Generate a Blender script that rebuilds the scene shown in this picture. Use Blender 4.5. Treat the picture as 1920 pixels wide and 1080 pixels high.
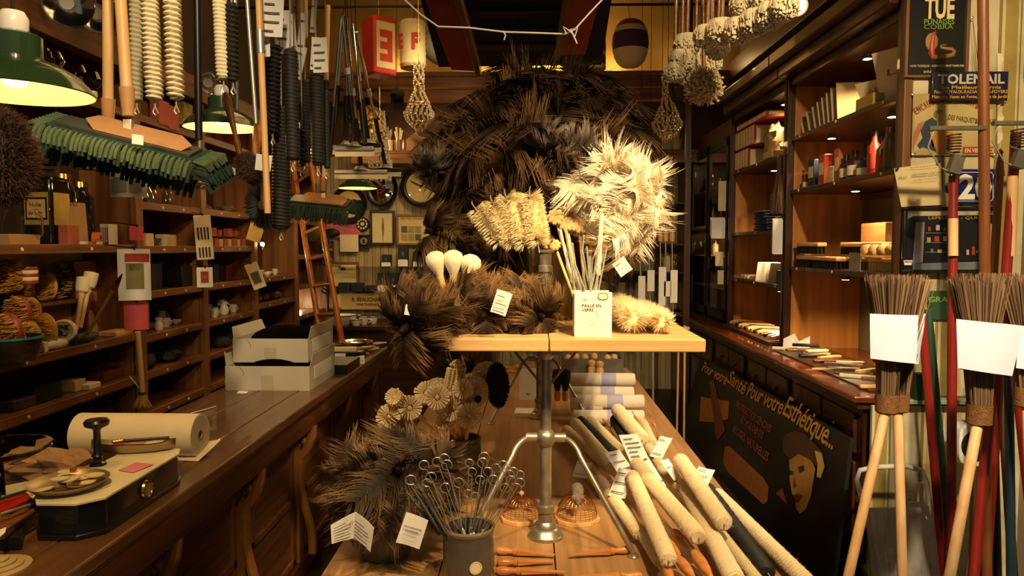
import bpy, math, random
from mathutils import Vector, Matrix, noise
R = random.Random(11)
PI = math.pi
V = Vector
for o in list(bpy.data.objects): bpy.data.objects.remove(o)
COL = bpy.context.scene.collection

# ---------------------------------------------------------------- camera
F = 1350.0
CAM = V((0, 0, 1.6))
CR = Matrix.Rotation(math.atan(35/F), 3, 'Z') @ Matrix.Rotation(PI/2 - math.atan(80/F), 3, 'X')
cd = bpy.data.cameras.new('camera'); cd.sensor_width = 36; cd.lens = F/1920*36; cd.clip_start = .05
cam = bpy.data.objects.new('camera', cd); COL.objects.link(cam)
cam.matrix_world = Matrix.Translation(CAM) @ CR.to_4x4()
sc = bpy.context.scene; sc.camera = cam
cd.dof.use_dof = False

# ---------------------------------------------------------------- colour management, world, lights
sc.view_settings.view_transform = 'Standard'; sc.view_settings.look = 'None'
sc.view_settings.exposure = 0.5; sc.view_settings.gamma = 1; sc.view_settings.use_curve_mapping = False
w = bpy.data.worlds.new('world'); sc.world = w; w.use_nodes = True
w.node_tree.nodes['Background'].inputs[0].default_value = (.95, .86, .72, 1)
w.node_tree.nodes['Background'].inputs[1].default_value = .1
WARM = (1, .67, .30); AMB = (1, .58, .21)
def lamp(kind, loc, power, color=WARM, size=.05, aim=None, cone=60, blend=.5, name='room_light', parent=None, sy=None):
    l = bpy.data.lights.new(name, kind); l.energy = power; l.color = color
    if kind == 'SPOT': l.spot_size = math.radians(cone); l.spot_blend = blend; l.shadow_soft_size = size
    elif kind == 'POINT': l.shadow_soft_size = size
    elif kind == 'AREA':
        l.size = size
        if sy: l.shape = 'RECTANGLE'; l.size_y = sy
    o = bpy.data.objects.new(name, l); COL.objects.link(o); o.location = loc
    if aim is not None: o.rotation_euler = (V(aim) - V(loc)).to_track_quat('-Z', 'Y').to_euler()
    return o
# ceiling spots over the aisle that light the middle table from the front right, plus added fill lights
lamp('SPOT', (1.25, .75, 3.3), 400, (1, .70, .34), .05, (.25, 2.75, 1.35), 30, .7)
lamp('SPOT', (.75, .55, 3.3), 360, (1, .70, .35), .05, (.1, 2.5, .6), 38, .7)
lamp('SPOT', (1.5, 1.8, 3.4), 75, (1, .80, .52), .05, (.65, 2.5, .6), 34, .8)
lamp('SPOT', (1.5, 2.2, 3.4), 130, (1, .78, .5), .05, (.5, 4.0, .7), 26, .8)  # added fill to brighten the towel rolls, no fixture there
lamp('SPOT', (-.8, .9, 3.2), 130, (1, .76, .46), .05, (-.38, 2.8, .8), 32, .8)
lamp('SPOT', (-.5, .3, 3.3), 150, (1, .66, .3), .06, (-1.2, 1.9, 1.0), 46, .8)
lamp('SPOT', (1.2, .4, 3.3), 330, (1, .77, .47), .06, (1.9, 3.1, 1.6), 62, .8)
lamp('SPOT', (1.0, .5, 3.3), 260, (1, .84, .62), .06, (1.75, 3.1, .45), 36, .8)  # added fill to lift the dark folding chair, no fixture there
lamp('SPOT', (-.4, .8, 3.3), 190, (1, .76, .44), .06, (-1.4, 2.7, 2.2), 42, .8)
lamp('AREA', (-1.3, 4.6, 4.1), 30, AMB, 1.6, (-2.2, 5.0, 1.2), sy=3)
lamp('SPOT', (-.4, 5.2, 3.3), 110, (1, .74, .4), .2, (-1.4, 8.0, 1.6), 75, .9)
lamp('SPOT', (.9, .9, 3.3), 150, (1, .72, .38), .08, (.1, 2.9, 2.15), 52, .8)
lamp('AREA', (.3, .2, 3.9), 6, (1, .78, .5), 2.2, (.2, 3, 1.0), sy=1)

# ---------------------------------------------------------------- pixel helpers: a photo pixel on a chosen plane becomes a point of the room
def ray(px, py): return CR @ V(((px-960)/F, (540-py)/F, -1))
def at(px, py, Y):
    d = ray(px, py); return CAM + d*(Y/d.y)
def atz(px, py, z):
    d = ray(px, py); return CAM + d*((z-1.6)/d.z)
def atx(px, py, x):
    d = ray(px, py); return CAM + d*(x/d.x)

# ---------------------------------------------------------------- materials
def lin(c):
    if isinstance(c, str):
        c = [int(c[i:i+2], 16)/255 for i in (0, 2, 4)]
        c = [x/12.92 if x <= .04045 else ((x+.055)/1.055)**2.4 for x in c]
    return (c[0], c[1], c[2], 1)
MC = {}
def mat(name, col, rough=.55, metal=0, nv=.12, ns=14, st=(1, 1, 1), bump=0, bs=60, trans=0, emit=0, ior=1.45, col2=None, spec=.5, sheen=0, tip=None, bst=None, coat=0):
    if name in MC: return MC[name]
    m = bpy.data.materials.new(name); m.use_nodes = True; MC[name] = m
    N = m.node_tree.nodes; L = m.node_tree.links; b = N['Principled BSDF']
    c = lin(col)
    b.inputs['Roughness'].default_value = rough; b.inputs['Metallic'].default_value = metal
    b.inputs['Specular IOR Level'].default_value = spec; b.inputs['IOR'].default_value = ior
    b.inputs['Transmission Weight'].default_value = trans
    b.inputs['Coat Weight'].default_value = coat
    if sheen: b.inputs['Sheen Weight'].default_value = sheen
    tc = N.new('ShaderNodeTexCoord'); mp = N.new('ShaderNodeMapping'); mp.inputs['Scale'].default_value = st
    L.new(tc.outputs['Object'], mp.inputs[0])
    if nv or col2:
        nz = N.new('ShaderNodeTexNoise'); nz.inputs['Scale'].default_value = ns; nz.inputs['Detail'].default_value = 5
        L.new(mp.outputs[0], nz.inputs['Vector'])
        cr = N.new('ShaderNodeValToRGB'); e = cr.color_ramp.elements
        e[0].position = .32; e[1].position = .68
        if col2: e[0].color = c; e[1].color = lin(col2)
        else:
            e[0].color = tuple(x*(1-nv) for x in c[:3])+(1,); e[1].color = tuple(min(1, x*(1+nv)) for x in c[:3])+(1,)
        L.new(nz.outputs['Fac'], cr.inputs[0]); out = cr.outputs[0]
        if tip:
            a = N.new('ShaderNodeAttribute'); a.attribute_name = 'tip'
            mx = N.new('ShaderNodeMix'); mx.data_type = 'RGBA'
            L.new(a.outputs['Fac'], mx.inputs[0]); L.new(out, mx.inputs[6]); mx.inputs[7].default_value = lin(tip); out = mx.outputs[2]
        L.new(out, b.inputs['Base Color'])
    else: b.inputs['Base Color'].default_value = c
    if emit:
        b.inputs['Emission Color'].default_value = c; b.inputs['Emission Strength'].default_value = emit
    if bump:
        n2 = N.new('ShaderNodeTexNoise'); n2.inputs['Scale'].default_value = bs; n2.inputs['Detail'].default_value = 3
        if bst:
            m2 = N.new('ShaderNodeMapping'); m2.inputs['Scale'].default_value = bst; L.new(tc.outputs['Object'], m2.inputs[0]); L.new(m2.outputs[0], n2.inputs['Vector'])
        else: L.new(mp.outputs[0], n2.inputs['Vector'])
        bp = N.new('ShaderNodeBump'); bp.inputs['Strength'].default_value = bump; bp.inputs['Distance'].default_value = .01
        L.new(n2.outputs['Fac'], bp.inputs['Height']); L.new(bp.outputs[0], b.inputs['Normal'])
    return m
def wood(name, c1, c2, ax='y', rough=.45, sc_=1.0, coat=0):
    """planked grain running along ax"""
    s = {'x': (.8, 13, 13), 'y': (13, .8, 13), 'z': (13, 13, .8)}[ax]
    s = tuple(k*sc_ for k in s)
    return mat(name, c1, rough, 0, 0, 2.2, s, bump=.12, bs=6, col2=c2, coat=coat)
def stripes(name, ca, cb, cc, scale, rough=.7, ax=0, stain=.25):
    """striped wallpaper / beadboard: repeated vertical bands across x"""
    m = bpy.data.materials.new(name); m.use_nodes = True
    N = m.node_tree.nodes; L = m.node_tree.links; b = N['Principled BSDF']; b.inputs['Roughness'].default_value = rough
    tc = N.new('ShaderNodeTexCoord'); sx = N.new('ShaderNodeSeparateXYZ'); L.new(tc.outputs['Object'], sx.inputs[0])
    mu = N.new('ShaderNodeMath'); mu.operation = 'MULTIPLY'; mu.inputs[1].default_value = scale; L.new(sx.outputs[ax], mu.inputs[0])
    fr = N.new('ShaderNodeMath'); fr.operation = 'FRACT'; L.new(mu.outputs[0], fr.inputs[0])
    cr = N.new('ShaderNodeValToRGB'); cr.color_ramp.interpolation = 'CONSTANT'
    e = cr.color_ramp.elements; e[0].position = 0; e[0].color = lin(ca); e[1].position = .5; e[1].color = lin(cb)
    for p, c in ((.56, ca), (.62, cc), (.8, cc), (.86, ca), (.9, cb), (.93, ca)):
        k = e.new(p); k.color = lin(c)
    L.new(fr.outputs[0], cr.inputs[0])
    nz = N.new('ShaderNodeTexNoise'); nz.inputs['Scale'].default_value = 5; nz.inputs['Detail'].default_value = 6; L.new(tc.outputs['Object'], nz.inputs['Vector'])
    c2 = N.new('ShaderNodeValToRGB'); c2.color_ramp.elements[0].position = .35; c2.color_ramp.elements[1].position = .6
    k = 1-stain; c2.color_ramp.elements[0].color = (k, k*.95, k*.85, 1); c2.color_ramp.elements[1].color = (1, 1, 1, 1)
    L.new(nz.outputs[0], c2.inputs[0])
    mx = N.new('ShaderNodeMix'); mx.data_type = 'RGBA'; mx.blend_type = 'MULTIPLY'; mx.inputs[0].default_value = 1
    L.new(cr.outputs[0], mx.inputs[6]); L.new(c2.outputs[0], mx.inputs[7]); L.new(mx.outputs[2], b.inputs['Base Color'])
    return m

DW = wood('dark_wood', '2a1409', '4a2610', 'y', .35, coat=.2)
DWZ = wood('dark_wood_upright', '2a1409', '43220e', 'z', .35, coat=.2)
DWX = wood('dark_wood_cross', '2a1409', '43220e', 'x', .35)
MW = wood('brown_wood', '57341a', '825028', 'y', .4, coat=.15)
MWZ = wood('brown_wood_upright', '5c391c', '86562c', 'z', .45)
MWX = wood('brown_wood_cross', '653d1f', '8f5c30', 'x', .45)
CW = wood('counter_wood', '4a2e18', '6b4726', 'y', .3, coat=.35)
TW = wood('table_plank', '86623c', 'a98050', 'y', .6)
BW = wood('board_pine', 'a8824f', 'c6a068', 'x', .6)
PW = wood('pale_wood', 'c9975c', 'dcb47c', 'z', .45)
PWX = wood('pale_wood_cross', 'c48a50', 'dba970', 'x', .4, coat=.2)
OW = wood('orange_wood', 'b06a33', 'cf8a4c', 'x', .3, coat=.4)
RW = wood('red_wood', '6e1710', '8d2418', 'z', .35, coat=.3)
STEEL = mat('steel', 'b5b2a8', .35, .7, .1, 20)
PEWTER = mat('worn_nickel', 'a39a86', .33, .8, .25, 22, bump=.05)
BRASS = mat('brass', 'b08c4a', .25, 1, .15, 20)
CHROME = mat('chrome', 'd0d0cc', .12, 1, .05)
BLK = mat('black_metal', '101010', .4, 0, .2)
BLKM = mat('black_matte', '0c0b0a', .8, 0, .2)
PAPER = mat('white_paper', 'dfdcd6', .8, 0, .03)
PAPER2 = mat('cream_paper', 'd8c8a0', .8, 0, .08, 8)
PRINT = mat('printed_grey', '55524c', .8, 0, .1)
GLASS = mat('clear_glass', 'f4f7f4', .02, 0, 0, trans=1, ior=1.15)
BULB = mat('lit_bulb', 'ffd28a', .5, 0, 0, emit=14)
ENAM = mat('white_enamel', 'e8e2d2', .15, 0, .03, coat=.5)
GREEN = mat('green_enamel', '2c4226', .18, 0, .06, coat=.6)
PLAST = mat('white_card', 'd9d4c6', .6, 0, .03)

# ---------------------------------------------------------------- mesh builder
class MB:
    def __init__(s): s.v = []; s.f = []; s.a = []; s.M = None
    def add(s, vs, fs, a=None):
        b = len(s.v)
        if s.M is not None: vs = [s.M @ V(p) for p in vs]
        s.v += [tuple(p) for p in vs]; s.f += [tuple(b+i for i in f) for f in fs]
        s.a += a if a else [0.0]*len(vs)
        return s
    def box(s, c, d, rot=None, tp=1, tpy=None):
        c = V(c); x, y, z = d[0]/2, d[1]/2, d[2]/2; ty = tp if tpy is None else tpy
        vs = [V((i*x*(tp if k > 0 else 1), j*y*(ty if k > 0 else 1), k*z)) for k in (-1, 1) for j in (-1, 1) for i in (-1, 1)]
        if rot is not None: vs = [rot @ p for p in vs]
        return s.add([p+c for p in vs], [(0, 2, 3, 1), (4, 5, 7, 6), (0, 1, 5, 4), (2, 6, 7, 3), (0, 4, 6, 2), (1, 3, 7, 5)])
    def bx(s, x0, x1, y0, y1, z0, z1): return s.box(((x0+x1)/2, (y0+y1)/2, (z0+z1)/2), (abs(x1-x0), abs(y1-y0), abs(z1-z0)))
    def lathe(s, prof, o=(0, 0, 0), ax=(0, 0, 1), n=20, a=None):
        ax = V(ax).normalized(); q = ax.to_track_quat('Z', 'Y'); o = V(o); vs = []; fs = []; at_ = []
        for j, (r, h) in enumerate(prof):
            for i in range(n):
                t = 2*PI*i/n; vs.append(o + q @ V((max(r, 1e-5)*math.cos(t), max(r, 1e-5)*math.sin(t), h))); at_.append(a[j] if a else 0.)
        for j in range(len(prof)-1):
            for i in range(n):
                k = (i+1) % n; fs.append((j*n+i, j*n+k, (j+1)*n+k, (j+1)*n+i))
        return s.add(vs, fs, at_)
    def cyl(s, a, b, r, r2=None, n=12):
        a = V(a); b = V(b); L = (b-a).length; r2 = r if r2 is None else r2
        return s.lathe([(0, 0), (r, 0), (r2, L), (0, L)], a, b-a, n)
    def tube(s, pts, r, n=6):
        pts = [V(p) for p in pts]; m = len(pts); rs = r if isinstance(r, (list, tuple)) else [r]*m
        vs = []; fs = []; ref = None
        for j, p in enumerate(pts):
            t = (pts[min(j+1, m-1)]-pts[max(j-1, 0)]).normalized()
            if ref is None: ref = t.orthogonal().normalized()
            ref = (ref - t*ref.dot(t)).normalized(); bb = t.cross(ref)
            for i in range(n):
                k = 2*PI*i/n; vs.append(p + (ref*math.cos(k)+bb*math.sin(k))*rs[j])
        for j in range(m-1):
            for i in range(n):
                k = (i+1) % n; fs.append((j*n+i, j*n+k, (j+1)*n+k, (j+1)*n+i))
        fs.append(tuple(range(n-1, -1, -1))); fs.append(tuple(range((m-1)*n, m*n)))
        return s.add(vs, fs)
    def ell(s, c, r, n=14, m=9, rot=None, ns=0, sc=8):
        if not isinstance(r, (list, tuple)): r = (r, r, r)
        c = V(c); vs = []; fs = []
        for j in range(m+1):
            ph = PI*j/m
            for i in range(n):
                t = 2*PI*i/n; u = V((math.sin(ph)*math.cos(t), math.sin(ph)*math.sin(t), math.cos(ph)))
                p = V((u.x*r[0], u.y*r[1], u.z*r[2]))
                if ns: p *= 1+ns*noise.noise(u*sc*.3+c*9)
                if rot is not None: p = rot @ p
                vs.append(c+p)
        for j in range(m):
            for i in range(n):
                k = (i+1) % n; fs.append((j*n+i, (j+1)*n+i, (j+1)*n+k, j*n+k))
        return s.add(vs, fs)
    def prism(s, poly, z0, z1):
        n = len(poly); vs = [(p[0], p[1], z0) for p in poly]+[(p[0], p[1], z1) for p in poly]
        return s.add(vs, [tuple(range(n-1, -1, -1)), tuple(range(n, 2*n))]+[(i, (i+1) % n, n+(i+1) % n, n+i) for i in range(n)])
    def sheet(s, a, b, c, d, th=.0008, nu=1, nv=1, fn=None):
        """thin sheet a-b-c-d (corners in order) with real thickness; fn(u,v) bends it along its normal"""
        a, b, c, d = V(a), V(b), V(c), V(d); nrm = (b-a).cross(d-a).normalized(); vs = []; fs = []
        for side in (0, 1):
            for j in range(nv+1):
                for i in range(nu+1):
                    u = i/nu; v = j/nv; p = (a*(1-u)+b*u)*(1-v)+(d*(1-u)+c*u)*v
                    h = (fn(u, v) if fn else 0) + (th if side else 0); vs.append(p+nrm*h)
        W = nu+1; K = W*(nv+1)
        for j in range(nv):
            for i in range(nu):
                q = j*W+i; fs.append((q, q+W, q+W+1, q+1)); fs.append((K+q, K+q+1, K+q+W+1, K+q+W))
        for i in range(nu):
            fs.append((i, i+1, K+i+1, K+i)); q = nv*W+i; fs.append((q+1, q, K+q, K+q+1))
        for j in range(nv):
            q = j*W; fs.append((q+W, q, K+q, K+q+W)); q = j*W+nu; fs.append((q, q+W, K+q+W, K+q))
        return s.add(vs, fs)
    def rib(s, pts, ws, side, a=None):
        """tapering ribbon through pts"""
        vs = []; at_ = []
        for j, (p, w_) in enumerate(zip(pts, ws)):
            vs += [p-side*w_, p+side*w_]; k = a[j] if a else j/(len(pts)-1); at_ += [k, k]
        return s.add(vs, [(2*j, 2*j+1, 2*j+3, 2*j+2) for j in range(len(pts)-1)], at_)
ROOT = {}
def setp(o, label, cat, group):
    o['label'] = label; o['category'] = cat
    if group: o['group'] = group
def thing(name, label, cat, loc=(0, 0, 0), group=None, M=None):
    o = bpy.data.objects.new(name, None); COL.objects.link(o); o.empty_display_size = .05
    m = M.copy() if M is not None else Matrix.Translation(V(loc)); o.matrix_basis = m
    setp(o, label, cat, group); ROOT[o.name] = m; return o
def mesh(name, mb, mt, smooth=True, inv=None, bev=0):
    me = bpy.data.meshes.new(name); vs = mb.v if inv is None else [tuple(inv @ V(p)) for p in mb.v]
    me.from_pydata(vs, [], mb.f)
    if any(mb.a):
        at_ = me.attributes.new('tip', 'FLOAT', 'POINT'); at_.data.foreach_set('value', mb.a)
    me.materials.append(mt)
    if smooth: me.shade_smooth()
    try:
        if smooth: me.set_sharp_from_angle(angle=math.radians(40))
    except Exception: pass
    return me
def part(name, mb, mt, parent, local=False, smooth=True, bev=0, label=None, stuff=False):
    W = ROOT[parent.name]; me = mesh(name, mb, mt, smooth, None if local else W.inverted())
    o = bpy.data.objects.new(name, me); COL.objects.link(o); o.parent = parent; ROOT[o.name] = W
    if bev: bm = o.modifiers.new('bevel', 'BEVEL'); bm.width = bev; bm.segments = 2; bm.limit_method = 'ANGLE'
    if label: o['label'] = label
    if stuff: o['kind'] = 'stuff'
    return o
def one(name, mb, mt, label, cat, group=None, smooth=True, bev=0, kind=None):
    xs = [p[0] for p in mb.v]; ys = [p[1] for p in mb.v]; zs = [p[2] for p in mb.v]
    c = V(((min(xs)+max(xs))/2, (min(ys)+max(ys))/2, min(zs)))
    me = mesh(name, mb, mt, smooth, Matrix.Translation(-c)); o = bpy.data.objects.new(name, me); COL.objects.link(o); o.location = c
    ROOT[o.name] = Matrix.Translation(c)
    if kind == 'structure': o['kind'] = kind
    else:
        setp(o, label, cat, group)
        if kind: o['kind'] = kind
    if bev: bm = o.modifiers.new('bevel', 'BEVEL'); bm.width = bev; bm.segments = 2; bm.limit_method = 'ANGLE'
    return o
def struct(name, mb, mt, bev=0):
    o = one(name, mb, mt, None, None, None, False, bev, 'structure'); return o
def dup(root, M, label=None, group=None):
    r = root.copy(); COL.objects.link(r); r.matrix_basis = M; ROOT[r.name] = M
    if label: r['label'] = label
    if group: r['group'] = group
    def rec(a, b):
        for ch in list(a.children):
            c = ch.copy(); COL.objects.link(c); c.parent = b; ROOT[c.name] = M; rec(ch, c)
    rec(root, r); return r
def frame(o, z, x=None):
    """matrix with origin o and local Z along z"""
    z = V(z).normalized(); q = z.to_track_quat('Z', 'Y').to_matrix()
    if x is not None:
        x = V(x); x = (x - z*x.dot(z)).normalized(); y = z.cross(x); q = Matrix((x, y, z)).transposed()
    return Matrix.Translation(V(o)) @ q.to_4x4()
def T(x, y, z, rz=0, sc=1): return Matrix.Translation((x, y, z)) @ Matrix.Rotation(rz, 4, 'Z') @ Matrix.Diagonal((sc, sc, sc, 1))
FONTC = {}
def text(mb, s, M, h, w=None, depth=.0015, bold=0, shear=0, align='LEFT', sp=1):
    """lettering added to mb: local x runs along the text, y up, z out of the sign; h cap height, w total width"""
    k = (s, bold, shear, sp)
    if k not in FONTC:
        c = bpy.data.curves.new('t', 'FONT'); c.body = s; c.size = 1; c.offset = bold; c.shear = shear; c.resolution_u = 2; c.space_character = sp
        o = bpy.data.objects.new('t', c); COL.objects.link(o); bpy.context.view_layer.update()
        me = bpy.data.meshes.new_from_object(o); vs = [tuple(v.co) for v in me.vertices]; fs = [tuple(p.vertices) for p in me.polygons]
        bpy.data.objects.remove(o); bpy.data.curves.remove(c); bpy.data.meshes.remove(me); FONTC[k] = (vs, fs)
    vs, fs = FONTC[k]
    if not vs: return
    x0 = min(v[0] for v in vs); x1 = max(v[0] for v in vs); sy = h/.72; sx = (w/(x1-x0)) if w else sy
    W = (x1-x0)*sx; dx = {'LEFT': 0, 'CENTER': -W/2, 'RIGHT': -W}[align]; old = mb.M; mb.M = M
    mb.add([((v[0]-x0)*sx+dx, v[1]*sy, depth) for v in vs], fs); mb.M = old
# ================================================================= the room
FLOOR = wood('floor_boards', '1a0f08', '2e1b0e', 'y', .5)
mb = MB().bx(-3.0, 2.5, -.5, 8.3, -.05, 0); struct('floor', mb, FLOOR)
PLW = mat('plaster_ochre', 'a07a3c', .8, 0, .15, 3)
PLD = mat('plaster_brown', '3a2a16', .85, 0, .2, 3)
PLG = mat('plaster_grey', '8f8066', .85, 0, .12, 4, bump=.05)
mb = MB().bx(-3.0, 2.5, -.5, 8.3, 4.4, 4.5); struct('ceiling', mb, PLD)
mb = MB().bx(-2.72, -2.62, -.5, 8.3, 0, 4.4); struct('wall_left', mb, PLD)
mb = MB().bx(2.26, 2.4, -.5, 3.42, 0, 4.4); struct('wall_right', mb, PLG)
mb = MB().bx(2.262, 2.4, 3.42, 8.3, 0, 4.4); struct('wall_right_rear', mb, mat('plaster_olive', '5d5233', .85, 0, .15, 3))
BEAD = stripes('bead_board', 'a8946a', '3a3220', '9c8a60', 11, .6, 0, .2)
mb = MB().bx(-2.62, 2.262, 8.0, 8.1, 0, 2.58); struct('wall_back', mb, BEAD)
mb = MB().bx(-2.62, 2.262, 8.0, 8.1, 3.42, 4.4); struct('wall_back_upper', mb, PLW)
mb = MB().bx(-2.62, 2.262, 8.0, 8.1, 2.58, 3.42); struct('wall_back_middle', mb, mat('niche_brown', '3b1f0d', .6, 0, .2, 4))
mb = MB().bx(-2.62, 2.26, 7.78, 7.998, 3.28, 3.40).bx(-2.62, 2.26, 7.74, 7.998, 3.40, 3.44).bx(-2.62, 2.26, 7.86, 7.998, 3.16, 3.28); struct('trim_1', mb, MWX, .006)
mb = MB().bx(2.08, 2.26, 3.2, 7.9, 3.32, 3.52); struct('trim_2', mb, DW, .01)
# lit shelf ledge over the panelled wall
mb = MB().bx(-1.9, 2.26, 7.62, 7.998, 2.56, 2.60).bx(-1.9, 2.26, 7.62, 7.66, 2.46, 2.56); struct('trim_3', mb, MWX, .006)
lamp('AREA', (.2, 7.8, 3.46), 16, (1, .66, .22), .12, (.2, 7.95, 4.3), sy=None, name='cove_light')
for x in (-1.5, -.5, .9, 1.7): lamp('POINT', (x, 7.85, 3.5), 4.2, (1, .68, .26), .08, name='cove_light')
for x in (-1.3, -.62, .7, 1.45): lamp('POINT', (x, 7.84, 2.68), 1.5, (1, .62, .22), .03, name='shelf_light')

# ---------------------------------------------------------------- left wall shelving: four bays
YB = [2.3, 4.14, 4.97, 5.9, 6.95, 7.95]
SH = {0: [.84, 1.09, 1.6, 2.36, 2.67], 1: [.6, .84, 1.06, 1.32, 1.59, 1.85, 2.36, 2.67], 2: [.6, .82, 1.06, 1.32, 1.59, 1.85, 2.36, 2.67], 3: [.6, .85, 1.1, 1.32, 1.85, 2.36, 2.67], 4: [.6, .9, 1.2, 1.5, 1.85, 2.36, 2.67]}
LBL = ['brown wooden shelf bay at far left with the wide lit niche of small brushes', 'brown wooden shelf bay with oil bottles and white crockery, right of the hanging pink packet',
       'brown wooden shelf bay with rows of small orange boxes and white crockery', 'brown wooden shelf bay behind the small bright lamp, left of the ladder', 'dark wooden shelf bay partly behind the ladder, last before the back wall']
BACKM = mat('shelf_back', '3a2614', .7, 0, .2, 5)
for b in range(5):
    y0, y1 = YB[b], YB[b+1]
    t = thing('shelf_unit', LBL[b], 'shelving', (-2.45, (y0+y1)/2, 0))
    part('post', MB().bx(-2.61, -2.28, y1-.03, y1+.012, 0, 2.72), MWZ, t, bev=.003)
    part('face_post', MB().bx(-2.3, -2.265, y1-.045, y1+.03, 0, 2.66), MWZ, t, bev=.004)
    part('back_panel', MB().bx(-2.612, -2.6, y0+.012, y1-.03, 0, 2.7), BACKM, t)
    for z in SH[b]:
        g = part('shelf', MB().bx(-2.6, -2.29, y0+.012, y1-.03, z-.022, z), MW, t, bev=.002)
        e = MB().bx(-2.3, -2.275, y0+.03, y1-.045, z-.04, z+.006)
        if z == 2.67: e = MB().bx(-2.3, -2.23, y0+.03, y1+.03, z-.1, z+.05)
        part('shelf_edge', e, MW, g, bev=.003)
        for k in range(3 if b == 0 else 2):
            yy = y0+.2+(y1-y0-.3)*(k+.3)/(3 if b == 0 else 2)
            if z < 2.3: part('price_stud', MB().lathe([(0, .003), (.008, .003), (.009, 0)], (-2.275, yy, z-.018), (1, 0, 0), 10), PAPER2, g)
# pale plaster seen inside the lit niche
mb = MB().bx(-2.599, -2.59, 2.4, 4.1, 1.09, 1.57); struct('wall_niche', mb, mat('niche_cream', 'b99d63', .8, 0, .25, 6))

# ---------------------------------------------------------------- left counter
t = thing('shop_counter', 'long brown wooden shop counter with carved scroll brackets on the left', 'counter', (-1.25, 3, 0))
part('counter_top', MB().bx(-1.52, -1.31, .6, 4.92, .862, .9).bx(-1.308, -1.12, .6, 4.92, .862, .9).bx(-1.118, -.985, .6, 4.92, .862, .9), CW, t, bev=.006)
part('edge_moulding', MB().bx(-1.5, -1.0, .62, 4.9, .842, .862).bx(-1.49, -1.02, .64, 4.88, .74, .842), MW, t, bev=.008)
body = part('body', MB().bx(-1.46, -1.12, .7, 4.84, .0, .74), MWZ, t)
part('plinth', MB().bx(-1.46, -1.08, .7, 4.86, 0, .1), DW, t, bev=.004)
for k in range(6):
    ya = 1.35+.66*k
    part('panel', MB().bx(-1.12, -1.108, ya+.1, ya+.56, .14, .68), MW, t, bev=.004)
    fr = MB().bx(-1.12, -1.095, ya+.07, ya+.1, .11, .71).bx(-1.12, -1.095, ya+.56, ya+.59, .11, .71).bx(-1.12, -1.095, ya+.07, ya+.59, .68, .71).bx(-1.12, -1.095, ya+.07, ya+.59, .11, .14).bx(-1.12, -1.095, ya+.07, ya+.59, .4, .43)
    part('panel_frame', fr, MWZ, t, bev=.003)
for k in range(6):
    yb = 1.35+.66*k; b = MB(); pts = []
    for i in range(25):
        s = i/24; pts.append(V((-1.04 - .05*math.sin(s*PI*1.5)*(1-s*.3) + (.02 if s < .2 else 0)-.035*s, yb, .735-.6*s)))
    pts[0:0] = [V((-1.085, yb, .655)), V((-1.10, yb, .68)), V((-1.09, yb, .71)), V((-1.06, yb, .73))]
    b.tube(pts, [.016]*4+[.024]*10+[.02]*15, 8); b.ell((-1.07, yb, .68), (.022, .026, .022))
    b.bx(-1.12, -1.09, yb-.03, yb+.03, .1, .74)
    part('scroll_bracket', b, mat('ochre_wood', '8a5a26', .45, 0, .2, 10), t)

# ---------------------------------------------------------------- right counter and wall cabinets
t = thing('shop_counter', 'dark polished wooden counter along the right wall under the lit shelves', 'counter', (1.9, 5, 0))
part('counter_top', MB().bx(1.5, 2.25, 3.35, 7.9, .865, .9), wood('mahogany', '4a210d', '6e3415', 'y', .22, coat=.5), t, bev=.008)
part('edge_moulding', MB().bx(1.53, 2.25, 3.37, 7.9, .83, .865), DW, t, bev=.006)
part('body', MB().bx(1.57, 2.25, 3.4, 7.9, 0, .83), DWZ, t)
for k in range(5):
    y = 3.45+.9*k; part('panel', MB().bx(1.553, 1.57, y, y+.8, .12, .56), DW, t, bev=.006)
    for j in range(2):
        d = part('drawer', MB().bx(1.55, 1.57, y+.41*j, y+.41*j+.38, .6, .79), DW, t, bev=.006)
        part('knob', MB().lathe([(0, .02), (.012, .018), (.012, .01), (.006, 0)], (1.55, y+.41*j+.19, .7), (-1, 0, 0), 10), BRASS, d)
WALLP = stripes('striped_wallpaper', 'c9bb92', '8a7434', 'a08a44', 4.2, .8, 0, .3)
ENDG = mat('cabinet_back_olive', '6b5f3c', .8, 0, .12, 3)
def right_unit(y0, y1, zs, label, panelm):
    t = thing('wall_cabinet', label, 'cabinet', (2.0, (y0+y1)/2, .9))
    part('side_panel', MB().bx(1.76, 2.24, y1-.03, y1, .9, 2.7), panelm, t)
    part('stile', MB().bx(1.72, 1.77, y0-.04, y0+.03, .9, 2.75), DWZ, t, bev=.006)
    part('stile', MB().bx(1.72, 1.77, y1-.045, y1-.005, .9, 2.75), DWZ, t, bev=.006)
    part('back_panel', MB().bx(2.235, 2.25, y0+.002, y1-.03, .9, 2.7), ENDG, t)
    part('cornice', MB().bx(1.74, 2.24, y0-.0, y1-.002, 2.66, 2.72).bx(1.66, 2.24, y0-.0, y1-.002, 2.72, 2.80).bx(1.60, 2.24, y0-.0, y1-.002, 2.80, 2.88), DW, t, bev=.01)
    for z in zs:
        s = part('shelf', MB().bx(1.745, 2.234, y0+.03, y1-.032, z-.028, z), DW, t, bev=.003)
        for k in range(3): part('price_stud', MB().lathe([(0, .003), (.008, .003), (.009, 0)], (1.744, y0+.2+(y1-y0-.4)*k/2, z-.014), (-1, 0, 0), 10), PAPER2, s)
    return t
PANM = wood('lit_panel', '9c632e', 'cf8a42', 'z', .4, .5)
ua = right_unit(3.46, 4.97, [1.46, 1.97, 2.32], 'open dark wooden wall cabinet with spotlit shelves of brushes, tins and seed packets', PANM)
part('back_rail', MB().bx(2.2, 2.234, 3.5, 4.9, 1.9, 1.935), MW, ua)
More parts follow.
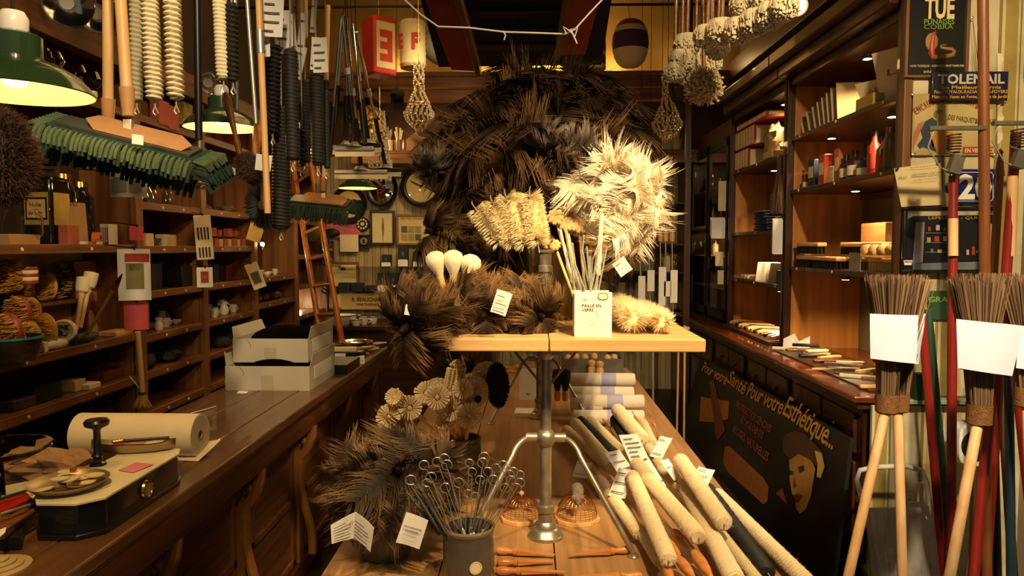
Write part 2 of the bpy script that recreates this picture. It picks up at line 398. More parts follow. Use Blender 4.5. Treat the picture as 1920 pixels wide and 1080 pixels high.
ub = right_unit(4.975, 6.35, [1.32, 1.71, 2.235], 'open dark wooden wall cabinet stacked with red edged boxes, farther than the brush shelves', PANM)
# end panel papered in faded stripes, facing the camera
mb = MB().bx(1.735, 2.262, 3.38, 3.418, .9, 4.4); struct('wall_end', mb, WALLP)
mb = MB().bx(1.58, 2.262, 3.33, 3.348, 0, .86); struct('wall_end_lower', mb, WALLP)
mb = MB().bx(1.70, 1.736, 3.37, 3.425, .9, 4.4); struct('trim_4', mb, MWZ, .004)
# under shelf spotlights
def puck(y, z, x=1.86, p=5, lbl=''):
    t = thing('shelf_spotlight', lbl, 'spotlight', (x, y, z-.032), 'spotlights under the right hand shelves')
    part('housing', MB().lathe([(0, .03), (.02, .03), (.028, .008), (.03, 0), (.024, 0)], (x, y, z-.032), (0, 0, 1), 16), CHROME, t)
    part('lens', MB().lathe([(0, -.003), (.018, -.002), (.023, .0)], (x, y, z-.032), (0, 0, 1), 16), BULB, t)
    l = lamp('SPOT', (x, y, z-.04), p, (1, .68, .34), .015, (x+.1, y+.02, z-1), 140, .5); l.parent = t; l.matrix_parent_inverse = t.matrix_basis.inverted()
for (y, z, p, l) in ((4.55, 2.29, 8, 'small chrome spotlight under the top shelf of the near cabinet, nearer the post'), (3.8, 2.29, 8, 'small chrome spotlight under the top shelf of the near cabinet, by the wallpaper'),
                  (4.2, 1.94, 7, 'small round spotlight shining above the wooden brushes'), (3.65, 1.94, 7, 'small round spotlight beside the wallpaper edge above the brushes'),
                  (4.3, 1.43, 10, 'small round spotlight glowing under the brush shelf'), (5.6, 2.2, 7, 'small round spotlight under the red edged boxes'),
                  (5.5, 1.68, 7, 'small round spotlight under the shelf of blue cloths'), (5.4, 1.29, 9, 'small round spotlight over the far tray of brushes'), (5.4, 2.66, 8, 'small spotlight in the top of the far cabinet'), (4.1, 2.66, 9, 'small spotlight in the top of the near cabinet')):
    puck(y, z, lbl=l, p=p*2.4)
# glass fronted cabinet
t = thing('glass_cabinet', 'tall dark cabinet with two glazed doors at the far right', 'cabinet', (2.0, 7.1, .9))
part('case', MB().bx(1.76, 2.24, 6.36, 6.42, .9, 2.62).bx(1.76, 2.24, 7.86, 7.92, .9, 2.62).bx(1.74, 2.24, 6.36, 7.92, 2.56, 2.7).bx(2.2, 2.24, 6.42, 7.86, .9, 2.56), DWZ, t, bev=.004)
for k in range(2):
    y0 = 6.42+.72*k
    d = part('door', MB().bx(1.73, 1.76, y0, y0+.06, .92, 2.56).bx(1.73, 1.76, y0+.66, y0+.72, .92, 2.56).bx(1.73, 1.76, y0, y0+.72, .92, 1.0).bx(1.73, 1.76, y0, y0+.72, 2.48, 2.56).bx(1.73, 1.76, y0, y0+.72, 1.72, 1.76), BLK, t, bev=.003)
    part('pane', MB().bx(1.743, 1.748, y0+.06, y0+.66, 1.0, 1.72).bx(1.743, 1.748, y0+.06, y0+.66, 1.76, 2.48), GLASS, d)
for z in (1.2, 1.5, 1.8, 2.15): part('shelf', MB().bx(1.77, 2.19, 6.42, 7.86, z-.01, z), PW, t)
lamp('POINT', (1.95, 6.9, 2.45), 2.0, WARM, .05, name='cabinet_light'); lamp('POINT', (1.95, 7.3, 1.6), 1.5, WARM, .05, name='cabinet_light')

# ---------------------------------------------------------------- middle display table with its raised board on a nickel stand
t = thing('display_table', 'long low plank table down the middle, covered with brushes', 'table', (.1, 4, 0))
for k in range(4):
    x0 = -.66+.372*k; part('plank', MB().bx(x0, x0+.368, 1.75, 6.1, .515, .56), TW, t, bev=.003)
for x in (-.56, .74):
    for y in (1.9, 5.9): part('leg', MB().box((x, y, .24), (.08, .08, .48)), MWZ, t, bev=.004)
part('rail', MB().bx(-.6, .78, 1.86, 6.0, .44, .515), MW, t)
SX, SZ = .055, .56
t = thing('raised_board_stand', 'raised pine board on nickel tube stands above the middle table', 'display stand', (SX, 3.4, SZ))
b = part('board', MB().bx(-.35, .058, 2.3, 4.55, 1.258, 1.30).bx(.061, .56, 2.3, 4.55, 1.258, 1.30), BW, t, bev=.004)
def post(y):
    m = MB(); m.lathe([(0, 0), (.062, 0), (.062, .01), (.056, .014), (.05, .03), (.04, .036), (.038, .05), (.028, .06), (.026, .09), (.031, .095), (.031, .115), (.022, .12), (.0205, .13), (.0205, .33), (.026, .335), (.026, .345), (.019, .35), (.019, .64), (.032, .655), (.034, .68), (.03, .698), (0, .698)], (SX, y, SZ), n=28)
    return m
for y in (2.52, 4.3):
    p = part('column', post(y), PEWTER, t)
    part('joint', MB().ell((SX, y, .92), (.036, .036, .034), 18, 12).cyl((SX-.07, y, .92), (SX+.07, y, .92), .017, n=16), PEWTER, p)
    for sx in (-1, 1):
        q = []
        for i in range(9): a = i/8; q.append((SX+sx*(.06+.06*math.sin(a*PI/2*.8)), y-.06*a, .92-.05*(1-math.cos(a*PI/2))))
        a0 = V(q[-1]); e = V((SX+sx*.29, y-.16, .572)); q.append(tuple(e)); part('stay', MB().tube(q, .0095, 10), PEWTER, p)
        part('foot', MB().lathe([(0, 0), (.02, 0), (.02, .004), (.012, .012), (0, .014)], (e.x, e.y, SZ), n=14), PEWTER, p)
    part('board_bracket', MB().add([(SX-.17, y-.005, 1.257), (SX+.17, y-.005, 1.257), (SX+.04, y-.005, 1.215), (SX-.04, y-.005, 1.215), (SX-.17, y+.005, 1.257), (SX+.17, y+.005, 1.257), (SX+.04, y+.005, 1.215), (SX-.04, y+.005, 1.215)],
         [(0, 3, 2, 1), (4, 5, 6, 7), (0, 1, 5, 4), (1, 2, 6, 5), (2, 3, 7, 6), (3, 0, 4, 7)]), mat('grey_cast', '8c9196', .35, .6, .1), p)
    for sx in (-1, 1):
        part('brace', MB().tube([(SX+sx*.16, y+.18, 1.255), (SX+sx*.01, y+.02, 1.10)], .005, 6), PEWTER, p)
# ================================================================= feather dusters
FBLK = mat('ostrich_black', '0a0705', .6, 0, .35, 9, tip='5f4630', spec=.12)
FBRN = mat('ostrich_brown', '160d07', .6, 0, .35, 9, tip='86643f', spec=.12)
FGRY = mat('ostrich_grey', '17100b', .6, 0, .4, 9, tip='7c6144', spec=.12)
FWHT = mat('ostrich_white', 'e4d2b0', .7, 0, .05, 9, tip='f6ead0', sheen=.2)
FTIPW = mat('ostrich_white_tipped', '2a221c', .6, 0, .3, 9, tip='a89a88', spec=.12)
def rnd(a, b): return R.uniform(a, b)
def rv():
    while True:
        v = V((rnd(-1, 1), rnd(-1, 1), rnd(-1, 1)))
        if .1 < v.length < 1: return v.normalized()
def plume(mb, base, d, L, wd, nb=34, curl=None, droop=.35, w0=.0022):
    d = d.normalized(); base = V(base)
    c = (curl if curl is not None else rv()); c = (c - d*c.dot(d)).normalized(); side = d.cross(c).normalized()
    P = lambda t: base + d*(L*(t-.25*droop*t*t*t)) + c*(L*droop*t*t)
    mb.rib([P(i/6) for i in range(7)], [.0016, .0014, .0012, .001, .0008, .0005, .0002], side, [0, 0, .1, .2, .3, .4, .5])
    ph0 = rnd(0, 9)
    for i in range(nb):
        t = .08+.92*(i+rnd(0, .7))/nb; t = min(t, .995); p = P(t); tg = (P(min(1, t+.03))-P(t-.03)).normalized()
        for sg in (-1, 1):
            bl = wd*(.4+.8*math.sin(PI*min(1, t*.7+.16)))*(1 if t < .85 else 1.6-.7*t)*rnd(.82, 1.12)*(1+.12*math.sin(ph0+t*17+sg))
            fw = .2+.4*t**3; s_ = (side*sg+rv()*.07+c*.12*math.sin(ph0*2+t*13)).normalized(); kd = .35+.45*math.sin(ph0+t*9)**2
            f = lambda u: p+s_*bl*(u-.18*u*u)+tg*bl*fw*u*(1-.3*u)+c*bl*kd*u*u*(1+.5*t)
            ws = (tg+rv()*.12).normalized(); h = rv()*bl*.06
            mb.rib([p, f(.3), f(.6)+h*.4, f(.85)+h, f(1.05)+h*1.8-tg*bl*.06], [w0*1.7, w0*1.9, w0*1.6, w0*.85, w0*.12], ws, [.0, .04+.06*t, .14+.2*t, .45+.35*t, .65+.35*t])
def duster_bm(seed, Rr, n=20, spread=1.9, nb=32, wd=.42, w0=.0022, core=.1):
    global R; old = R; R = random.Random(seed); mb = MB()
    mb.ell((0, 0, -.02), (Rr*core, Rr*core, Rr*max(.22, core)), 10, 7); mb.a = [0]*len(mb.v)
    for i in range(n):
        ph = spread*math.sqrt((i+.5)/n); th = i*2.399+rnd(-.3, .3)
        d = V((math.sin(ph)*math.cos(th), math.sin(ph)*math.sin(th), math.cos(ph)))
        out = V((math.cos(th), math.sin(th), -.2))
        plume(mb, V((0, 0, -.05))+d*.015, d, Rr*rnd(.5, .86), Rr*wd*1.35, nb, out*.9+rv()*.7-V((0, 0, .5)), rnd(.55, 1.2), w0)
    R = old; return mb
DM = {}
def duster_meshes(kind, mt, Rr, n, spread, nb=32, wd=.42, w0=.0022, var=3, core=.1):
    DM[kind] = [mesh('plumes', duster_bm(100+7*k+len(kind), Rr, n, spread, nb, wd, w0, core), mt, False) for k in range(var)]
duster_meshes('black', FBLK, .205, 26, 2.0, 54, .36, .0017); duster_meshes('brown', FBRN, .205, 26, 2.0, 54, .36, .0017)
duster_meshes('white', FWHT, .165, 46, 2.25, 46, .36, .0017, core=.22); duster_meshes('grey', FGRY, .15, 34, 2.3, 54, .36, .0013)
duster_meshes('small', FBRN, .115, 28, 2.0, 50, .36, .0012); duster_meshes('tipped', FTIPW, .1, 10, 1.5, 44, .36, .0011)
HBLK = mat('black_lacquer', '120c09', .25, 0, .1, coat=.5); HRED = mat('red_lacquer', '9a1d10', .25, 0, .1, coat=.5)
def duster(kind, c, ax, label, hl=.3, hm=None, sc=1, roll=0, group=None, vi=None):
    """c = centre of the plume head, ax = direction the head points, handle runs the other way"""
    M = frame(c, ax) @ Matrix.Rotation(roll, 4, 'Z') @ Matrix.Diagonal((sc, sc, sc, 1))
    t = thing('feather_duster', label, 'feather duster', M=M, group=group)
    me = DM[kind][(R.randrange(3) if vi is None else vi)]
    o = bpy.data.objects.new('plumes', me); COL.objects.link(o); o.parent = t; ROOT[o.name] = M
    m = MB().lathe([(0, -.03), (.011, -.035), (.013, -.05), (.009, -.065), (.006, -.08), (.0065, -hl*.6), (.0075, -hl*.9), (.009, -hl*.97), (.006, -hl), (0, -hl-.003)], n=12)
    m.a = [0]*len(m.v); part('handle', m, hm or HBLK, t, local=True)
    return t
# big bouquet rising from the tall metal pot on the board: heads at photo positions with their own depth, handles run back to the pot
POT = V((.06, 2.98, 1.42))
big = [ # px, py, Y, kind, scale, what
 (1050,150,3.05,'black',1.0,'topmost'),(960,165,3.0,'black',.95,'upper'),(1120,180,3.1,'black',.95,'upper'),(900,200,2.95,'brown',.9,'upper'),(1150,235,3.0,'brown',.85,'upper'),
 (1010,230,2.75,'black',1.05,'middle'),(1085,245,2.8,'brown',.95,'middle'),(930,255,2.75,'brown',.95,'middle'),(865,255,2.95,'brown',.85,'middle'),
 (1040,165,3.3,'black',.95,'rear'),(970,140,3.35,'black',.8,'rear'),(880,310,2.9,'black',.9,'lower'),(960,325,2.8,'black',.9,'lower'),(1045,320,2.85,'black',.85,'lower'),(1120,300,3.1,'black',.9,'lower'),
 (840,250,3.15,'brown',.75,'outer'),(1105,150,3.3,'black',.8,'rear'),(1000,385,2.95,'black',.85,'low'),(905,390,2.95,'brown',.75,'low'),(1150,390,2.85,'brown',.7,'low'),(855,440,3.0,'black',.75,'low'),(1060,400,2.95,'brown',.7,'low'),(930,440,3.1,'black',.8,'low'),(1100,440,3.15,'black',.8,'low')]
DL = ['topmost black ostrich duster of the dark bouquet, standing just below the dark ladder opening','black ostrich duster left of the topmost one, under the string','black ostrich duster at the upper right of the dark bouquet under the red rail','brown tinged duster at the upper left of the dark bouquet','brown duster at the right edge of the dark bouquet, above the white plumes',
 'large black duster facing front at the middle of the dark bouquet','brown edged duster right of centre in the dark bouquet','brown duster left of centre in the dark bouquet','brown duster low on the left side of the dark bouquet, near the round clock',
 'black duster behind the topmost heads of the dark bouquet','small black duster at the back left top of the bouquet','black drooping duster above the cream bottle brushes, left side of the bouquet','black drooping duster under the middle of the dark bouquet','black duster just left of the white plumes, tucked under the bouquet','black duster directly above the white plumes',
 'lit brown duster sticking out at the left edge of the bouquet by the crystal drops','black duster behind the upper right heads of the bouquet','black duster right behind the cream bottle brushes','brown duster left of the cream bottle brushes','brown duster with pale frayed tips between the flower shaped brushes and white plumes','black duster drooping toward the white bulb shaped puffs','brown duster above the finial of the metal pot','black duster in the shadow behind the leftmost bottle brush','black duster in the shadow behind the flower shaped brushes']
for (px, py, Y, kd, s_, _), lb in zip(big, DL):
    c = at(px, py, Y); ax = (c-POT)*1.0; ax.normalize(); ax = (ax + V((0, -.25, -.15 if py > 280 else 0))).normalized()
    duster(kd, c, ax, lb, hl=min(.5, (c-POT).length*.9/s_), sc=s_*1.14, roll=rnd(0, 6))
for (px, py, Y, l) in ((800,430,2.75,'dark brown duster hanging out to the left, beside the framed chart'),(855,405,2.85,'dark feather duster between the round clock and the bottle brushes'),(1180,420,2.7,'brown mottled duster drooping in front of the white plumes')):
    c = at(px, py, Y); duster('small', c, ((c-POT).normalized()+V((0, -.3, 0))).normalized(), l, hl=.32, sc=1.15, roll=rnd(0, 6))
for (px, py, Y, s_, l) in ((1030,295,2.62,.9,'small pale grey tipped duster at the front of the dark bouquet, left one'),(1075,300,2.66,.85,'small pale grey tipped duster just left of the white plumes'),(808,325,2.7,.7,'small white tipped duster beside the round clock')):
    c = at(px, py, Y); duster('tipped', c, V((rnd(-.5, .5), -.5, -.9)), l, hl=.2, sc=s_)
for (px, py, Y, s_, ax, l) in ((1130,335,2.62,1.0,(-.1,-.7,.5),'white ostrich duster, left head of the big white cluster'),(1205,335,2.6,1.02,(.7,-.5,.5),'white ostrich duster, topmost head of the white cluster'),(1235,370,2.62,.72,(1,-.5,-.1),'white ostrich duster at the right edge of the white cluster'),
      (1165,372,2.56,.78,(.2,-1,-.1),'white ostrich duster at the middle of the white cluster'),(1190,440,2.6,.85,(.6,-.3,-.6),'white ostrich duster drooping over the price tag'),(1215,425,2.7,.7,(1,-.2,-.3),'white ostrich duster behind the drooping one'),(1060,330,2.75,.5,(-.2,-.8,.4),'small white duster peeping between black plumes')):
    duster('white', at(px, py, Y), ax, l, hl=.3, sc=s_, roll=rnd(0, 6))
# dusters lying on the board, left half
for (px, py, Y, s_, ax, l, kd) in ((752,622,2.27,1.3,(-.45,-.8,-.35),'dark duster with a red handle hanging over the left end of the board','small'),(845,590,2.42,1.25,(-.5,-.8,.1),'brown black duster lying at the left of the board behind the red handle','small'),(905,600,2.38,1.05,(-.1,-1,-.1),'brown black duster lying beside the white folded tag','small'),
     (975,580,2.5,1.15,(.1,-1,.2),'brown duster lying right of the white folded tag','small'),(1020,600,2.42,.95,(.5,-.9,-.1),'dark duster lying against the straw box','small'),(865,560,2.62,1.0,(-.3,-.7,.6),'brown duster standing up behind the others below the white puffs','small'),(940,560,2.7,1.0,(.2,-.6,.5),'dark duster behind the folded tag','small'),(1010,560,2.7,.9,(.5,-.6,.5),'dark duster right of the pot lying far back on the board','small')):
    c = at(px, py, Y); c.z = max(c.z, 1.30+.062*s_*(1 if px > 800 else 0)); duster(kd, c, ax, l, hl=.28/s_, hm=HRED if px in (752,) else None, sc=s_, roll=rnd(0, 6))
# grey mass in the front stoneware pot
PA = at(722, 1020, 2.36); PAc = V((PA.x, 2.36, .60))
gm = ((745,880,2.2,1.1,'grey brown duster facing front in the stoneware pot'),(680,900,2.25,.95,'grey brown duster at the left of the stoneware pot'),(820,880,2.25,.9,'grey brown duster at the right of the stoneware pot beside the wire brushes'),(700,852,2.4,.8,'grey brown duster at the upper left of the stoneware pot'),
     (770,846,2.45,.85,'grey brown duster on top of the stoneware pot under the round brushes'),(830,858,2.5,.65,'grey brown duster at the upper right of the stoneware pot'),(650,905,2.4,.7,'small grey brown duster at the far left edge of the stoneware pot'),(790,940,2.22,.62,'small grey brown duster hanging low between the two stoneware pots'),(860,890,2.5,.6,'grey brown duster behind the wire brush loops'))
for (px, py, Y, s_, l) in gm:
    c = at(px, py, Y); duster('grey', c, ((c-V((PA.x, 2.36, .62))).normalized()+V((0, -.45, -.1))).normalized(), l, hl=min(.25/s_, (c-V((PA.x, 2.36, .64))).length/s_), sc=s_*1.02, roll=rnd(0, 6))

# ================================================================= things on the raised board
def tag(pts, label, group=None, lines=4, mt=None, name='price_tag', cat='tag', heavy=None):
    """paper tag given by four corners (top-left, top-right, bottom-right, bottom-left)"""
    a, b, c, d = [V(p) for p in pts]; cc = (a+b+c+d)/4; t = thing(name, label, cat, (cc.x, cc.y, min(p.z for p in (a, b, c, d))), group)
    part('sheet', MB().sheet(a, b, c, d, .0008, 4, 1, lambda u, v: .004*math.sin(u*PI)), mt or PAPER, t)
    n = (b-a).cross(d-a).normalized()
    if n.y > 0 and abs(n.y) > .25: n = -n
    if abs(n.z) > .8 and n.z < 0: n = -n
    for i in range(lines):
        v = .2+.65*i/max(1, lines-1) if lines > 1 else .4; e = .85 if i % 3 else .6; m = MB()
        P = lambda u, vv: a*(1-u)*(1-vv)+b*u*(1-vv)+c*u*vv+d*(1-u)*vv+n*.0065
        h = .035 if (heavy is None or i != heavy) else .09
        m.add([P(.12, v), P(e, v), P(e, v+h), P(.12, v+h)], [(0, 1, 2, 3)]); part('print_line', m, PRINT, t)
    return t
def tagpx(x, y, w, h, Y, ang, label, tilt=0, lines=4, **k):
    c = at(x, y, Y); s = Y/F; w *= s/2; h *= s/2
    q = Matrix.Rotation(math.radians(ang), 3, 'Y') @ Matrix.Rotation(math.radians(tilt), 3, 'X')
    P = lambda i, j: c + q @ V((i*w, 0, j*h)); return tag((P(-1, 1), P(1, 1), P(1, -1), P(-1, -1)), label, lines=lines, **k)
tagpx(940,568,30,46,2.26,18,'white folded tag hanging on the dark dusters lying on the board', 10, 3)
tagpx(770,582,22,20,2.25,10,'small blank white tag on the duster at the board left end', 0, 0)
tagpx(1167,500,26,30,2.6,-35,'white tag hanging below the white ostrich plumes', 0, 3)
tagpx(865,540,20,22,2.5,-20,'small white tag on the brown duster behind the puffs', 0, 1)
# tall metal pot (ring rim, dark glossy sides) with brass finial in front
c = at(1022, 620, 2.98); t = thing('metal_pot', 'tall polished metal pot holding the dusters and cream bottle brushes', 'pot', (c.x, 2.98, 1.3))
part('body', MB().lathe([(0, 0), (.13, 0), (.135, .01), (.128, .03), (.15, .3), (.153, .303), (.147, .305), (.125, .04), (0, .03)], (c.x, 2.98, 1.3), n=40), mat('polished_steel', 'a8946c', .22, 1, .1, 6), t)
part('rim', MB().lathe([(.146, .3), (.155, .298), (.158, .305), (.154, .312), (.146, .31)], (c.x, 2.98, 1.3), n=40), BRASS, t)
c = at(1022, 622, 2.6); t = thing('brass_finial_post', 'turned brass and nickel post with a pointed finial in front of the metal pot', 'finial', (c.x, 2.6, 1.3))
part('post', MB().lathe([(0, 0), (.04, 0), (.04, .012), (.024, .02), (.021, .2), (.027, .205), (.027, .225), (.022, .23), (.024, .27), (.031, .275), (.031, .285), (0, .286)], (c.x, 2.6, 1.3), n=24), PEWTER, t)
part('finial', MB().lathe([(.012, .285), (.02, .29), (.016, .31), (.034, .325), (.03, .333), (.012, .345), (.009, .36), (.014, .372), (.012, .385), (.007, .39), (.01, .398), (.004, .41), (0, .412)], (c.x, 2.6, 1.3), n=24), BRASS, t)
# cream goat hair bottle brushes
def fluff(mb, a, b, r, n, w0=.0012, j=.25, ring=0, seg=2):
    a = V(a); b = V(b); d = b-a; L = d.length; d.normalize(); u = d.orthogonal().normalized(); v = d.cross(u)
    for i in range(n):
        t = rnd(0, 1)
        if ring: t = (math.floor(t*ring)+.5+rnd(-.22, .22))/ring
        th = rnd(0, 6.283); o = u*math.cos(th)+v*math.sin(th); p = a+d*(L*t)
        e = 0
        if t > .93: e = (t-.93)*8
        if t < .05: e = -(.05-t)*8
        dd = (o+d*e+rv()*j).normalized(); l = r*rnd(.85, 1.08)
        pts = [p+dd*l*.35, p+dd*l*.7, p+dd*l+rv()*r*.06]; mb.rib(pts, [w0, w0*.9, w0*.25], (d+rv()*.4).normalized(), [.2, .6, 1])
def fluffcyl(a, b, r, n=1800, w0=.0012, j=.25, ring=0, core=.72):
    m = MB(); a = V(a); b = V(b); d = (b-a); L = d.length
    m.lathe([(0, r*.2), (r*core*.6, r*.25), (r*core, r*.6), (r*core, L-r*.6), (r*core*.6, L-r*.25), (0, L-r*.2)], a, d, 18); m.a = [.3]*len(m.v)
    fluff(m, a, b, r, n, w0, j, ring); return m
GOAT = mat('goat_hair', 'd6bd83', .75, 0, .08, 30, tip='ecd9a6', sheen=.3)
LAMB = mat('lambswool', 'e2c893', .85, 0, .05, 30, tip='f3e2b8', sheen=.4)
WIRE = mat('twisted_wire', 'b8b0a0', .4, .6, .1)
for k, (a, b, l) in enumerate((((892,392),(938,455),'leftmost cream bottle brush of four, combed into ridges'),((925,382),(962,452),'second cream bottle brush from the left in the fan'),((950,372),(985,455),'third cream bottle brush from the left in the fan'),((994,368),(1008,452),'rightmost cream bottle brush of the fan, next to the finial'))):
    Y = 2.62-.02*k; A = at(*a, Y); B = at(*b, Y); t = thing('bottle_brush', l, 'brush', B, 'cream bottle brushes in the metal pot'); r = .047 if k else .04
    part('bristles', fluffcyl(A, B, r, 2600 if k else 1500, .0011, .22 if k else .08, 0 if k else 14, .7 if k else .3), GOAT, t)
    d = (B-A).normalized(); e = at(968+k*14, 500, 2.8); part('wire_handle', MB().tube([B-d*.02, B+d*.04, e], .0025, 6), WIRE, t)
    part('wire_loop', MB().tube([A+d*.02, A-d*.02, A-d*.035+V((.006, 0, 0)), A-d*.022], .0025, 6), WIRE, t)
# white powder puffs in a wooden pot
c = at(850, 640, 2.62); t = thing('wooden_pot', 'round pale wooden pot under the three white puffs', 'pot', (c.x, 2.62, 1.3))
part('body', MB().lathe([(0, 0), (.052, 0), (.056, .02), (.058, .125), (.05, .125), (.05, .02), (0, .015)], (c.x, 2.62, 1.3), n=28), PW, t)
PUFF = mat('puff_white', 'e9d8ae', .6, 0, .03, 20, sheen=.5)
for (px, py, l) in ((818,492,'left white bulb shaped puff brush in the wooden pot'),(850,490,'middle white bulb shaped puff brush, the tallest of three'),(882,498,'right white bulb shaped puff brush in the wooden pot')):
    p = at(px, py, 2.55+.06*((px//16) % 2)); t = thing('puff_brush', l, 'brush', p, 'white puff brushes'); q = V((c.x+(p.x-c.x)*.5, 2.62, 1.42)); d = p-q
    part('head', MB().lathe([(.012, -.052), (.022, -.03), (.034, -.005), (.037, .012), (.031, .03), (.015, .04), (0, .042)], p, d, 20), PUFF, t)
    part('handle', MB().tube([q, p-d.normalized()*.05], [.01, .014], 10), PW, t)
# glass straw display
bx0 = at(1077, 627, 2.36); S_ = 2.36/F; x0 = bx0.x; W_ = 70*S_; H_ = 84*S_; z0 = 1.3
t = thing('straw_display_box', 'white display box printed PAILLE EN VERRE on the board edge', 'box', (x0+W_/2, 2.4, z0))
part('carton', MB().bx(x0, x0+W_, 2.36, 2.362, z0, z0+H_).bx(x0, x0+.002, 2.362, 2.46, z0, z0+H_*.95).bx(x0+W_-.002, x0+W_, 2.362, 2.46, z0, z0+H_*.95).bx(x0, x0+W_, 2.458, 2.46, z0, z0+H_).bx(x0, x0+W_, 2.362, 2.458, z0, z0+.004), PLAST, t)
Mx = lambda px, py: Matrix.Translation((x0+(px-1077)*S_, 2.3598, z0+(627-py)*S_)) @ Matrix.Rotation(PI/2, 4, 'X')
INK = mat('dark_ink', '2a2a2c', .8, 0, 0); INKG = mat('grey_ink', '9a988f', .8, 0, 0)
m = MB(); text(m, 'PAILLE EN', Mx(1091, 571), 6*S_, 36*S_, bold=.003); text(m, 'VERRE', Mx(1091, 579), 6*S_, 22*S_, bold=.003); text(m, 'SAC', Mx(1093, 559), 4*S_, 8*S_); part('lettering', m, INK, t)
m = MB()
for (a, b, w_) in ((1101, 557, 20), (1091, 613, 26), (1091, 618, 38)): text(m, 'oooooooooo', Mx(a, b), 1.2*S_, w_*S_)
for pts in (((1118,590),(1118,606),(1128,606),(1128,590)), ((1121,590),(1116,578)), ((1126,590),(1131,576)), ((1106,606),(1112,604),(1110,596))):
    m.tube([(x0+(p[0]-1077)*S_, 2.3592, z0+(627-p[1])*S_) for p in pts], .0005, 4)
part('glass_drawing', m, INKG, t)
m = MB(); cx, cz = x0+53*S_, z0+76*S_
ring = [(cx+math.copysign(abs(math.cos(a))**.6, math.cos(a))*9*S_, 2.3588, cz+math.copysign(abs(math.sin(a))**.6, math.sin(a))*6*S_) for a in [i*PI/10 for i in range(21)]]
m.tube(ring, .0011, 5); part('sticker_outline', m, INK, t)
m = MB(); m.add(ring[:20], [tuple(range(20))]); part('sticker', m, mat('sticker_gold', 'e0cf9a', .5, 0, 0), t)
c = V((x0+W_*.5, 2.5, 1.3)); t = thing('glass_jar', 'clear glass tumbler full of straws behind the white display box', 'jar', c)
part('jar', MB().lathe([(0, .002), (.05, .002), (.053, .14), (.0505, .14), (.0475, .008), (0, .008)], c, n=28), GLASS, t)
GST = mat('straw_glass', 'dfe4da', .06, 0, 0, trans=.75, ior=1.4)
top = ((1046,428),(1062,430),(1073,455),(1084,438),(1092,470),(1100,462),(1106,480),(1112,455),(1120,470),(1127,458),(1131,475),(1052,470),(1068,480),(1078,495),(1090,490),(1116,490),(1124,505),(1138,462))
for i, (px, py) in enumerate(top):
    a = c+V((rnd(-.035, .035), rnd(-.03, .03), .012)); e = at(px, py, 2.46+rnd(-.04, .05)); pts = [a, e]
    if i % 4 == 3: k = a.lerp(e, .8); pts = [a, k, k+(e-k)+V((.02, 0, -.005))]
    one('glass_straw', MB().tube(pts, .0032, 8), GST, ('clear glass straw bent at the top in the tumbler behind the white box' if i % 4 == 3 else 'straight clear glass straw in the tumbler behind the white box'), 'straw', 'bent glass straws' if i % 4 == 3 else 'straight glass straws')
def ridged(mb, a, b, r, pitch=.012, amp=.16, n=20, sub=4, bend=None, fuzz=0):
    """spirally wound bristle cylinder from a to b"""
    a = V(a); b = V(b); d = b-a; L = d.length; d.normalize(); u = d.orthogonal().normalized(); v = d.cross(u); M_ = max(8, int(L/pitch*sub)); vs = []; fs = []; at_ = []
    for j in range(M_+1):
        t = j/M_; z = L*t; e = 1
        if z < r*.5: e = .72+.28*math.sin(PI/2*z/(r*.5))
        if L-z < r*.5: e = .72+.28*math.sin(PI/2*(L-z)/(r*.5))
        bo = bend*math.sin(PI*t) if bend is not None else V((0, 0, 0))
        for i in range(n):
            th = 2*PI*i/n; q = (z/pitch+i/n) % 1; s = 1-amp*(abs(q-.5)*2)**1.5 + .05*noise.noise(V((math.cos(th)*2, math.sin(th)*2, z*40)))
            vs.append(a+d*z+bo+(u*math.cos(th)+v*math.sin(th))*r*s*e); at_.append(1-abs(q-.5)*2)
    for j in range(M_):
        for i in range(n):
            k = (i+1) % n; fs.append((j*n+i, j*n+k, (j+1)*n+k, (j+1)*n+i))
    fs.append(tuple(range(n-1, -1, -1))); fs.append(tuple(range(M_*n, M_*n+n)))
    mb.add(vs, fs, at_)
    if fuzz: fluff(mb, a, b, r*1.12, fuzz, .0006, .2)
    return mb
STRB = mat('straw_brush_bristle', 'd8c9a2', .8, 0, .05, tip='efe4c8')
for (px, py, q0, l) in ((1128,400,430,'slim cleaning brush standing beside the tallest flower shaped brush'),(1050,430,470,'slim cleaning brush at the left of the glass straws'),(1061,432,475,'second slim cleaning brush at the left of the glass straws')):
    e = at(px, py, 2.5); a = c+V(((px-1095)*.0006, 0, .02)); t = thing('straw_cleaning_brush', l, 'brush', a); k = a.lerp(e, .45)
    part('bristles', ridged(MB(), k, e, .009 if px > 1100 else .006, .006, .2, 10, 3), STRB, t); part('wire_handle', MB().tube([a, k], .0015, 5), WIRE, t)
# fluted flower shaped brushes
FLU = mat('tampico', 'b98a52', .75, 0, .1, 40, tip='dab680', sheen=.2)
def fluted(c, ax, r, h, lobes=9, n=72):
    m = MB(); prof = [(0, -h*.5), (.45, -h*.45), (.85, -h*.2), (1, .05*h), (.92, h*.3), (.6, h*.48), (.25, h*.5), (0, h*.42)]; vs = []; fs = []; a = []
    q = V(ax).normalized().to_track_quat('Z', 'Y')
    for j, (k, z) in enumerate(prof):
        for i in range(n):
            th = 2*PI*i/n; s = 1-.16*abs(math.cos(lobes*th/2))**8*(1 if k > .3 else 0)-.035*abs(math.sin(th*n*.25)); vs.append(V(c)+q@V((r*k*s*math.cos(th), r*k*s*math.sin(th), z))); a.append(k*(.7+.3*(s-.8)*5))
    for j in range(len(prof)-1):
        for i in range(n): k2 = (i+1) % n; fs.append((j*n+i, j*n+k2, (j+1)*n+k2, (j+1)*n+i))
    return m.add(vs, fs, a)
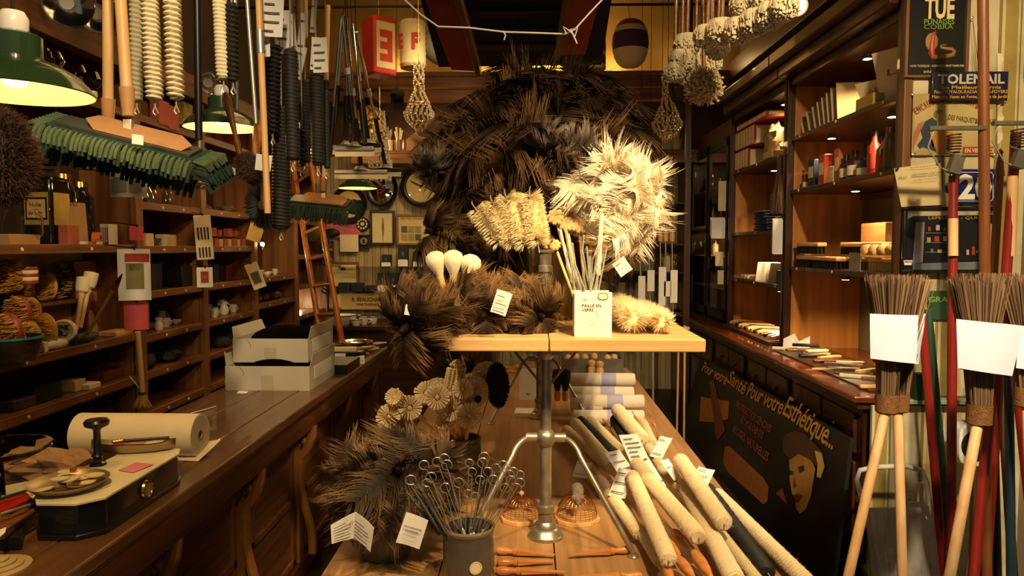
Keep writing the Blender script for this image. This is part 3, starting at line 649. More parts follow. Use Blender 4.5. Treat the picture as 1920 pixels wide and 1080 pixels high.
for (px, py, r, l) in ((1042,407,17,'flower shaped brown brush, leftmost beside the bottle brushes'),(1062,420,16,'flower shaped brown brush second from the left'),(1086,422,18,'flower shaped brown brush in the middle over the straws'),(1133,408,20,'largest flower shaped brush at the right by the white plumes'),(1108,447,12,'small flower shaped brush low between the straws'),(1040,460,12,'small flower shaped brush beside the finial')):
    Y = 2.62; p = at(px, py, Y); t = thing('flower_brush', l, 'brush', p, 'flower shaped brushes behind the glass straws')
    part('bristle_head', fluted(p, (.1*(px-1085)/40, -1, .35), r*Y/F, .03), FLU, t); part('handle', MB().tube([p+V((0, .012, 0)), V((c.x+.01*(px-1085)/30, 2.58, 1.32))], [.006, .0045], 8), PW, t)
# lambswool rollers lying on the board
for (a, b, r, l) in (((1190,590),(1162,560),34,'left fluffy cream lambswool roller lying on the board end'),((1243,592),(1205,568),27,'right fluffy cream lambswool roller lying on the board end')):
    A = at(*a, 2.42); B = at(b[0], b[1], 2.8); rr = r*2.42/F; A.z = B.z = 1.3+rr*.93; t = thing('lambswool_roller', l, 'duster', A, 'lambswool rollers on the board')
    part('wool', fluffcyl(A, B+V((0, .08, 0)), rr, 5200, .0014, .5), LAMB, t); part('handle', MB().tube([B+V((0, .05, 0)), B+V((0, .3, 0))], .009, 8), PW, t)

# ================================================================= things on the low table
STONE = mat('stoneware_grey', '4c463b', .28, 0, .15, 9, bump=.05, coat=.4)
def crock(cx, cy, r, h, label):
    t = thing('stoneware_pot', label, 'pot', (cx, cy, .56)); o = (cx, cy, .56)
    part('body', MB().lathe([(0, 0), (r*.93, 0), (r*.98, .008), (r, .02), (r, h-.03), (r*.97, h-.022), (r*.99, h-.012), (r*1.02, h-.008), (r*1.02, h), (r*.9, h), (r*.88, h-.02), (r*.88, .02), (0, .02)], o, n=44), STONE, t)
    part('rim', MB().lathe([(r*.885, h-.003), (r*1.022, h-.006), (r*1.03, h+.001), (r*.95, h+.006), (r*.88, h+.001)], o, n=44), mat('rim_glaze', '6e5c40', .3, 0, .2, 20, coat=.4), t)
    return t
crock(PA.x, 2.36, .083, .185, 'grey stoneware pot with white tags holding the grey brown feather dusters')
PBp = at(880, 1010, 2.15); pb = crock(PBp.x, 2.13, .078, .19, 'grey stoneware pot with a round white sticker holding the wire straw brushes')
m = MB().lathe([(0, .0808), (.019, .0806), (.019, .079)], (PBp.x, 2.13, .56+.095), (.36, -1, 0), 24); part('round_sticker', m, PAPER2, pb)
m = MB().lathe([(.0155, .0812), (.0165, .0812)], (PBp.x, 2.13, .56+.095), (.36, -1, 0), 24); part('sticker_ring', m, INKG, pb)
PCp = at(870, 880, 3.1); crock(PCp.x, 3.1, .075, .2, 'dark stoneware pot farther back holding the round dish brushes')
def leaflet(pts, label, head=None, big=None):
    t = tag(pts, label, lines=6 if not head else 3, name='product_leaflet', cat='leaflet'); return t
leaflet([at(620, 985, 2.04), at(666, 960, 2.06), at(662, 1010, 2.08), at(622, 1020, 2.04)], 'left page of the open folded white leaflet hanging on the stoneware pot')
leaflet([at(666, 960, 2.06), at(701, 990, 2.02), at(694, 1035, 2.02), at(662, 1010, 2.08)], 'right page of the open folded white leaflet hanging on the stoneware pot')
leaflet([at(636, 936, 2.3), at(684, 942, 2.26), at(672, 962, 2.26), at(648, 958, 2.3)], 'small white leaflet half hidden under the grey brown plumes')
P4 = [at(762, 960, 1.98), at(803, 976, 1.96), at(786, 1030, 1.96), at(742, 1017, 1.98)]
t = tag(P4, 'white tag printed STRAUSSENFEDER-STAUBWEDEL hanging on the stoneware pot', lines=0)
xa = (P4[2]-P4[3]).normalized(); ya = (P4[0]-P4[3]).normalized(); zz = xa.cross(ya).normalized(); Mt = lambda u, v: Matrix.Translation(P4[3]+(P4[2]-P4[3])*u+(P4[0]-P4[3])*v+zz*.004) @ Matrix((xa, ya, zz)).transposed().to_4x4()
m = MB(); text(m, 'STRAUSSENFEDER-', Mt(.5, .56), .006, .057, bold=.02, align='CENTER'); text(m, 'STAUBWEDEL', Mt(.5, .45), .006, .04, bold=.02, align='CENTER'); part('lettering', m, INK, t)
m = MB(); text(m, 'STRAUSSENFEDERN WEICH', Mt(.5, .32), .003, .05, align='CENTER'); text(m, 'AUS FEDERN DER STRAUSSE', Mt(.5, .25), .003, .05, align='CENTER'); text(m, 'HANDARBEIT', Mt(.5, .18), .003, .03, align='CENTER'); text(m, 'ooooooooo', Mt(.1, .85), .002, .03); part('small_print', m, INKG, t)
# wire straw brushes with loops
loops = [(795,872),(820,866),(833,860),(838,872),(880,868),(908,858),(905,868),(930,878),(943,872),(950,880),(955,890),(962,885),(975,905),(968,915),(958,900),(885,885),(915,885),(808,895),(835,915),(878,925),(860,905),(770,900),(800,905),(947,915),(925,900),(900,900),(890,930),(975,890)]
for i, (px, py) in enumerate(loops):
    e = at(px, py, 2.06+rnd(-.05, .07)); b_ = V((PBp.x+(e.x-PBp.x)*-.18+rnd(-.02, .02), 2.13+rnd(-.035, .035), .6)); d = (e-b_).normalized(); u = d.cross(V((0, 1, 0))).normalized()
    if abs(u.z) > .9: u = V((1, 0, 0))
    t = thing('wire_straw_brush', 'wire straw brush with a round loop end standing in the front stoneware pot', 'brush', b_, 'looped wire straw brushes')
    Rr = .0145*rnd(.85, 1.15); cc = e; pts = [b_, b_.lerp(e-d*Rr, .5)+u*rnd(-.004, .004), cc-d*Rr]
    for k in range(1, 12): a = -PI/2+2*PI*k/12*.98; pts.append(cc+u*math.cos(a)*Rr+d*math.sin(a)*Rr)
    part('wire', MB().tube(pts, .0013, 6), STEEL, t)
    part('bristles', ridged(MB(), b_, b_.lerp(e, .42), .0042, .005, .3, 8, 3), STRB if i % 2 else BLKM, t)
for i, (px, py) in enumerate(((775,918),(785,912),(795,925),(805,930),(790,945),(765,925),(812,945),(905,905))):
    e = at(px, py, 2.03+.012*i); b_ = V((PBp.x+rnd(-.02, .01), 2.13+rnd(-.03, .02), .62)); t = thing('black_straw_brush', 'straw brush with black bristles upward leaning out of the front stoneware pot', 'brush', b_, 'black bristled straw brushes')
    k = b_.lerp(e, .45); part('bristles', ridged(MB(), k, e, .0055, .006, .45, 10, 4), mat('black_bristle', '17130f', .5, 0, .2, tip='57534a'), t); part('wire', MB().tube([b_, k, e+(e-b_).normalized()*.008], .0014, 5), STEEL, t)
# round dish brushes (wooden head with radiating fibre tufts)
FIB = mat('fibre_tufts', 'cfae74', .75, 0, .08, 30, tip='e6cd9c')
def dish_head(mb, c, ax, r, n=22, face=0):
    q = V(ax).normalized().to_track_quat('Z', 'Y'); c = V(c)
    for row in (-1, 0, 1):
        for i in range(n):
            th = 2*PI*(i+.12*row)/n+rnd(-.04, .04); o = q @ V((math.cos(th), math.sin(th), row*.45)); o.normalize(); s = q @ V((-math.sin(th), math.cos(th), 0)); z = q @ V((0, 0, 1)); L = r*rnd(.92, 1.05)
            vs = [c+o*r*.28+s*.0015-z*.002, c+o*r*.28-s*.0015-z*.002, c+o*r*.28-s*.0015+z*.002, c+o*r*.28+s*.0015+z*.002]
            w_ = 2.0*r/n; vs += [c+o*L+s*w_-z*.004, c+o*L-s*w_-z*.004, c+o*L-s*w_+z*.004, c+o*L+s*w_+z*.004]
            mb.add(vs, [(0, 1, 2, 3), (7, 6, 5, 4), (0, 4, 5, 1), (1, 5, 6, 2), (2, 6, 7, 3), (3, 7, 4, 0)], [0]*4+[1]*4)
dl = ((740,745,17,'dish brush with radiating cream tufts, top left of the group'),(730,782,24,'dish brush with radiating cream tufts, lowest left of the group'),(768,765,24,'dish brush with radiating tufts left of the middle'),(800,737,22,'dish brush with radiating tufts at the upper middle'),(820,745,24,'dish brush with radiating tufts standing on a visible handle'),(850,765,26,'dish brush with radiating tufts right of the middle'),(868,730,20,'dish brush with radiating tufts under the black and white duster'),(880,780,24,'dish brush with radiating tufts rightmost over the dark pot'),(835,790,18,'small dish brush low above the dark pot'))
for (px, py, r, l) in dl:
    Y = 2.95+rnd(-.08, .08); p = at(px, py, Y); t = thing('dish_brush', l, 'brush', p, 'radiating dish brushes in the dark pot'); m = MB(); ax = (rnd(-.35, .35), -1, rnd(.1, .5)); dish_head(m, p, ax, r*Y/F*1.05, 20)
    part('tufts', m, FIB, t); q = V((PCp.x+(p.x-PCp.x)*.12, 3.1, .72)); part('core', MB().ell(p, .011), PW, t)
    part('handle', MB().tube([p+(q-p).normalized()*.004, p.lerp(q, .25), q], [.011, .0085, .007], 10), PW, t)
a, b_ = at(858, 682, 3.0), at(850, 725, 3.0); t = thing('toilet_brush', 'upright brush with rows of cream tufts sticking up above the dish brushes', 'brush', b_); m = MB()
for i in range(12):
    for j in range(14):
        th = 2*PI*j/14; o = V((math.cos(th), math.sin(th)*.8, .15)); p = b_.lerp(a, i/11); L = .042*(1 if i < 9 else 1-(i-8)*.17)
        if i > 8: o = (o+V((0, 0, (i-8)*.35))).normalized()
        m.tube([p+o*.012, p+o*L], [.002, .0045], 5)
part('tufts', m, mat('cream_tuft', 'dcc591', .75, 0, .08, 30), t); part('core', MB().cyl(b_-V((0, 0, .03)), a, .016, .013, 12), PW, t); part('handle', MB().tube([b_, V((PCp.x, 3.1, .7))], .01, 8), PW, t)
# black and white wool dusters leaning from the dark pot
WOOLK = mat('black_wool', '0e0c0b', .9, 0, .3, 40, tip='1e1a17'); WOOLW = mat('cream_wool', 'cdb98e', .9, 0, .1, 40, tip='e4d4ae')
def woolpad(c, ax, r, mt, label, th=.4, n=2600, spot=None):
    t = thing('wool_duster', label, 'duster', c); m = MB(); q = frame(c, ax); m.M = q; m.ell((0, 0, 0), (r[0]*.9, r[1]*.9, r[2]*.85), 22, 14); m.a = [.3]*len(m.v)
    for i in range(n):
        u = rv(); p = V((u.x*r[0], u.y*r[1], u.z*r[2])); m.rib([p*.85, p, p*1.06+rv()*.003], [.0016, .0012, .0003], rv(), [.2, .6, 1])
    m.M = None; part('wool', m, mt, t)
    if spot: m = MB(); m.M = q; m.ell(spot, (.016, .016, .01)); part('black_patch', m, WOOLK, t, label='black patch in the cream wool')
    return t
c = at(933, 722, 3.05); woolpad(c, (.2, -1, .3), (.05, .095, .03), WOOLK, 'black oval wool duster with a small white mark above the lying brush'); 
ch = list(COL.objects)[-1]
c2 = at(888, 735, 3.0); woolpad(c2, (-.2, -1, .2), (.062, .066, .045), WOOLW, 'cream wool duster with a black patch next to the dish brushes', spot=(.03, -.028, .035))
c2 = at(912, 700, 3.15); woolpad(c2, (.3, -1, .5), (.06, .05, .05), WOOLW, 'cream wool duster behind the black oval one')
c2 = at(860, 682, 3.3); woolpad(c2, (.1, -1, .6), (.1, .05, .04), WOOLK, 'black wool duster just under the raised board behind the tufted brush')
c2 = at(822, 730, 3.2); woolpad(c2, (.1, -1, .2), (.06, .05, .04), WOOLW, 'pale wool duster mostly hidden by the dish brushes')
# half round brush with white bristles lying behind the pot
c = at(905, 820, 3.12); c.z = .60; t = thing('fan_brush', 'round white bristle brush with a dark wooden centre lying on the low table', 'brush', (c.x, c.y, .56)); m = MB()
for row in range(3):
    for i in range(44):
        th = -1.2+2.6*i/43; o = V((math.cos(th), (row-1)*.25, math.sin(th)*.75)).normalized(); m.tube([c+o*.03, c+o*.088], [.004, .0055], 5)
part('bristles', m, mat('white_bristle', 'dccaa0', .7, 0, .08, 30), t); part('core', MB().ell(c, (.036, .03, .034)), MW, t); part('handle', MB().tube([c, c+V((-.12, .05, -.01))], [.014, .01], 10), MW, t)
# wire cheese domes on octagonal boards
COPW = mat('copper_wire', 'a86a3e', .3, 1, .1)
def dome(px, py, Y, s, label, mouse=False):
    c = at(px, py, Y); c.z = .56; t = thing('cheese_dome', label, 'cheese cover', c); r = .077*s
    m = MB(); m.M = T(c.x, c.y, .56, .2); m.prism([(r*1.15*math.cos(PI/8+k*PI/4), r*1.05*math.sin(PI/8+k*PI/4)) for k in range(8)], 0, .016); part('board', m, PWX, t, bev=.002)
    m = MB(); H = .078*s; rr = r*.98
    prof = lambda a: (rr*math.cos(a)**.7, H*math.sin(a)+.016)
    for k in range(26):
        th = 2*PI*k/26; m.tube([(c.x+prof(a*PI/2/8)[0]*math.cos(th), c.y+prof(a*PI/2/8)[0]*.9*math.sin(th), .56+prof(a*PI/2/8)[1]) for a in range(9)], .0008, 4)
    for k in range(14):
        a = k/14*PI/2; p = prof(a); m.tube([(c.x+p[0]*math.cos(i*PI/12), c.y+p[0]*.9*math.sin(i*PI/12), .56+p[1]) for i in range(25)], .0008, 4)
    part('wire_mesh', m, COPW, t)
    part('knob', MB().lathe([(.004, 0), (.01, .01), (.008, .018), (0, .022)], (c.x, c.y, .56+H+.016), n=12), PW, t)
    return c, H
dome(978, 950, 2.68, .95, 'copper wire cheese dome on an octagonal board, left of the stand column')
c, H = dome(1082, 945, 2.68, 1.0, 'copper wire cheese dome on an octagonal board with a toy mouse on top')
t = thing('toy_mouse', 'grey felt toy mouse sitting on the right cheese dome', 'toy', (c.x, c.y-.02, .56+H)); o = V((c.x, c.y-.035, .56+H+.006))
part('body', MB().lathe([(0, -.05), (.008, -.045), (.014, -.032), (.022, -.01), (.026, .012), (.022, .032), (.01, .045), (0, .048)], o+V((0, .02, .022)), (0, .75, .6), 16), mat('grey_felt', '5e564c', .9, 0, .35, 60, bump=.3, bs=120), t)
for sx in (-1, 1): part('ear', MB().ell(o+V((sx*.015, -.008, .018)), (.009, .003, .009)), mat('pink_felt', '7d5a4a', .9), t)
part('tail', MB().tube([o+V((-.015, .04, .03)), o+V((-.05, .03, .01)), o+V((-.075, .0, -.02))], .0013, 5), BLKM, t)
# turned wooden scrapers on the near table edge
def scraper(ax_, b_, label, r=.013, mt=None):
    a = atz(*ax_, .575); b = atz(*b_, .575); d = (b-a); L = d.length; d.normalize(); t = thing('wooden_spatula', label, 'spatula', a.lerp(b, .5)-V((0, 0, .015)), 'turned wooden spatulas on the near table edge')
    h = L*.36; part('handle', MB().lathe([(0, 0), (r*.8, .003), (r*1.1, .015), (r, h*.4), (r*.65, h*.75), (r*.9, h*.85), (r*1.0, h*.93), (r*.7, h)], a, d, 16), OW, t)
    s = d.cross(V((0, 0, 1))).normalized(); p = a+d*h; q = b; u = V((0, 0, 1))
    part('blade', MB().add([p-s*r*.9-u*.008, p+s*r*.9-u*.008, p+s*r*.9+u*.008, p-s*r*.9+u*.008, q-s*r*.5-u*.002, q+s*r*.4-u*.002, q+s*r*.4+u*.001, q-s*r*.5+u*.001], [(0, 3, 2, 1), (4, 5, 6, 7), (0, 1, 5, 4), (1, 2, 6, 5), (2, 3, 7, 6), (3, 0, 4, 7)]), OW, t, bev=.001)
scraper((930,1032),(1040,1040),'wooden spatula at the left of the stand foot, farthest of its row'); scraper((932,1055),(1038,1052),'wooden spatula at the left of the stand foot, second of its row'); scraper((930,1070),(1060,1072),'wooden spatula at the left of the stand foot, third of its row')
scraper((1185,1030),(1068,1040),'wooden spatula at the right of the stand foot lying alone'); scraper((1205,1080),(1085,1080),'wooden spatula at the right of the stand foot, cut by the picture edge'); scraper((935,1090),(1050,1095),'wooden spatula nearest the lower picture edge')

# long brushes lying on the right of the low table
CRM = mat('cream_bristle', 'bda77a', .8, 0, .07, 30, tip='decba4', sheen=.2); CRM2 = mat('grey_cream_bristle', 'a8996f', .8, 0, .08, 30, tip='cabb90', sheen=.2); BBR = mat('dark_bristle', '14110d', .7, 0, .3, 40, tip='1d1915')
def lbrush(a, b, wpx, z, label, mt=CRM, amp=.2, pitch=.015, handle=None, z2=None, fz=1500):
    z2 = z if z2 is None else z2; A = atz(*a, z); B = atz(*b, z2); r = wpx*.57*((A.y+B.y)/2)/F
    t = thing('radiator_brush', label, 'brush', (A+B)/2-V((0, 0, r)), 'long round brushes piled on the low table'); part('bristles', ridged(MB(), A, B, r*.97, pitch, amp, 24, 5, fuzz=fz), mt, t)
    d = (A-B).normalized()
    if handle: h = handle; part('wire_stem', MB().tube([A-d*.01, A+d*h], .003, 6), WIRE, t); part('wooden_handle', MB().lathe([(.004, 0), (.012, .01), (.016, .05), (.011, .09), (0, .1)], A+d*h, d, 12), OW, t)
    else: part('wire_stem', MB().tube([B+d*.01, B-d*.015], .0025, 6), WIRE, t)
    return t
lbrush((1061,806),(1148,880),20,.62,'long cream round brush starting left of the stay, rear part of the pile'); lbrush((1120,893),(1200,1003),22,.60,'long cream round brush lying under the stay foot'); lbrush((1198,990),(1236,1052),22,.60,'cream round brush peeping out under the tied brush near the front')
lbrush((1078,793),(1152,880),22,.64,'cream round brush right beside the stay, upper left of pile'); lbrush((1088,786),(1152,848),15,.63,'thin black round brush between two cream ones',BBR,.25); lbrush((1106,788),(1160,842),18,.64,'cream round brush with fine rings at the back of the pile', CRM2)
lbrush((1157,768),(1204,824),25,.70,'thick cream round brush leaning on the towel rolls'); lbrush((1153,786),(1182,838),20,.65,'thick black round brush under the one leaning on the towels',BBR,.25); lbrush((1206,793),(1224,832),16,.64,'short pale round brush near the rear wooden handles',CRM2); lbrush((1214,835),(1240,875),18,.62,'pale greenish round brush half hidden by tags',CRM2)
lbrush((1192,870),(1310,1008),29,.69,'thick cream round brush crossing the middle of the pile on top',z2=.67); lbrush((1186,893),(1254,1050),28,.68,'thick cream round brush left of the crossing one, end toward the stand foot',z2=.66); lbrush((1275,862),(1358,982),29,.70,'thick cream round brush uppermost at the right of the pile',z2=.68)
lbrush((1282,908),(1380,1090),30,.62,'longest cream round brush running out of the picture at the bottom',CRM,.2,.013); lbrush((1326,915),(1440,1075),27,.60,'long black brush lying along the right of the pile',BBR,.3,z2=.6); lbrush((1345,925),(1518,1095),25,.60,'long cream rope ribbed brush at the right edge of the table',CRM,.3,.016); lbrush((1350,998),(1422,1090),20,.59,'tan ribbed brush between the black brush and the longest one',CRM2,.3,.012); lbrush((1240,880),(1275,915),18,.61,'pale round brush under the uppermost right brush',CRM2)
def egg(a, b, r, z, label, mt=OW):
    A = atz(*a, z); B = atz(*b, z-.01); d = B-A; L = d.length; t = thing('egg_handled_brush', label.replace(' handle', ' handled brush', 1), 'brush', (A+B)/2-V((0, 0, r)), 'orange wooden brush handles in the pile')
    part('grip', MB().lathe([(0, 0), (r*.6, L*.04), (r*.95, L*.22), (r, L*.45), (r*.8, L*.7), (r*.5, L*.88), (r*.45, L*.95), (0, L)], A, d, 16), mt, t)
    part('wire_stem', MB().tube([A+d.normalized()*.01, A-d.normalized()*.1], .003, 6), WIRE, t)
for (a, b, r, z, l) in (((1262,995),(1300,1030),.018,.62,'orange wooden handle right below the crossing brush'),((1270,1045),(1302,1085),.018,.62,'orange wooden handle near the bottom edge, left'),((1300,1035),(1335,1085),.02,.62,'orange wooden handle near the bottom edge, right'),((1245,1010),(1275,1042),.017,.63,'orange wooden handle touching the end of the left thick brush'),((1248,1060),(1262,1100),.016,.62,'orange wooden handle cut by the bottom edge'),
    ((1228,800),(1220,780),.012,.64,'small pale wooden handle at the rear right, right one'),((1216,800),(1208,782),.012,.64,'small pale wooden handle at the rear right, left one'),((1240,830),(1232,812),.012,.62,'small pale wooden handle below the rear pair'),((1146,800),(1130,785),.014,.63,'small orange wooden handle between the rear cream and black brushes'),((1190,780),(1200,800),.012,.66,'small orange wooden handle behind the leaning thick brush'),((1045,812),(1053,800),.01,.6,'small orange wooden handle left of the stay')):
    egg(a, b, r, z, l)
def ftag(x, y, w, h, z, ang, label, lines=3):
    c = atz(x, y, z); s = c.y/F; w *= s/2; h *= s*.9; q = Matrix.Rotation(math.radians(ang), 3, 'Z') @ Matrix.Rotation(math.radians(38), 3, 'X'); P = lambda i, j: c+q @ V((i*w, j*h, 0))
    tag((P(-1, 1), P(1, 1), P(1, -1), P(-1, -1)), label, 'white paper tags tied to the round brushes', lines)
ftag(1188,838,40,34,.72,20,'large white tag with bar lines in the middle of the pile',5); ftag(1160,865,38,28,.69,35,'white tag left of the large bar lined tag'); ftag(1166,905,34,36,.66,-30,'white tag hanging between the two left thick brushes'); ftag(1092,880,30,20,.66,-20,'white tag behind the toy mouse',2); ftag(1240,838,26,28,.68,-40,'white tag on the wires near the rear handles',2)
ftag(1222,880,18,44,.68,30,'narrow white tag under the wire stems',2); ftag(1258,880,22,26,.67,35,'white tag under the uppermost right brush',1); ftag(1318,893,34,22,.67,-40,'white tag at the right edge of the table on the black brush',3)
# towel rolls
TWL = mat('towel_white', 'cfc4ae', .9, 0, .03, bump=.2, bs=90); BAND = mat('lilac_band', '9d97b5', .7, 0, .05)
for (x, y, z, w_, l, dy) in ((1130,712,.765,120,'topmost white towel roll with lilac band',0),(1128,738,.70,120,'white towel roll second from the top',.02),(1140,752,.68,132,'white towel roll in the middle row with lilac band on the right',-.06),(1140,780,.605,132,'lowest white towel roll at the front of the stack',-.1),(1100,760,.66,60,'white towel roll ends sticking out left of the stack',.05),(1095,735,.69,50,'short white towel roll at the left back of the stack',.12)):
    c = atz(x, y, z); s = c.y/F; c.y += dy*.3; L = w_*s/2; r = .042
    t = thing('towel_roll', l, 'towel', (c.x, c.y, z-r), 'white towel rolls stacked on the low table'); m = MB(); pr = [(r*.3, -.004), (r*.9, 0), (r, .006), (r*1.02, L), (r, 2*L-.006), (r*.9, 2*L), (r*.3, 2*L+.004), (0, 2*L)]
    m.lathe(pr, c-V((L, 0, 0)), (1, 0, 0), 22); part('roll', m, TWL, t); part('paper_band', MB().lathe([(r*1.03, L*.95), (r*1.03, L*1.4)], c-V((L, 0, 0)), (1, 0, 0), 22), BAND, t)
# white folded cards, tray with pegs and other stock at the far end of the low table
c = atz(990, 750, .56); s = c.y/F; t = thing('display_card', 'white upright card with a small printed crest near the far column', 'card', c)
cw = 34*s/2; part('card', MB().sheet(c+V((-cw, 0, 0)), c+V((cw, 0, 0)), c+V((cw, .03, 60*s)), c+V((-cw, .03, 60*s)), .002), PAPER, t); m = MB(); text(m, 'W', Matrix.Translation(c+V((.0, -.003, 9*s))) @ Matrix.Rotation(PI/2, 4, 'X'), 5*s, align='CENTER', bold=.02); part('crest', m, INK, t)
c = atz(985, 772, .562); one('paper_sheet', MB().sheet(c+V((-.07, -.05, 0)), c+V((.07, -.05, 0)), c+V((.07, .1, 0)), c+V((-.06, .1, 0)), .001), PAPER, 'white sheet lying flat in front of the upright card', 'paper')
c = atz(1112, 700, .56); t = thing('peg_tray', 'grey zinc tray with turned wooden pieces at the far end of the low table', 'tray', c); x, y = c.x, c.y
part('tray', MB().bx(x-.24, x+.24, y-.005, y+.003, .56, .68).bx(x-.24, x+.24, y+.25, y+.258, .56, .68).bx(x-.24, x-.235, y, y+.25, .56, .68).bx(x+.235, x+.24, y, y+.25, .56, .68).bx(x-.24, x+.24, y, y+.25, .56, .566), mat('zinc', '6d6a60', .5, .6, .2, 8), t)
for i, dx in enumerate((-.2, -.06, .02, .12, .18, -.13)):
    one('turned_wooden_pawn', MB().lathe([(0, 0), (.03, 0), (.028, .02), (.016, .05), (.018, .07), (.028, .09), (.03, .11), (.022, .13), (0, .14)], (x+dx, y+.05+.04*(i % 3), .57), n=16), PW, 'turned wooden piece with a rounded head standing in the zinc tray', 'wooden piece', 'turned wooden pieces in the zinc tray')
for i, dx in enumerate((-.02, .04)):
    one('turned_wooden_pawn', MB().lathe([(0, 0), (.03, 0), (.03, .06), (.02, .075), (.03, .09), (.03, .115), (0, .13)], (x+dx, y-.1-.05*i, .56), n=16), PW, ('turned wooden piece in front of the zinc tray, left one', 'turned wooden piece in front of the zinc tray, right one')[i], 'wooden piece')
for i, (px, l) in enumerate(((1045,'black brush hanging down by the towels, left of two'),(1060,'black brush hanging down by the towels, right of two'))):
    p = at(px, 722, 3.9); t = thing('shaving_brush', l, 'brush', p-V((0, 0, .09))); part('handle', MB().lathe([(0, -.09), (.016, -.085), (.018, -.05), (.013, -.03)], p, n=14), OW, t); part('bristles', MB().lathe([(.014, -.03), (.03, .04), (.026, .08), (0, .09)], p, n=14), BLKM, t)
for i in range(9):
    px = 900+i*12; c = atz(px, 686+(i*7) % 16, .58); one('wooden_spoon', MB().lathe([(0, -.1), (.012, -.09), (.02, -.06), (.008, -.03), (.007, .14), (0, .15)], c, (1, rnd(-.5, .5), .05), 10), OW, 'wooden tool lying crosswise at the far end of the low table', 'wooden tool', 'wooden tools heaped at the far end of the table')
# ================================================================= pendant lamps
def pendant(px, py, Y, rpx, label, power):
    c = at(px, py, Y); r = rpx*Y/F; t = thing('pendant_lamp', label, 'lamp', c, 'green enamel pendant lamps'); x, y, z = c
    pr = [(1, 0), (1.02, .01), (.97, .1), (.82, .26), (.6, .4), (.42, .46), (.36, .5), (.36, .8), (.3, .84), (.2, .86)]
    part('shade', MB().lathe([(a*r, b*r) for a, b in pr], c, n=48), GREEN, t)
    part('shade_lining', MB().lathe([(a*r*.985, b*r-.003) for a, b in pr[1:7]]+[(0, r*.5)], c, n=48), mat('lining_enamel', 'e6d79a', .4, 0, .02), t)
    part('collar', MB().lathe([(.19*r, .85*r), (.2*r, 1.05*r), (.15*r, 1.15*r), (.05*r, 1.17*r)], c, n=24), ENAM, t)
    part('cord', MB().tube([c+V((0, 0, r*1.15)), V((x, y, 4.4))], .004, 6), BLKM, t)
    b = part('bulb', MB().lathe([(0, .08*r), (.12*r, .1*r), (.19*r, .2*r), (.18*r, .3*r), (.1*r, .4*r), (.08*r, .46*r)], c, n=20), BULB, t)
    l = lamp('POINT', c+V((0, 0, .0)), power*.5, (1, .66, .3), .03, name='pendant_bulb'); l.parent = t; l.matrix_parent_inverse = t.matrix_basis.inverted()
pendant(30, 174, 1.9, 130, 'large green enamel pendant lamp at the upper left corner of the picture', 6)
pendant(417, 240, 3.6, 68, 'green enamel pendant lamp right of the black pole, second from the front', 9)
pendant(560, 283, 5.2, 45, 'green enamel pendant lamp partly behind the long black brushes, third from the front', 9)
pendant(671, 353, 6.9, 35, 'small green enamel pendant lamp farthest back, over the mirrors', 9)

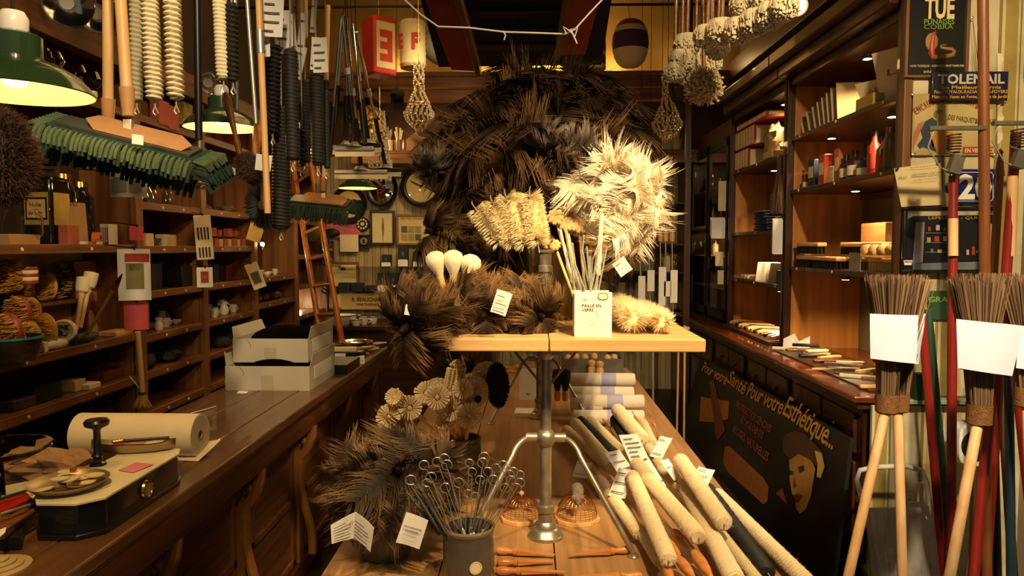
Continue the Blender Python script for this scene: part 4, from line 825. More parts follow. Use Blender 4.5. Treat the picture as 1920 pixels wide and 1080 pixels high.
# ================================================================= green fringe mops
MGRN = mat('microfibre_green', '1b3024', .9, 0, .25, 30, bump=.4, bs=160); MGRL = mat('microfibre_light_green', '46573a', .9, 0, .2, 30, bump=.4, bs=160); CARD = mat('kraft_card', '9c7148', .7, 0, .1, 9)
def fringemop(a, b, label, wd=.13, pole=None, nf=34, fl=.045, mt=MGRN, mt2=None, pal=PW, tilt=.4):
    a = V(a); b = V(b); d = b-a; L = d.length; d.normalize(); s = V((0, 1, 0)); s = (s-d*s.dot(d)).normalized(); u = s.cross(d).normalized()
    if u.z < 0: u = -u
    k_ = tilt; s, u = (s*math.cos(k_)+u*math.sin(k_)), (u*math.cos(k_)-s*math.sin(k_))
    c = (a+b)/2; t = thing('fringe_mop', label, 'mop', c-V((0, 0, .06))); q = Matrix((d, s, u)).transposed().to_4x4(); q = Matrix.Translation(c) @ q
    m = MB(); m.M = q; w = wd/2; h = L/2
    m.prism([(-h*.96, -w*.75), (-h*.7, -w), (h*.7, -w), (h*.96, -w*.75), (h*.96, w*.75), (h*.7, w), (-h*.7, w), (-h*.96, w*.75)], -.014, .0); part('pad', m, mt, t)
    m = MB(); m.M = q; m.box((0, 0, .006), (L*.84, wd*.62, .012)); part('frame', m, mat('mop_frame', '3a3a30', .6), t, bev=.002)
    m = MB(); m.M = q; m.add([(-L*.18, -w*.55, .014), (L*.36, -w*.55, .014), (L*.3, w*.5, .04), (-L*.22, w*.5, .04), (-L*.26, -w*.1, .034), (L*.4, -w*.1, .03)], [(0, 1, 5, 4), (4, 5, 2, 3)]); part('card_sleeve', m, CARD, t)
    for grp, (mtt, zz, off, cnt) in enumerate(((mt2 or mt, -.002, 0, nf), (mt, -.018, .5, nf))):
        m = MB(); m.M = q
        for i in range(cnt):
            x = -h*.95+L*.95*(i+off)/cnt+rnd(-.003, .003)
            for sg in (-1, 1):
                g_ = V((0, -math.sin(tilt), -math.cos(tilt))); p0_ = V((x, sg*w*.95, zz)); o_ = V((rnd(-.1, .1), sg*.6, 0)); m.tube([p0_, p0_+o_*fl*.5+g_*fl*.1, p0_+o_*fl*.8+g_*fl*.5, p0_+o_*fl*.8+g_*fl*rnd(.95, 1.25)], [.005, .0075, .008, .0055], 6)
        for j in range(9):
            yy = -w*.9+2*w*.9*j/8
            for sg in (-1, 1): m.tube([(sg*h*.92, yy, zz), (sg*(h+fl*.5), yy*1.1, zz), (sg*(h+fl*.8), yy*1.15+rnd(-.01, .01), zz-fl*.5)], [.005, .0065, .005], 5)
        part('fringe' if grp else 'upper_fringe', m, mtt, t)
    if pole is not None:
        p0 = q @ V((0, 0, .02)) if len(pole) < 3 else q @ V(pole[2]); p1 = p0+V((0, 0, .05)); P = V(pole[0]); P = P+(P-p1)*max(0, (3.11-P.z)/(P.z-p1.z))
        part('hinge', MB().box(p0+V((0, 0, .015)), (.028, .02, .05)).cyl(p0+V((-.02, 0, .0)), p0+V((.02, 0, .0)), .012), STEEL, t, bev=.002)
        e = (P-p1).normalized(); part('socket', MB().cyl(p1, p1+e*.09, .018, .024, 16), mat('tan_plastic', 'b98755', .5), t); part('pole', MB().cyl(p1+e*.05, P, pole[1], pole[1], 14), pal, t)
    return t
A = at(92, 222, 2.3); B = at(392, 296, 2.3)
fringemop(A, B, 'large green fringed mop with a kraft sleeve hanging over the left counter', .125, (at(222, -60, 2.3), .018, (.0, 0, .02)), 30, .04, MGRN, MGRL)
A = at(110, 248, 2.55); B = at(400, 318, 2.55); fringemop(A, B, 'dark green fringed mop hanging right behind and below the larger one', .15, (at(202, -60, 2.5), .018, (-.1, 0, .02)), 26, .05)
A = at(538, 372, 4.6); B = at(665, 385, 4.6); fringemop(A, B, 'dark green fringed mop with a pink board hanging in front of the pink poster', .2, (at(612, 150, 4.6), .014, (.02, 0, .02)), 26, .06, MGRN, None)
t = thing('wooden_pole', 'pale turned pole with a metal screw tip beside the pole of the far green mop', 'pole', at(596, 370, 4.7)); part('pole', MB().cyl(at(596, 360, 4.7), at(596, 235, 4.7), .013), PW, t); part('socket', MB().cyl(at(596, 370, 4.7), at(596, 345, 4.7), .01, .02), STEEL, t)
tagpx(258, 262, 22, 18, 2.2, 8, 'small white arrow tag tied to the hinge of the large green mop', 10, 0)

# ================================================================= hanging poles and long brushes, upper left
def hbrush(px0, y0, px1, y1, Y, wpx, label, mt, amp=.25, pitch=.018, top=None, grp=None, fz=0):
    a = at(px0, y0, Y); b = at(px1, y1, Y); r = wpx*Y/F/2; t = thing('hanging_brush', label, 'brush', (b.x, b.y, b.z), grp)
    part('bristles', ridged(MB(), a, b, r, pitch, amp, 22, 5, fuzz=fz), mt, t); d = (a-b).normalized()
    part('wire_loop', MB().tube([b+d*.02, b-d*.02, b-d*.045+V((.01, 0, 0)), b-d*.05, b-d*.04-V((.008, 0, 0)), b-d*.02], .003, 6), WIRE, t)
    part('wire_stem', MB().tube([a-d*.02, a+d*.06, V((a.x, a.y, 3.12))], [.004, .004, .0025], 6), WIRE, t); return t
CB = mat('cream_ring_bristle', 'b9aa84', .8, 0, .08, 20, tip='efe0b8'); GB = mat('greyed_ring_bristle', '8f8568', .8, 0, .08, 20, tip='c4b68f')
hbrush(254, -20, 256, 190, 2.75, 24, 'leftmost greyish long round brush hanging behind the pale mop poles', GB, .2)
hbrush(279, -20, 290, 188, 2.45, 34, 'cream long round brush hanging right of the two pale poles', CB, .3, .016); hbrush(322, -20, 330, 186, 2.45, 34, 'cream long round brush with bold rings nearest the black pole', CB, .42, .018)
hbrush(411, -20, 419, 148, 2.7, 27, 'cream long round brush hanging over the second green lamp', CB, .15, .014); hbrush(434, 6, 437, 152, 2.7, 24, 'black long round brush hanging over the second green lamp', BBR, .35)
hbrush(516, 85, 512, 250, 3.2, 24, 'black ringed brush with lit bristles right of the wooden pole', BBR, .5, .02, .1); hbrush(545, 92, 549, 300, 3.1, 26, 'dense black brush in the middle of the hanging bundle', BBR, .12, .016, .1)
hbrush(572, 150, 573, 305, 3.6, 20, 'black brush behind the hanging bundle, above the third lamp', BBR, .12, .016, .1); hbrush(593, 138, 597, 310, 3.4, 26, 'dark round brush right of the third green lamp, under a white leaflet', BBR, .12, .016, .1); hbrush(612, 150, 613, 316, 3.5, 12, 'thin dark brush at the right of the hanging bundle', BBR, .12, .016, .1)
hbrush(500, 110, 500, 340, 3.4, 20, 'dark brush directly right of the wooden pole, reaching lowest', BBR, .5, .02, .1); hbrush(527, 200, 527, 430, 3.3, 34, 'wide dark brush hanging low behind the wooden pole', BBR, .12, .016, .1); hbrush(566, 240, 566, 312, 3.5, 15, 'short ringed brush hanging at the edge of the third lamp', BBR, .55, .022, .1)
tl = ((511,30,40,75,3.1,4,'large white leaflet at the very top of the hanging bundle'),(497,70,18,70,3.15,0,'white leaflet beside the wooden pole at the top'),(530,60,26,80,3.3,3,'white leaflet in the middle of the hanging bundle'),(548,62,14,70,3.35,-4,'narrow white leaflet behind the dense black brush'),
      (567,60,14,70,3.5,8,'narrow white leaflet above the third lamp'),(562,118,16,60,3.5,14,'white paper cone hanging lowest in the bundle'),(600,103,28,64,3.35,-2,'white printed leaflet at the right of the bundle'),(590,100,14,60,3.36,4,'folded white leaflet edge beside the printed one'),(588,30,10,60,3.6,5,'narrow white strip at the top right of the bundle'))
for (x, y, w_, h_, Y, an, l) in tl: tagpx(x, y, w_, h_, Y, an, l, 0, 4 if w_ > 16 else 2)
one('black_pole', MB().cyl(at(373, 262, 2.75), at(366, -270, 2.75), .014), BLK, 'straight black metal pole hanging left of the second green lamp', 'pole')
t = thing('hanging_clamp', 'black clamp with a wing nut at the foot of the black pole', 'clamp', at(373, 350, 2.75)); part('rod', MB().cyl(at(375, 352, 2.75), at(374, 262, 2.75), .006), STEEL, t); part('plate', MB().box(at(378, 345, 2.75), (.12, .02, .005)), STEEL, t); part('wing_nut', MB().ell(at(372, 352, 2.75), (.012, .004, .007)).ell(at(382, 352, 2.75), (.012, .004, .007)).ell(at(377, 351, 2.75), .007), STEEL, t)
tagpx(395, 335, 50, 14, 2.7, 20, 'crumpled white label on the clamp under the black pole', 40, 0); part('string', MB().tube([at(400, 350, 2.68), at(398, 346, 2.7), at(390, 345, 2.74)], .0015, 4), PAPER, tagpx(400, 350, 26, 18, 2.68, -40, 'small clear white label hanging from the clamp', 0, 0))
one('steel_tube', MB().cyl(at(480, 232, 2.9), at(446, -240, 2.9), .008), STEEL, 'slanted steel tube left of the wooden pole', 'tube'); one('steel_tube', MB().cyl(at(444, 205, 2.9), at(436, -240, 2.9), .009), STEEL, 'short steel tube end above the second green lamp', 'tube')
t = thing('wooden_pole', 'long pale wooden pole with a metal sleeve hanging among the black brushes', 'pole', at(500, 395, 2.95)); part('pole', MB().cyl(at(502, 400, 2.95), at(475, -240, 2.95), .0135), PW, t); part('sleeve', MB().cyl(at(489, 100, 2.95), at(487, 57, 2.95), .0155), STEEL, t)
one('wooden_pole', MB().cyl(at(540, 370, 3.9), at(548, -60, 3.9), .012), OW, 'orange wooden handle hanging under the third green lamp', 'pole'); one('wooden_pole', MB().cyl(at(567, 70, 3.9), at(566, -60, 3.9), .03), PW, 'thick pale wooden post end at the top of the hanging bundle', 'pole')
one('black_wire', MB().cyl(at(552, 200, 3.2), at(550, -40, 3.2), .0025), BLK, 'thin black wire running down through the hanging bundle', 'wire')
# squeegees with telescopic poles
def squeegee(hx, hy, w_, tx, ty, Y, label, kx=None, hd=None):
    c = at(hx, hy, Y); top = at(tx, ty, min(3.95, Y-.15)); s = Y/F; t = thing('squeegee', label, 'squeegee', c); L = w_*s; p = c+V((0, 0, .05)); d = (top-p)
    part('head', MB().bx(c.x-L/2, c.x+L/2, c.y-.02, c.y+.02, c.z, c.z+.022), STEEL if hd is None else hd, t, bev=.004); part('socket', MB().lathe([(.07, .02), (.03, .03), (.014, .05), (.012, .07)], c, n=4), STEEL, t); part('rubber_blade', MB().bx(c.x-L/2, c.x+L/2, c.y-.004, c.y+.004, c.z-.03, c.z), PAPER2 if hx > 630 else BLKM, t)
    k = p.lerp(top, .38); part('grip', MB().cyl(p, k, .013), BLK, t); part('pole', MB().cyl(k, top, .009), CHROME, t); part('hang_string', MB().cyl(top, V((top.x, 3.9, 3.12)), .002), BLKM, t); part('clip', MB().cyl(p.lerp(top, .55), p.lerp(top, .6), .0125), PLAST, t)
squeegee(665,283,74,643,30,3.9,'silver squeegee with a telescopic pole, front upper one of the cluster'); squeegee(677,326,100,650,60,4.3,'broad silver squeegee hanging lowest beside the far mop'); squeegee(648,280,60,652,35,4.1,'silver squeegee behind the front upper one'); squeegee(690,276,50,660,55,4.2,'dark squeegee at the right of the cluster', hd=BLK); squeegee(722,322,60,668,60,4.5,'dark blue grey squeegee right of the broad low one', hd=BLK)
for (x0_, y0_, x1_, y1_, l) in ((618,290,640,30,'leftmost telescopic pole of the squeegee cluster'),(628,230,645,28,'telescopic pole second from the left in the squeegee cluster'),(684,270,662,45,'rightmost telescopic pole of the squeegee cluster')):
    a, b = at(x0_, y0_, 4.0), at(x1_, y1_, 3.95); t = thing('telescopic_pole', l, 'pole', a); k = a.lerp(b, .35); part('grip', MB().cyl(a, k, .014), BLK, t); part('tube', MB().cyl(k, b, .009), CHROME, t)
# brown horsehair head at the far left edge, dark round brushes by the second lamp
HH = mat('horsehair', '2a170b', .7, 0, .3, 30, tip='5a331a', sheen=.2)
def hairball(c, r, label, n=3000, mt=HH, stretch=(1, 1, 1), hl=1.35, w0=.0011, cat='brush'):
    t = thing('horsehair_brush', label, cat, c-V((0, 0, r*stretch[2]))); m = MB(); m.ell(c, tuple(r*k*.8 for k in stretch), 16, 10); m.a = [0]*len(m.v)
    for i in range(n):
        u = rv(); o = V((u.x*stretch[0], u.y*stretch[1], u.z*stretch[2])); dd = (u+rv()*.35).normalized(); m.rib([c+o*r*.7, c+o*r*1.0, c+o*r*.8+dd*r*(hl-.8)*rnd(.6, 1.1)], [w0, w0*.8, w0*.2], rv(), [0, .4, 1])
    part('bristles', m, mt, t); return t
hairball(at(5, 295, 1.7), .075, 'large brown horsehair brush head cut by the left picture edge under the big lamp', 5200, HH, (.85, .8, 1.5), 1.3)
c = at(463, 312, 3.1); t = hairball(c, .052, 'round brown horsehair brush hanging below the second green lamp', 2600, HH, (1.05, .7, 1.1), 1.25); part('wooden_handle', MB().lathe([(.012, 0), (.014, .08), (.009, .1), (.016, .2), (.02, .26), (.012, .29), (0, .3)], at(452, 300, 3.1), at(438, 240, 3.1)-at(452, 300, 3.1), 12), OW, t); part('hang_string', MB().cyl(at(430, 205, 3.1), at(428, -200, 3.1), .002), BLKM, t)
c = at(478, 330, 3.2); t = hairball(c, .04, 'second brown horsehair brush touching the round one, lower right', 1800, HH, (1, .7, 1), 1.25); part('wooden_handle', MB().cyl(at(478, 320, 3.2), at(484, 235, 3.2), .014, .02), OW, t); part('hang_string', MB().cyl(at(484, 235, 3.2), at(486, -180, 3.2), .002), BLKM, t)
tagpx(494, 305, 30, 30, 3.0, 8, 'blank white square tag beside the round horsehair brush', 0, 0); tagpx(425, 318, 34, 14, 3.0, 15, 'folded white tag left of the round horsehair brush', 30, 0)
# dark fan brush with pale paddle
c = at(497, 383, 3.6); t = thing('fan_brush', 'black round fan brush with a pale wooden paddle hanging beside the ladder', 'brush', c-V((0, 0, .12))); m = MB()
for i in range(900):
    th = rnd(PI*.55, PI*2.1); o = V((math.cos(th)*.8, rnd(-.25, .25), math.sin(th))); m.rib([c+o*.03, c+o*.09, c+o*.125*rnd(.9, 1.05)], [.0015, .002, .0006], V((-math.sin(th), 0, math.cos(th))), [0, .2, 1])
part('bristles', m, mat('blue_black_hair', '0b0c10', .5, 0, .3, 30, tip='3c3a3a'), t)
p = at(494, 384, 3.5); m = MB(); pr = [(.024*math.cos(a), .024*math.sin(a)) for a in [PI*.62-k*PI*1.24*-1/14+0 for k in range(15)]]; pr = [(.025*math.cos(PI*.65+k*PI*1.7/14), .025*math.sin(PI*.65+k*PI*1.7/14)) for k in range(15)]+[(.013, .13), (-.008, .14)]
m.M = Matrix.Translation(p) @ Matrix.Rotation(PI/2, 4, 'X'); m.prism(pr, 0, .008); part('paddle', m, PW, t, bev=.001); m = MB(); m.M = Matrix.Translation(p+V((0, -.0085, 0))) @ Matrix.Rotation(PI/2, 4, 'X'); m.lathe([(.0085, 0), (.0095, .0005)], n=20); part('stamp', m, INK, t); part('hang_string', MB().cyl(c, V((c.x, c.y, 3.11)), .002), BLKM, t)

# ================================================================= the left counter top
# two white cartons with black hats brushes
FELT = mat('black_felt', '050404', .95, 0, .2, 30, spec=.03)
def carton(x0, x1, y0, y1, z0, h, label, flap=1):
    t = thing('white_carton', label, 'box', ((x0+x1)/2, (y0+y1)/2, z0)); W = mat('carton_white', 'c3b9a4', .75, 0, .04, 6); k = .003
    part('tray', MB().bx(x0, x1, y0, y0+k, z0, z0+h).bx(x0, x1, y1-k, y1, z0, z0+h).bx(x0, x0+k, y0+k, y1-k, z0, z0+h).bx(x1-k, x1, y0+k, y1-k, z0, z0+h).bx(x0+k, x1-k, y0+k, y1-k, z0, z0+k), W, t)
    m = MB(); m.sheet((x0, y0+.01, z0+h), (x0, y1-.01, z0+h), (x0-.015, y1-.03, z0+h+.055), (x0-.015, y0+.03, z0+h+.055), .002); m2 = MB().sheet((x1, y0+.01, z0+h), (x1, y1-.01, z0+h), (x1+.012, y1-.03, z0+h+.06), (x1+.012, y0+.02, z0+h+.06), .002)
    part('left_flap', m, W, t); part('right_flap', m2, W, t)
    m = MB(); n = 12; vs = []; fs = []
    part('contents', MB().ell(((x0+x1)/2, (y0+y1)/2, z0+h*.75), ((x1-x0)*.46, (y1-y0)*.42, h*.62), 24, 12), FELT, t, label='black bristle filling')
    m = MB().sheet((x1-.0, y0+.08, z0+h*.35), (x1, y1-.05, z0+h*.35), (x1, y1-.05, z0+h*.9), (x1, y0+.08, z0+h*.9), .0015); part('side_label', m, PLAST, t)
    part('tape', MB().bx((x0+x1)/2-.03, (x0+x1)/2+.03, y0-.001, y0, z0, z0+h*.62), mat('carton_tape', 'b5a98c', .4, 0, .03), t)
    part('fold_slit', MB().tube([(x0+.07, y0-.001, z0+h*.98), (x0+.09, y0-.001, z0+h*.75), (x0+.088, y0-.001, z0+h*.6)], .001, 4), mat('slit_shadow', '7a705c', .8), t); return t
a = atz(412, 737, .9); b = atz(574, 737, .9); carton(a.x, b.x, 3.41, 3.85, .9, .118, 'lower white open carton with black filling on the left counter')
a = at(437, 670, 3.5); b = at(585, 670, 3.5); carton(a.x+.0, b.x-.02, 3.5, 3.95, 1.022, .118, 'upper white open carton stacked on the other carton')
# paper roll
a = atz(95, 878, .972); c0 = V((-1.55, 2.33, .972)); c1 = at(376, 836, 2.33); c1.z = .972; r = .07
t = thing('paper_roll', 'thick roll of white wrapping paper lying across the left counter', 'paper roll', (-1.3, 2.33, .9))
WP = mat('wrapping_white', 'd8c9a6', .5, 0, .03); x1 = c1.x; L = x1+1.5
part('paper', MB().lathe([(.018, .0), (r, .0), (r, L), (.018, L), (.018, L-.08), (.0, L-.08)], (-1.5, 2.33, .972), (1, 0, 0), 44), WP, t)
part('core', MB().lathe([(.013, L-.1), (.013, L+.001), (.019, L+.001), (.019, L-.01)], (-1.5, 2.33, .972), (1, 0, 0), 24), CARD, t)
m = MB()
for k in range(6): rr = .026+.007*k; m.lathe([(rr, L+.0004), (rr+.0008, L+.0008), (rr+.0016, L+.0004)], (-1.5, 2.33, .972), (1, 0, 0), 40)
part('wound_layers', m, mat('paper_edge', 'a8987a', .8), t, stuff=False)
part('loose_end', MB().sheet((x1-.3, 2.30, .9015), (x1+.02, 2.27, .9015), (x1+.03, 2.42, .93), (x1-.3, 2.42, .9015), .001), WP, t)
# brown paper bag
KR = mat('kraft_paper', '8f6a44', .7, 0, .12, 7, bump=.5, bs=12); m = MB(); vs = []
m.ell((-1.34, 1.99, .955), (.17, .09, .06), 26, 16, None, .5, 14); one('paper_bag', m, KR, 'crumpled brown paper bag behind the weighing scale', 'bag', smooth=False)
# weighing scale
t = thing('weighing_scale', 'old shop scale with a marble top, black base and two metal pans', 'scale', (-1.11, 1.87, .9)); poly = [(-1.165, 1.645), (-1.075, 1.645), (-1.03, 1.69), (-1.03, 2.04), (-1.05, 2.09), (-1.2, 2.09), (-1.2, 1.69)]
SB = mat('scale_black', '0f1113', .3, 0, .1, coat=.4); cx, cy = -1.115, 1.87
sc2 = lambda k: [(cx+(x-cx)*k, cy+(y-cy)*k) for x, y in poly]
part('base', MB().prism(poly, .912, .985), SB, t, bev=.003); part('base_skirt', MB().prism(sc2(1.03), .9, .914), SB, t, bev=.004)
part('marble_top', MB().prism(sc2(1.035), .985, .993), mat('marble', 'd6c79f', .35, 0, .12, 5, coat=.2), t, bev=.002)
dl_ = part('dial', MB().lathe([(.0, .002), (.019, .002), (.021, .006), (.024, .006), (.0265, 0)], (-1.029, 1.87, .948), (1, 0, 0), 30), BRASS, t); part('dial_glass', MB().lathe([(0, .005), (.018, .004)], (-1.029, 1.87, .948), (1, 0, 0), 24), mat('dial_face', '8a7b52', .15, 0, .15, coat=.6), dl_)
def pan(px, py, Y, r, tag_):
    c = at(px, py, Y); p = part('pan', MB().lathe([(0, 0), (r*.5, .002), (r*.85, .009), (r, .02), (r*1.01, .021), (r*.84, .006), (r*.5, -.003), (0, -.004)], c, (0, 0, 1), 36), mat('pan_metal', 'a89470', .35, .7, .1, 12), t)
    part('pan_cross', MB().cyl((c.x, c.y, .993), c, .009, .006).bx(c.x-.05, c.x+.05, c.y-.004, c.y+.004, c.z-.012, c.z-.006), SB, p); return c
pc = pan(128, 915, 1.74, .092, 0)
c = at(183, 850, 1.93); part('pillar', MB().lathe([(.022, .993-c.z), (.02, 1.0-c.z), (.011, 1.004-c.z), (.009, 1.01-c.z), (.016, 1.02-c.z), (.01, 1.03-c.z), (.009, .065), (.013, .07), (.03, .078), (.033, .088), (.028, .095), (0, .097)], c, n=24), SB, t)
# near pan: wooden discs
for i in range(11):
    p = pc+V((rnd(-.055, .055), rnd(-.045, .045), .003+.003*i)); one('cream_disc', MB().lathe([(0, 0), (.022, 0), (.0225, .003), (0, .004)], p, (rnd(-.12, .12), rnd(-.12, .12), 1), 20), mat('cream_disc', 'cdb98a', .4, 0, .08), 'thin cream disc lying loose in the near scale pan', 'disc', 'cream discs in the near scale pan')
one('brown_button', MB().cyl(pc+V((.005, .01, .042)), pc+V((.02, -.005, .05)), .006), MW, 'short brown wooden peg lying on the cream discs', 'peg')
# far pan is a scoop with notes and pens
c = at(250, 853, 2.06); q = frame(c, (0, .15, 1), (1, .25, .1)); m = MB(); vs = []; fs = []; nu, nv = 16, 8
for s_ in (1, .96):
    for i in range(nu+1):
        for j in range(nv+1):
            u = i/nu*2-1; v = j/nv*2-1; wv = .055*math.sqrt(max(0, 1-abs(u)**2.6)); vs.append((u*.115, v*wv, .035*(v*v*(1-.3*abs(u)))*1+.02*u*u+(0 if s_ == 1 else .003)))
W1 = nv+1; K = (nu+1)*W1
for i in range(nu):
    for j in range(nv): a_ = i*W1+j; fs += [(a_, a_+1, a_+W1+1, a_+W1), (K+a_, K+a_+W1, K+a_+W1+1, K+a_+1)]
m.M = q; m.add(vs, fs); part('scoop', m, mat('pan_metal', 'a89470', .35, .7, .1, 12), t); part('scoop_foot', MB().cyl((c.x, c.y, .993), c, .012, .006), SB, t)
for i, (l, mt_, dx, w_, rz) in enumerate((('pink folded slips of paper in the far scale scoop', mat('pink_paper', 'c4707a', .8), -.02, .1, .1), ('white folded slips of paper in the far scale scoop', PAPER2, .03, .09, -.1))):
    m = MB()
    m.M = q
    for k in range(4): m.sheet((dx-w_/2, -.02+.006*k, .018+.004*k), (dx+w_/2, -.024+.006*k, .02+.004*k), (dx+w_/2, .01+.005*k, .024+.004*k), (dx-w_/2+.01, .008+.006*k, .026+.004*k), .001)
    one('paper_slips', m, mt_, l, 'paper')
m = MB(); m.M = q; m.cyl((-.06, .0, .04), (.09, .03, .045), .0045); one('black_pen', m, BLK, 'black pen lying across the slips in the scale scoop', 'pen')
m = MB(); m.M = q; m.cyl((-.05, -.02, .04), (-.025, -.015, .044), .006); one('gold_ring_cap', m, BRASS, 'small gold and black cap at the left end of the scale scoop', 'cap')
one('paper_label', MB().sheet((-1.115, 1.72, .9945), (-1.075, 1.72, .9945), (-1.06, 1.76, .9945), (-1.11, 1.755, .9945), .001), PAPER2, 'cream paper label lying on the marble of the scale', 'label')
one('pink_note', MB().sheet((-1.11, 1.88, .9945), (-1.06, 1.86, .9945), (-1.04, 1.93, .996), (-1.1, 1.95, .9945), .001), mat('pink_paper', 'c4707a', .8), 'pink note lying on the marble between the two pans', 'note')
# glass bowl on stand at the left edge
c = at(-5, 842, 1.75); t = thing('glass_cake_stand', 'round clear glass dish on a glass foot at the left picture edge', 'dish', (c.x, c.y, .9))
part('dish', MB().lathe([(0, -.03), (.08, -.022), (.12, 0), (.1225, .004), (.12, .006), (.08, -.014), (0, -.022)], c, n=44), GLASS, t); part('foot', MB().lathe([(.06, .901-c.z), (.015, .91-c.z), (.012, -.03)], c, n=24), GLASS, t)
# clutter left of scale
def flat(name, pts, z, th, mt, label, cat):
    m = MB(); P = [atz(x, y, z) for x, y in pts]; m.prism([(p.x, p.y) for p in P], z, z+th); return one(name, m, mt, label, cat, smooth=False, bev=.0008)
flat('paper_pad', [(0, 915), (60, 903), (78, 915), (60, 940), (0, 950)], .955, .004, PAPER2, 'cream paper pad under the green pen at the left edge', 'paper')
flat('red_pouch', [(0, 940), (45, 928), (60, 940), (20, 960), (0, 962)], .96, .01, mat('red_plastic', 'a81a12', .3, 0, .05, coat=.4), 'red plastic pouch under the green pen at the left edge', 'pouch')
one('green_pen', MB().cyl(atz(-8, 938, .985), atz(58, 917, .985), .0045, .003), mat('green_pen', '12402c', .3), 'dark green pen pointing toward the scale', 'pen')
one('silver_pen', MB().cyl(atz(0, 965, .975), atz(60, 945, .97), .004), STEEL, 'silver pen just below the red pouch', 'pen'); one('brown_pen', MB().cyl(atz(20, 985, .95), atz(75, 950, .955), .006), MW, 'brown wooden stick lying against the near pan', 'stick')
flat('wooden_tray', [(0, 962), (50, 955), (60, 965), (10, 1010), (0, 1012)], .935, .018, MW, 'low brown tray holding pens left of the scale', 'tray'); flat('black_case', [(0, 1005), (38, 985), (48, 990), (40, 1030), (0, 1032)], .902, .03, BLK, 'black case with a metal clasp left of the scale base', 'case')
flat('folded_receipt', [(0, 995), (12, 990), (10, 1000), (0, 1008)], .955, .003, PAPER, 'curled receipt on the tray at the left edge', 'paper')
c = atz(-5, 1062, .905); t = thing('turned_dish', 'stack of concentric cream wooden rings at the lower left corner', 'dish', (c.x, c.y, .9))
for k in range(4): part('ring', MB().lathe([(0, .006*k), (.064-.014*k, .006*k), (.064-.014*k, .006*k+.004), (.06-.014*k, .006*k+.006), (0, .006*k+.006)], (c.x, c.y, .9), n=36), mat('pale_beech', 'a8925c', .5, 0, .06), t)
# long thin stick and scraps on the counter
one('wooden_skewer', MB().cyl(atz(358, 775, .904), atz(405, 762, .904), .003, .002), PAPER2, 'thin pale stick lying on the counter behind the paper roll', 'stick')
one('paper_scrap', MB().sheet(atz(444, 738, .902), atz(462, 738, .902), atz(466, 734, .904), atz(448, 733, .903), .0015), PAPER, 'tiny white scrap in front of the lower carton', 'scrap')
# tray of brushes and price cards at far end of counter
c = atz(655, 660, .9); t = thing('brush_tray', 'shallow dark tray heaped with small wooden brushes at the far end of the left counter', 'tray', c); part('tray', MB().bx(-1.36, -1.04, 4.4, 4.5, .9, .94).bx(-1.36, -1.04, 4.84, 4.86, .9, .94).bx(-1.36, -1.34, 4.5, 4.84, .9, .94), BLK, t, bev=.003)
nm = 0
for i in range(34):
    x = -1.34+.3*((i*7) % 11)/11+rnd(0, .02); y = 4.55+.3*((i*5) % 9)/9; z = .915+.012*(i % 3); a_ = rnd(-.5, .5); d = V((math.cos(a_), math.sin(a_)*.6, rnd(-.05, .15)))
    m = MB(); m.tube([V((x, y, z)), V((x, y, z))+d*.03, V((x, y, z))+d*.09], [.006, .01, .004], 8); one('small_brush', m, [PW, OW, PAPER2, CHROME][i % 4], ['pale wooden small brush in the heap at the counter far end', 'orange wooden small brush in the heap at the counter far end', 'ivory handled small brush in the heap at the counter far end', 'shiny metal piece in the heap at the counter far end'][i % 4], 'brush', ['pale wooden', 'orange wooden', 'ivory', 'metal'][i % 4]+' small pieces in the heap')
c = atz(642, 683, .9); tag([c+V((-.045, 0, .065)), c+V((.02, 0, .065)), c+V((.02, -.01, 0)), c+V((-.045, -.01, 0))], 'small standing white price card beside the brush tray', lines=1)
c = atz(668, 680, .9); one('crumpled_card', MB().sheet(c+V((-.05, 0, .03)), c+V((.05, 0, .045)), c+V((.06, -.04, .005)), c+V((-.01, -.05, .002)), .001, 4, 4, lambda u, v: .012*math.sin(u*6)*math.sin(v*5)), PAPER, 'folded translucent card in front of the brush tray', 'card', smooth=False)
t = thing('dark_box', 'small dark open box by the white cartons on the counter', 'box', (-1.07, 3.75, .9)); c = atz(622, 700, .9); part('box', MB().bx(c.x-.1, c.x+.09, c.y-.02, c.y+.28, .9, .95), BLK, t, bev=.003)
for i, (x, y, w_, l, mt_) in enumerate(((640,655,100,'long ivory brush lying across the heap',PAPER2),(610,648,60,'silver tray edge glinting behind the heap',CHROME),(668,645,70,'clear glass dish behind the heap of small brushes',CHROME))):
    c = atz(x, y, .95); m = MB()
    if i: m.lathe([(w_*.0012, 0), (w_*.0016, .02), (w_*.0015, .02), (w_*.0011, .004), (0, .004)], c, n=24)
    else: m.box(c, (.2, .04, .03))
    one(['ivory_brush', 'silver_dish', 'glass_dish'][i], m, mt_, l, ['brush', 'dish', 'dish'][i], bev=.004)

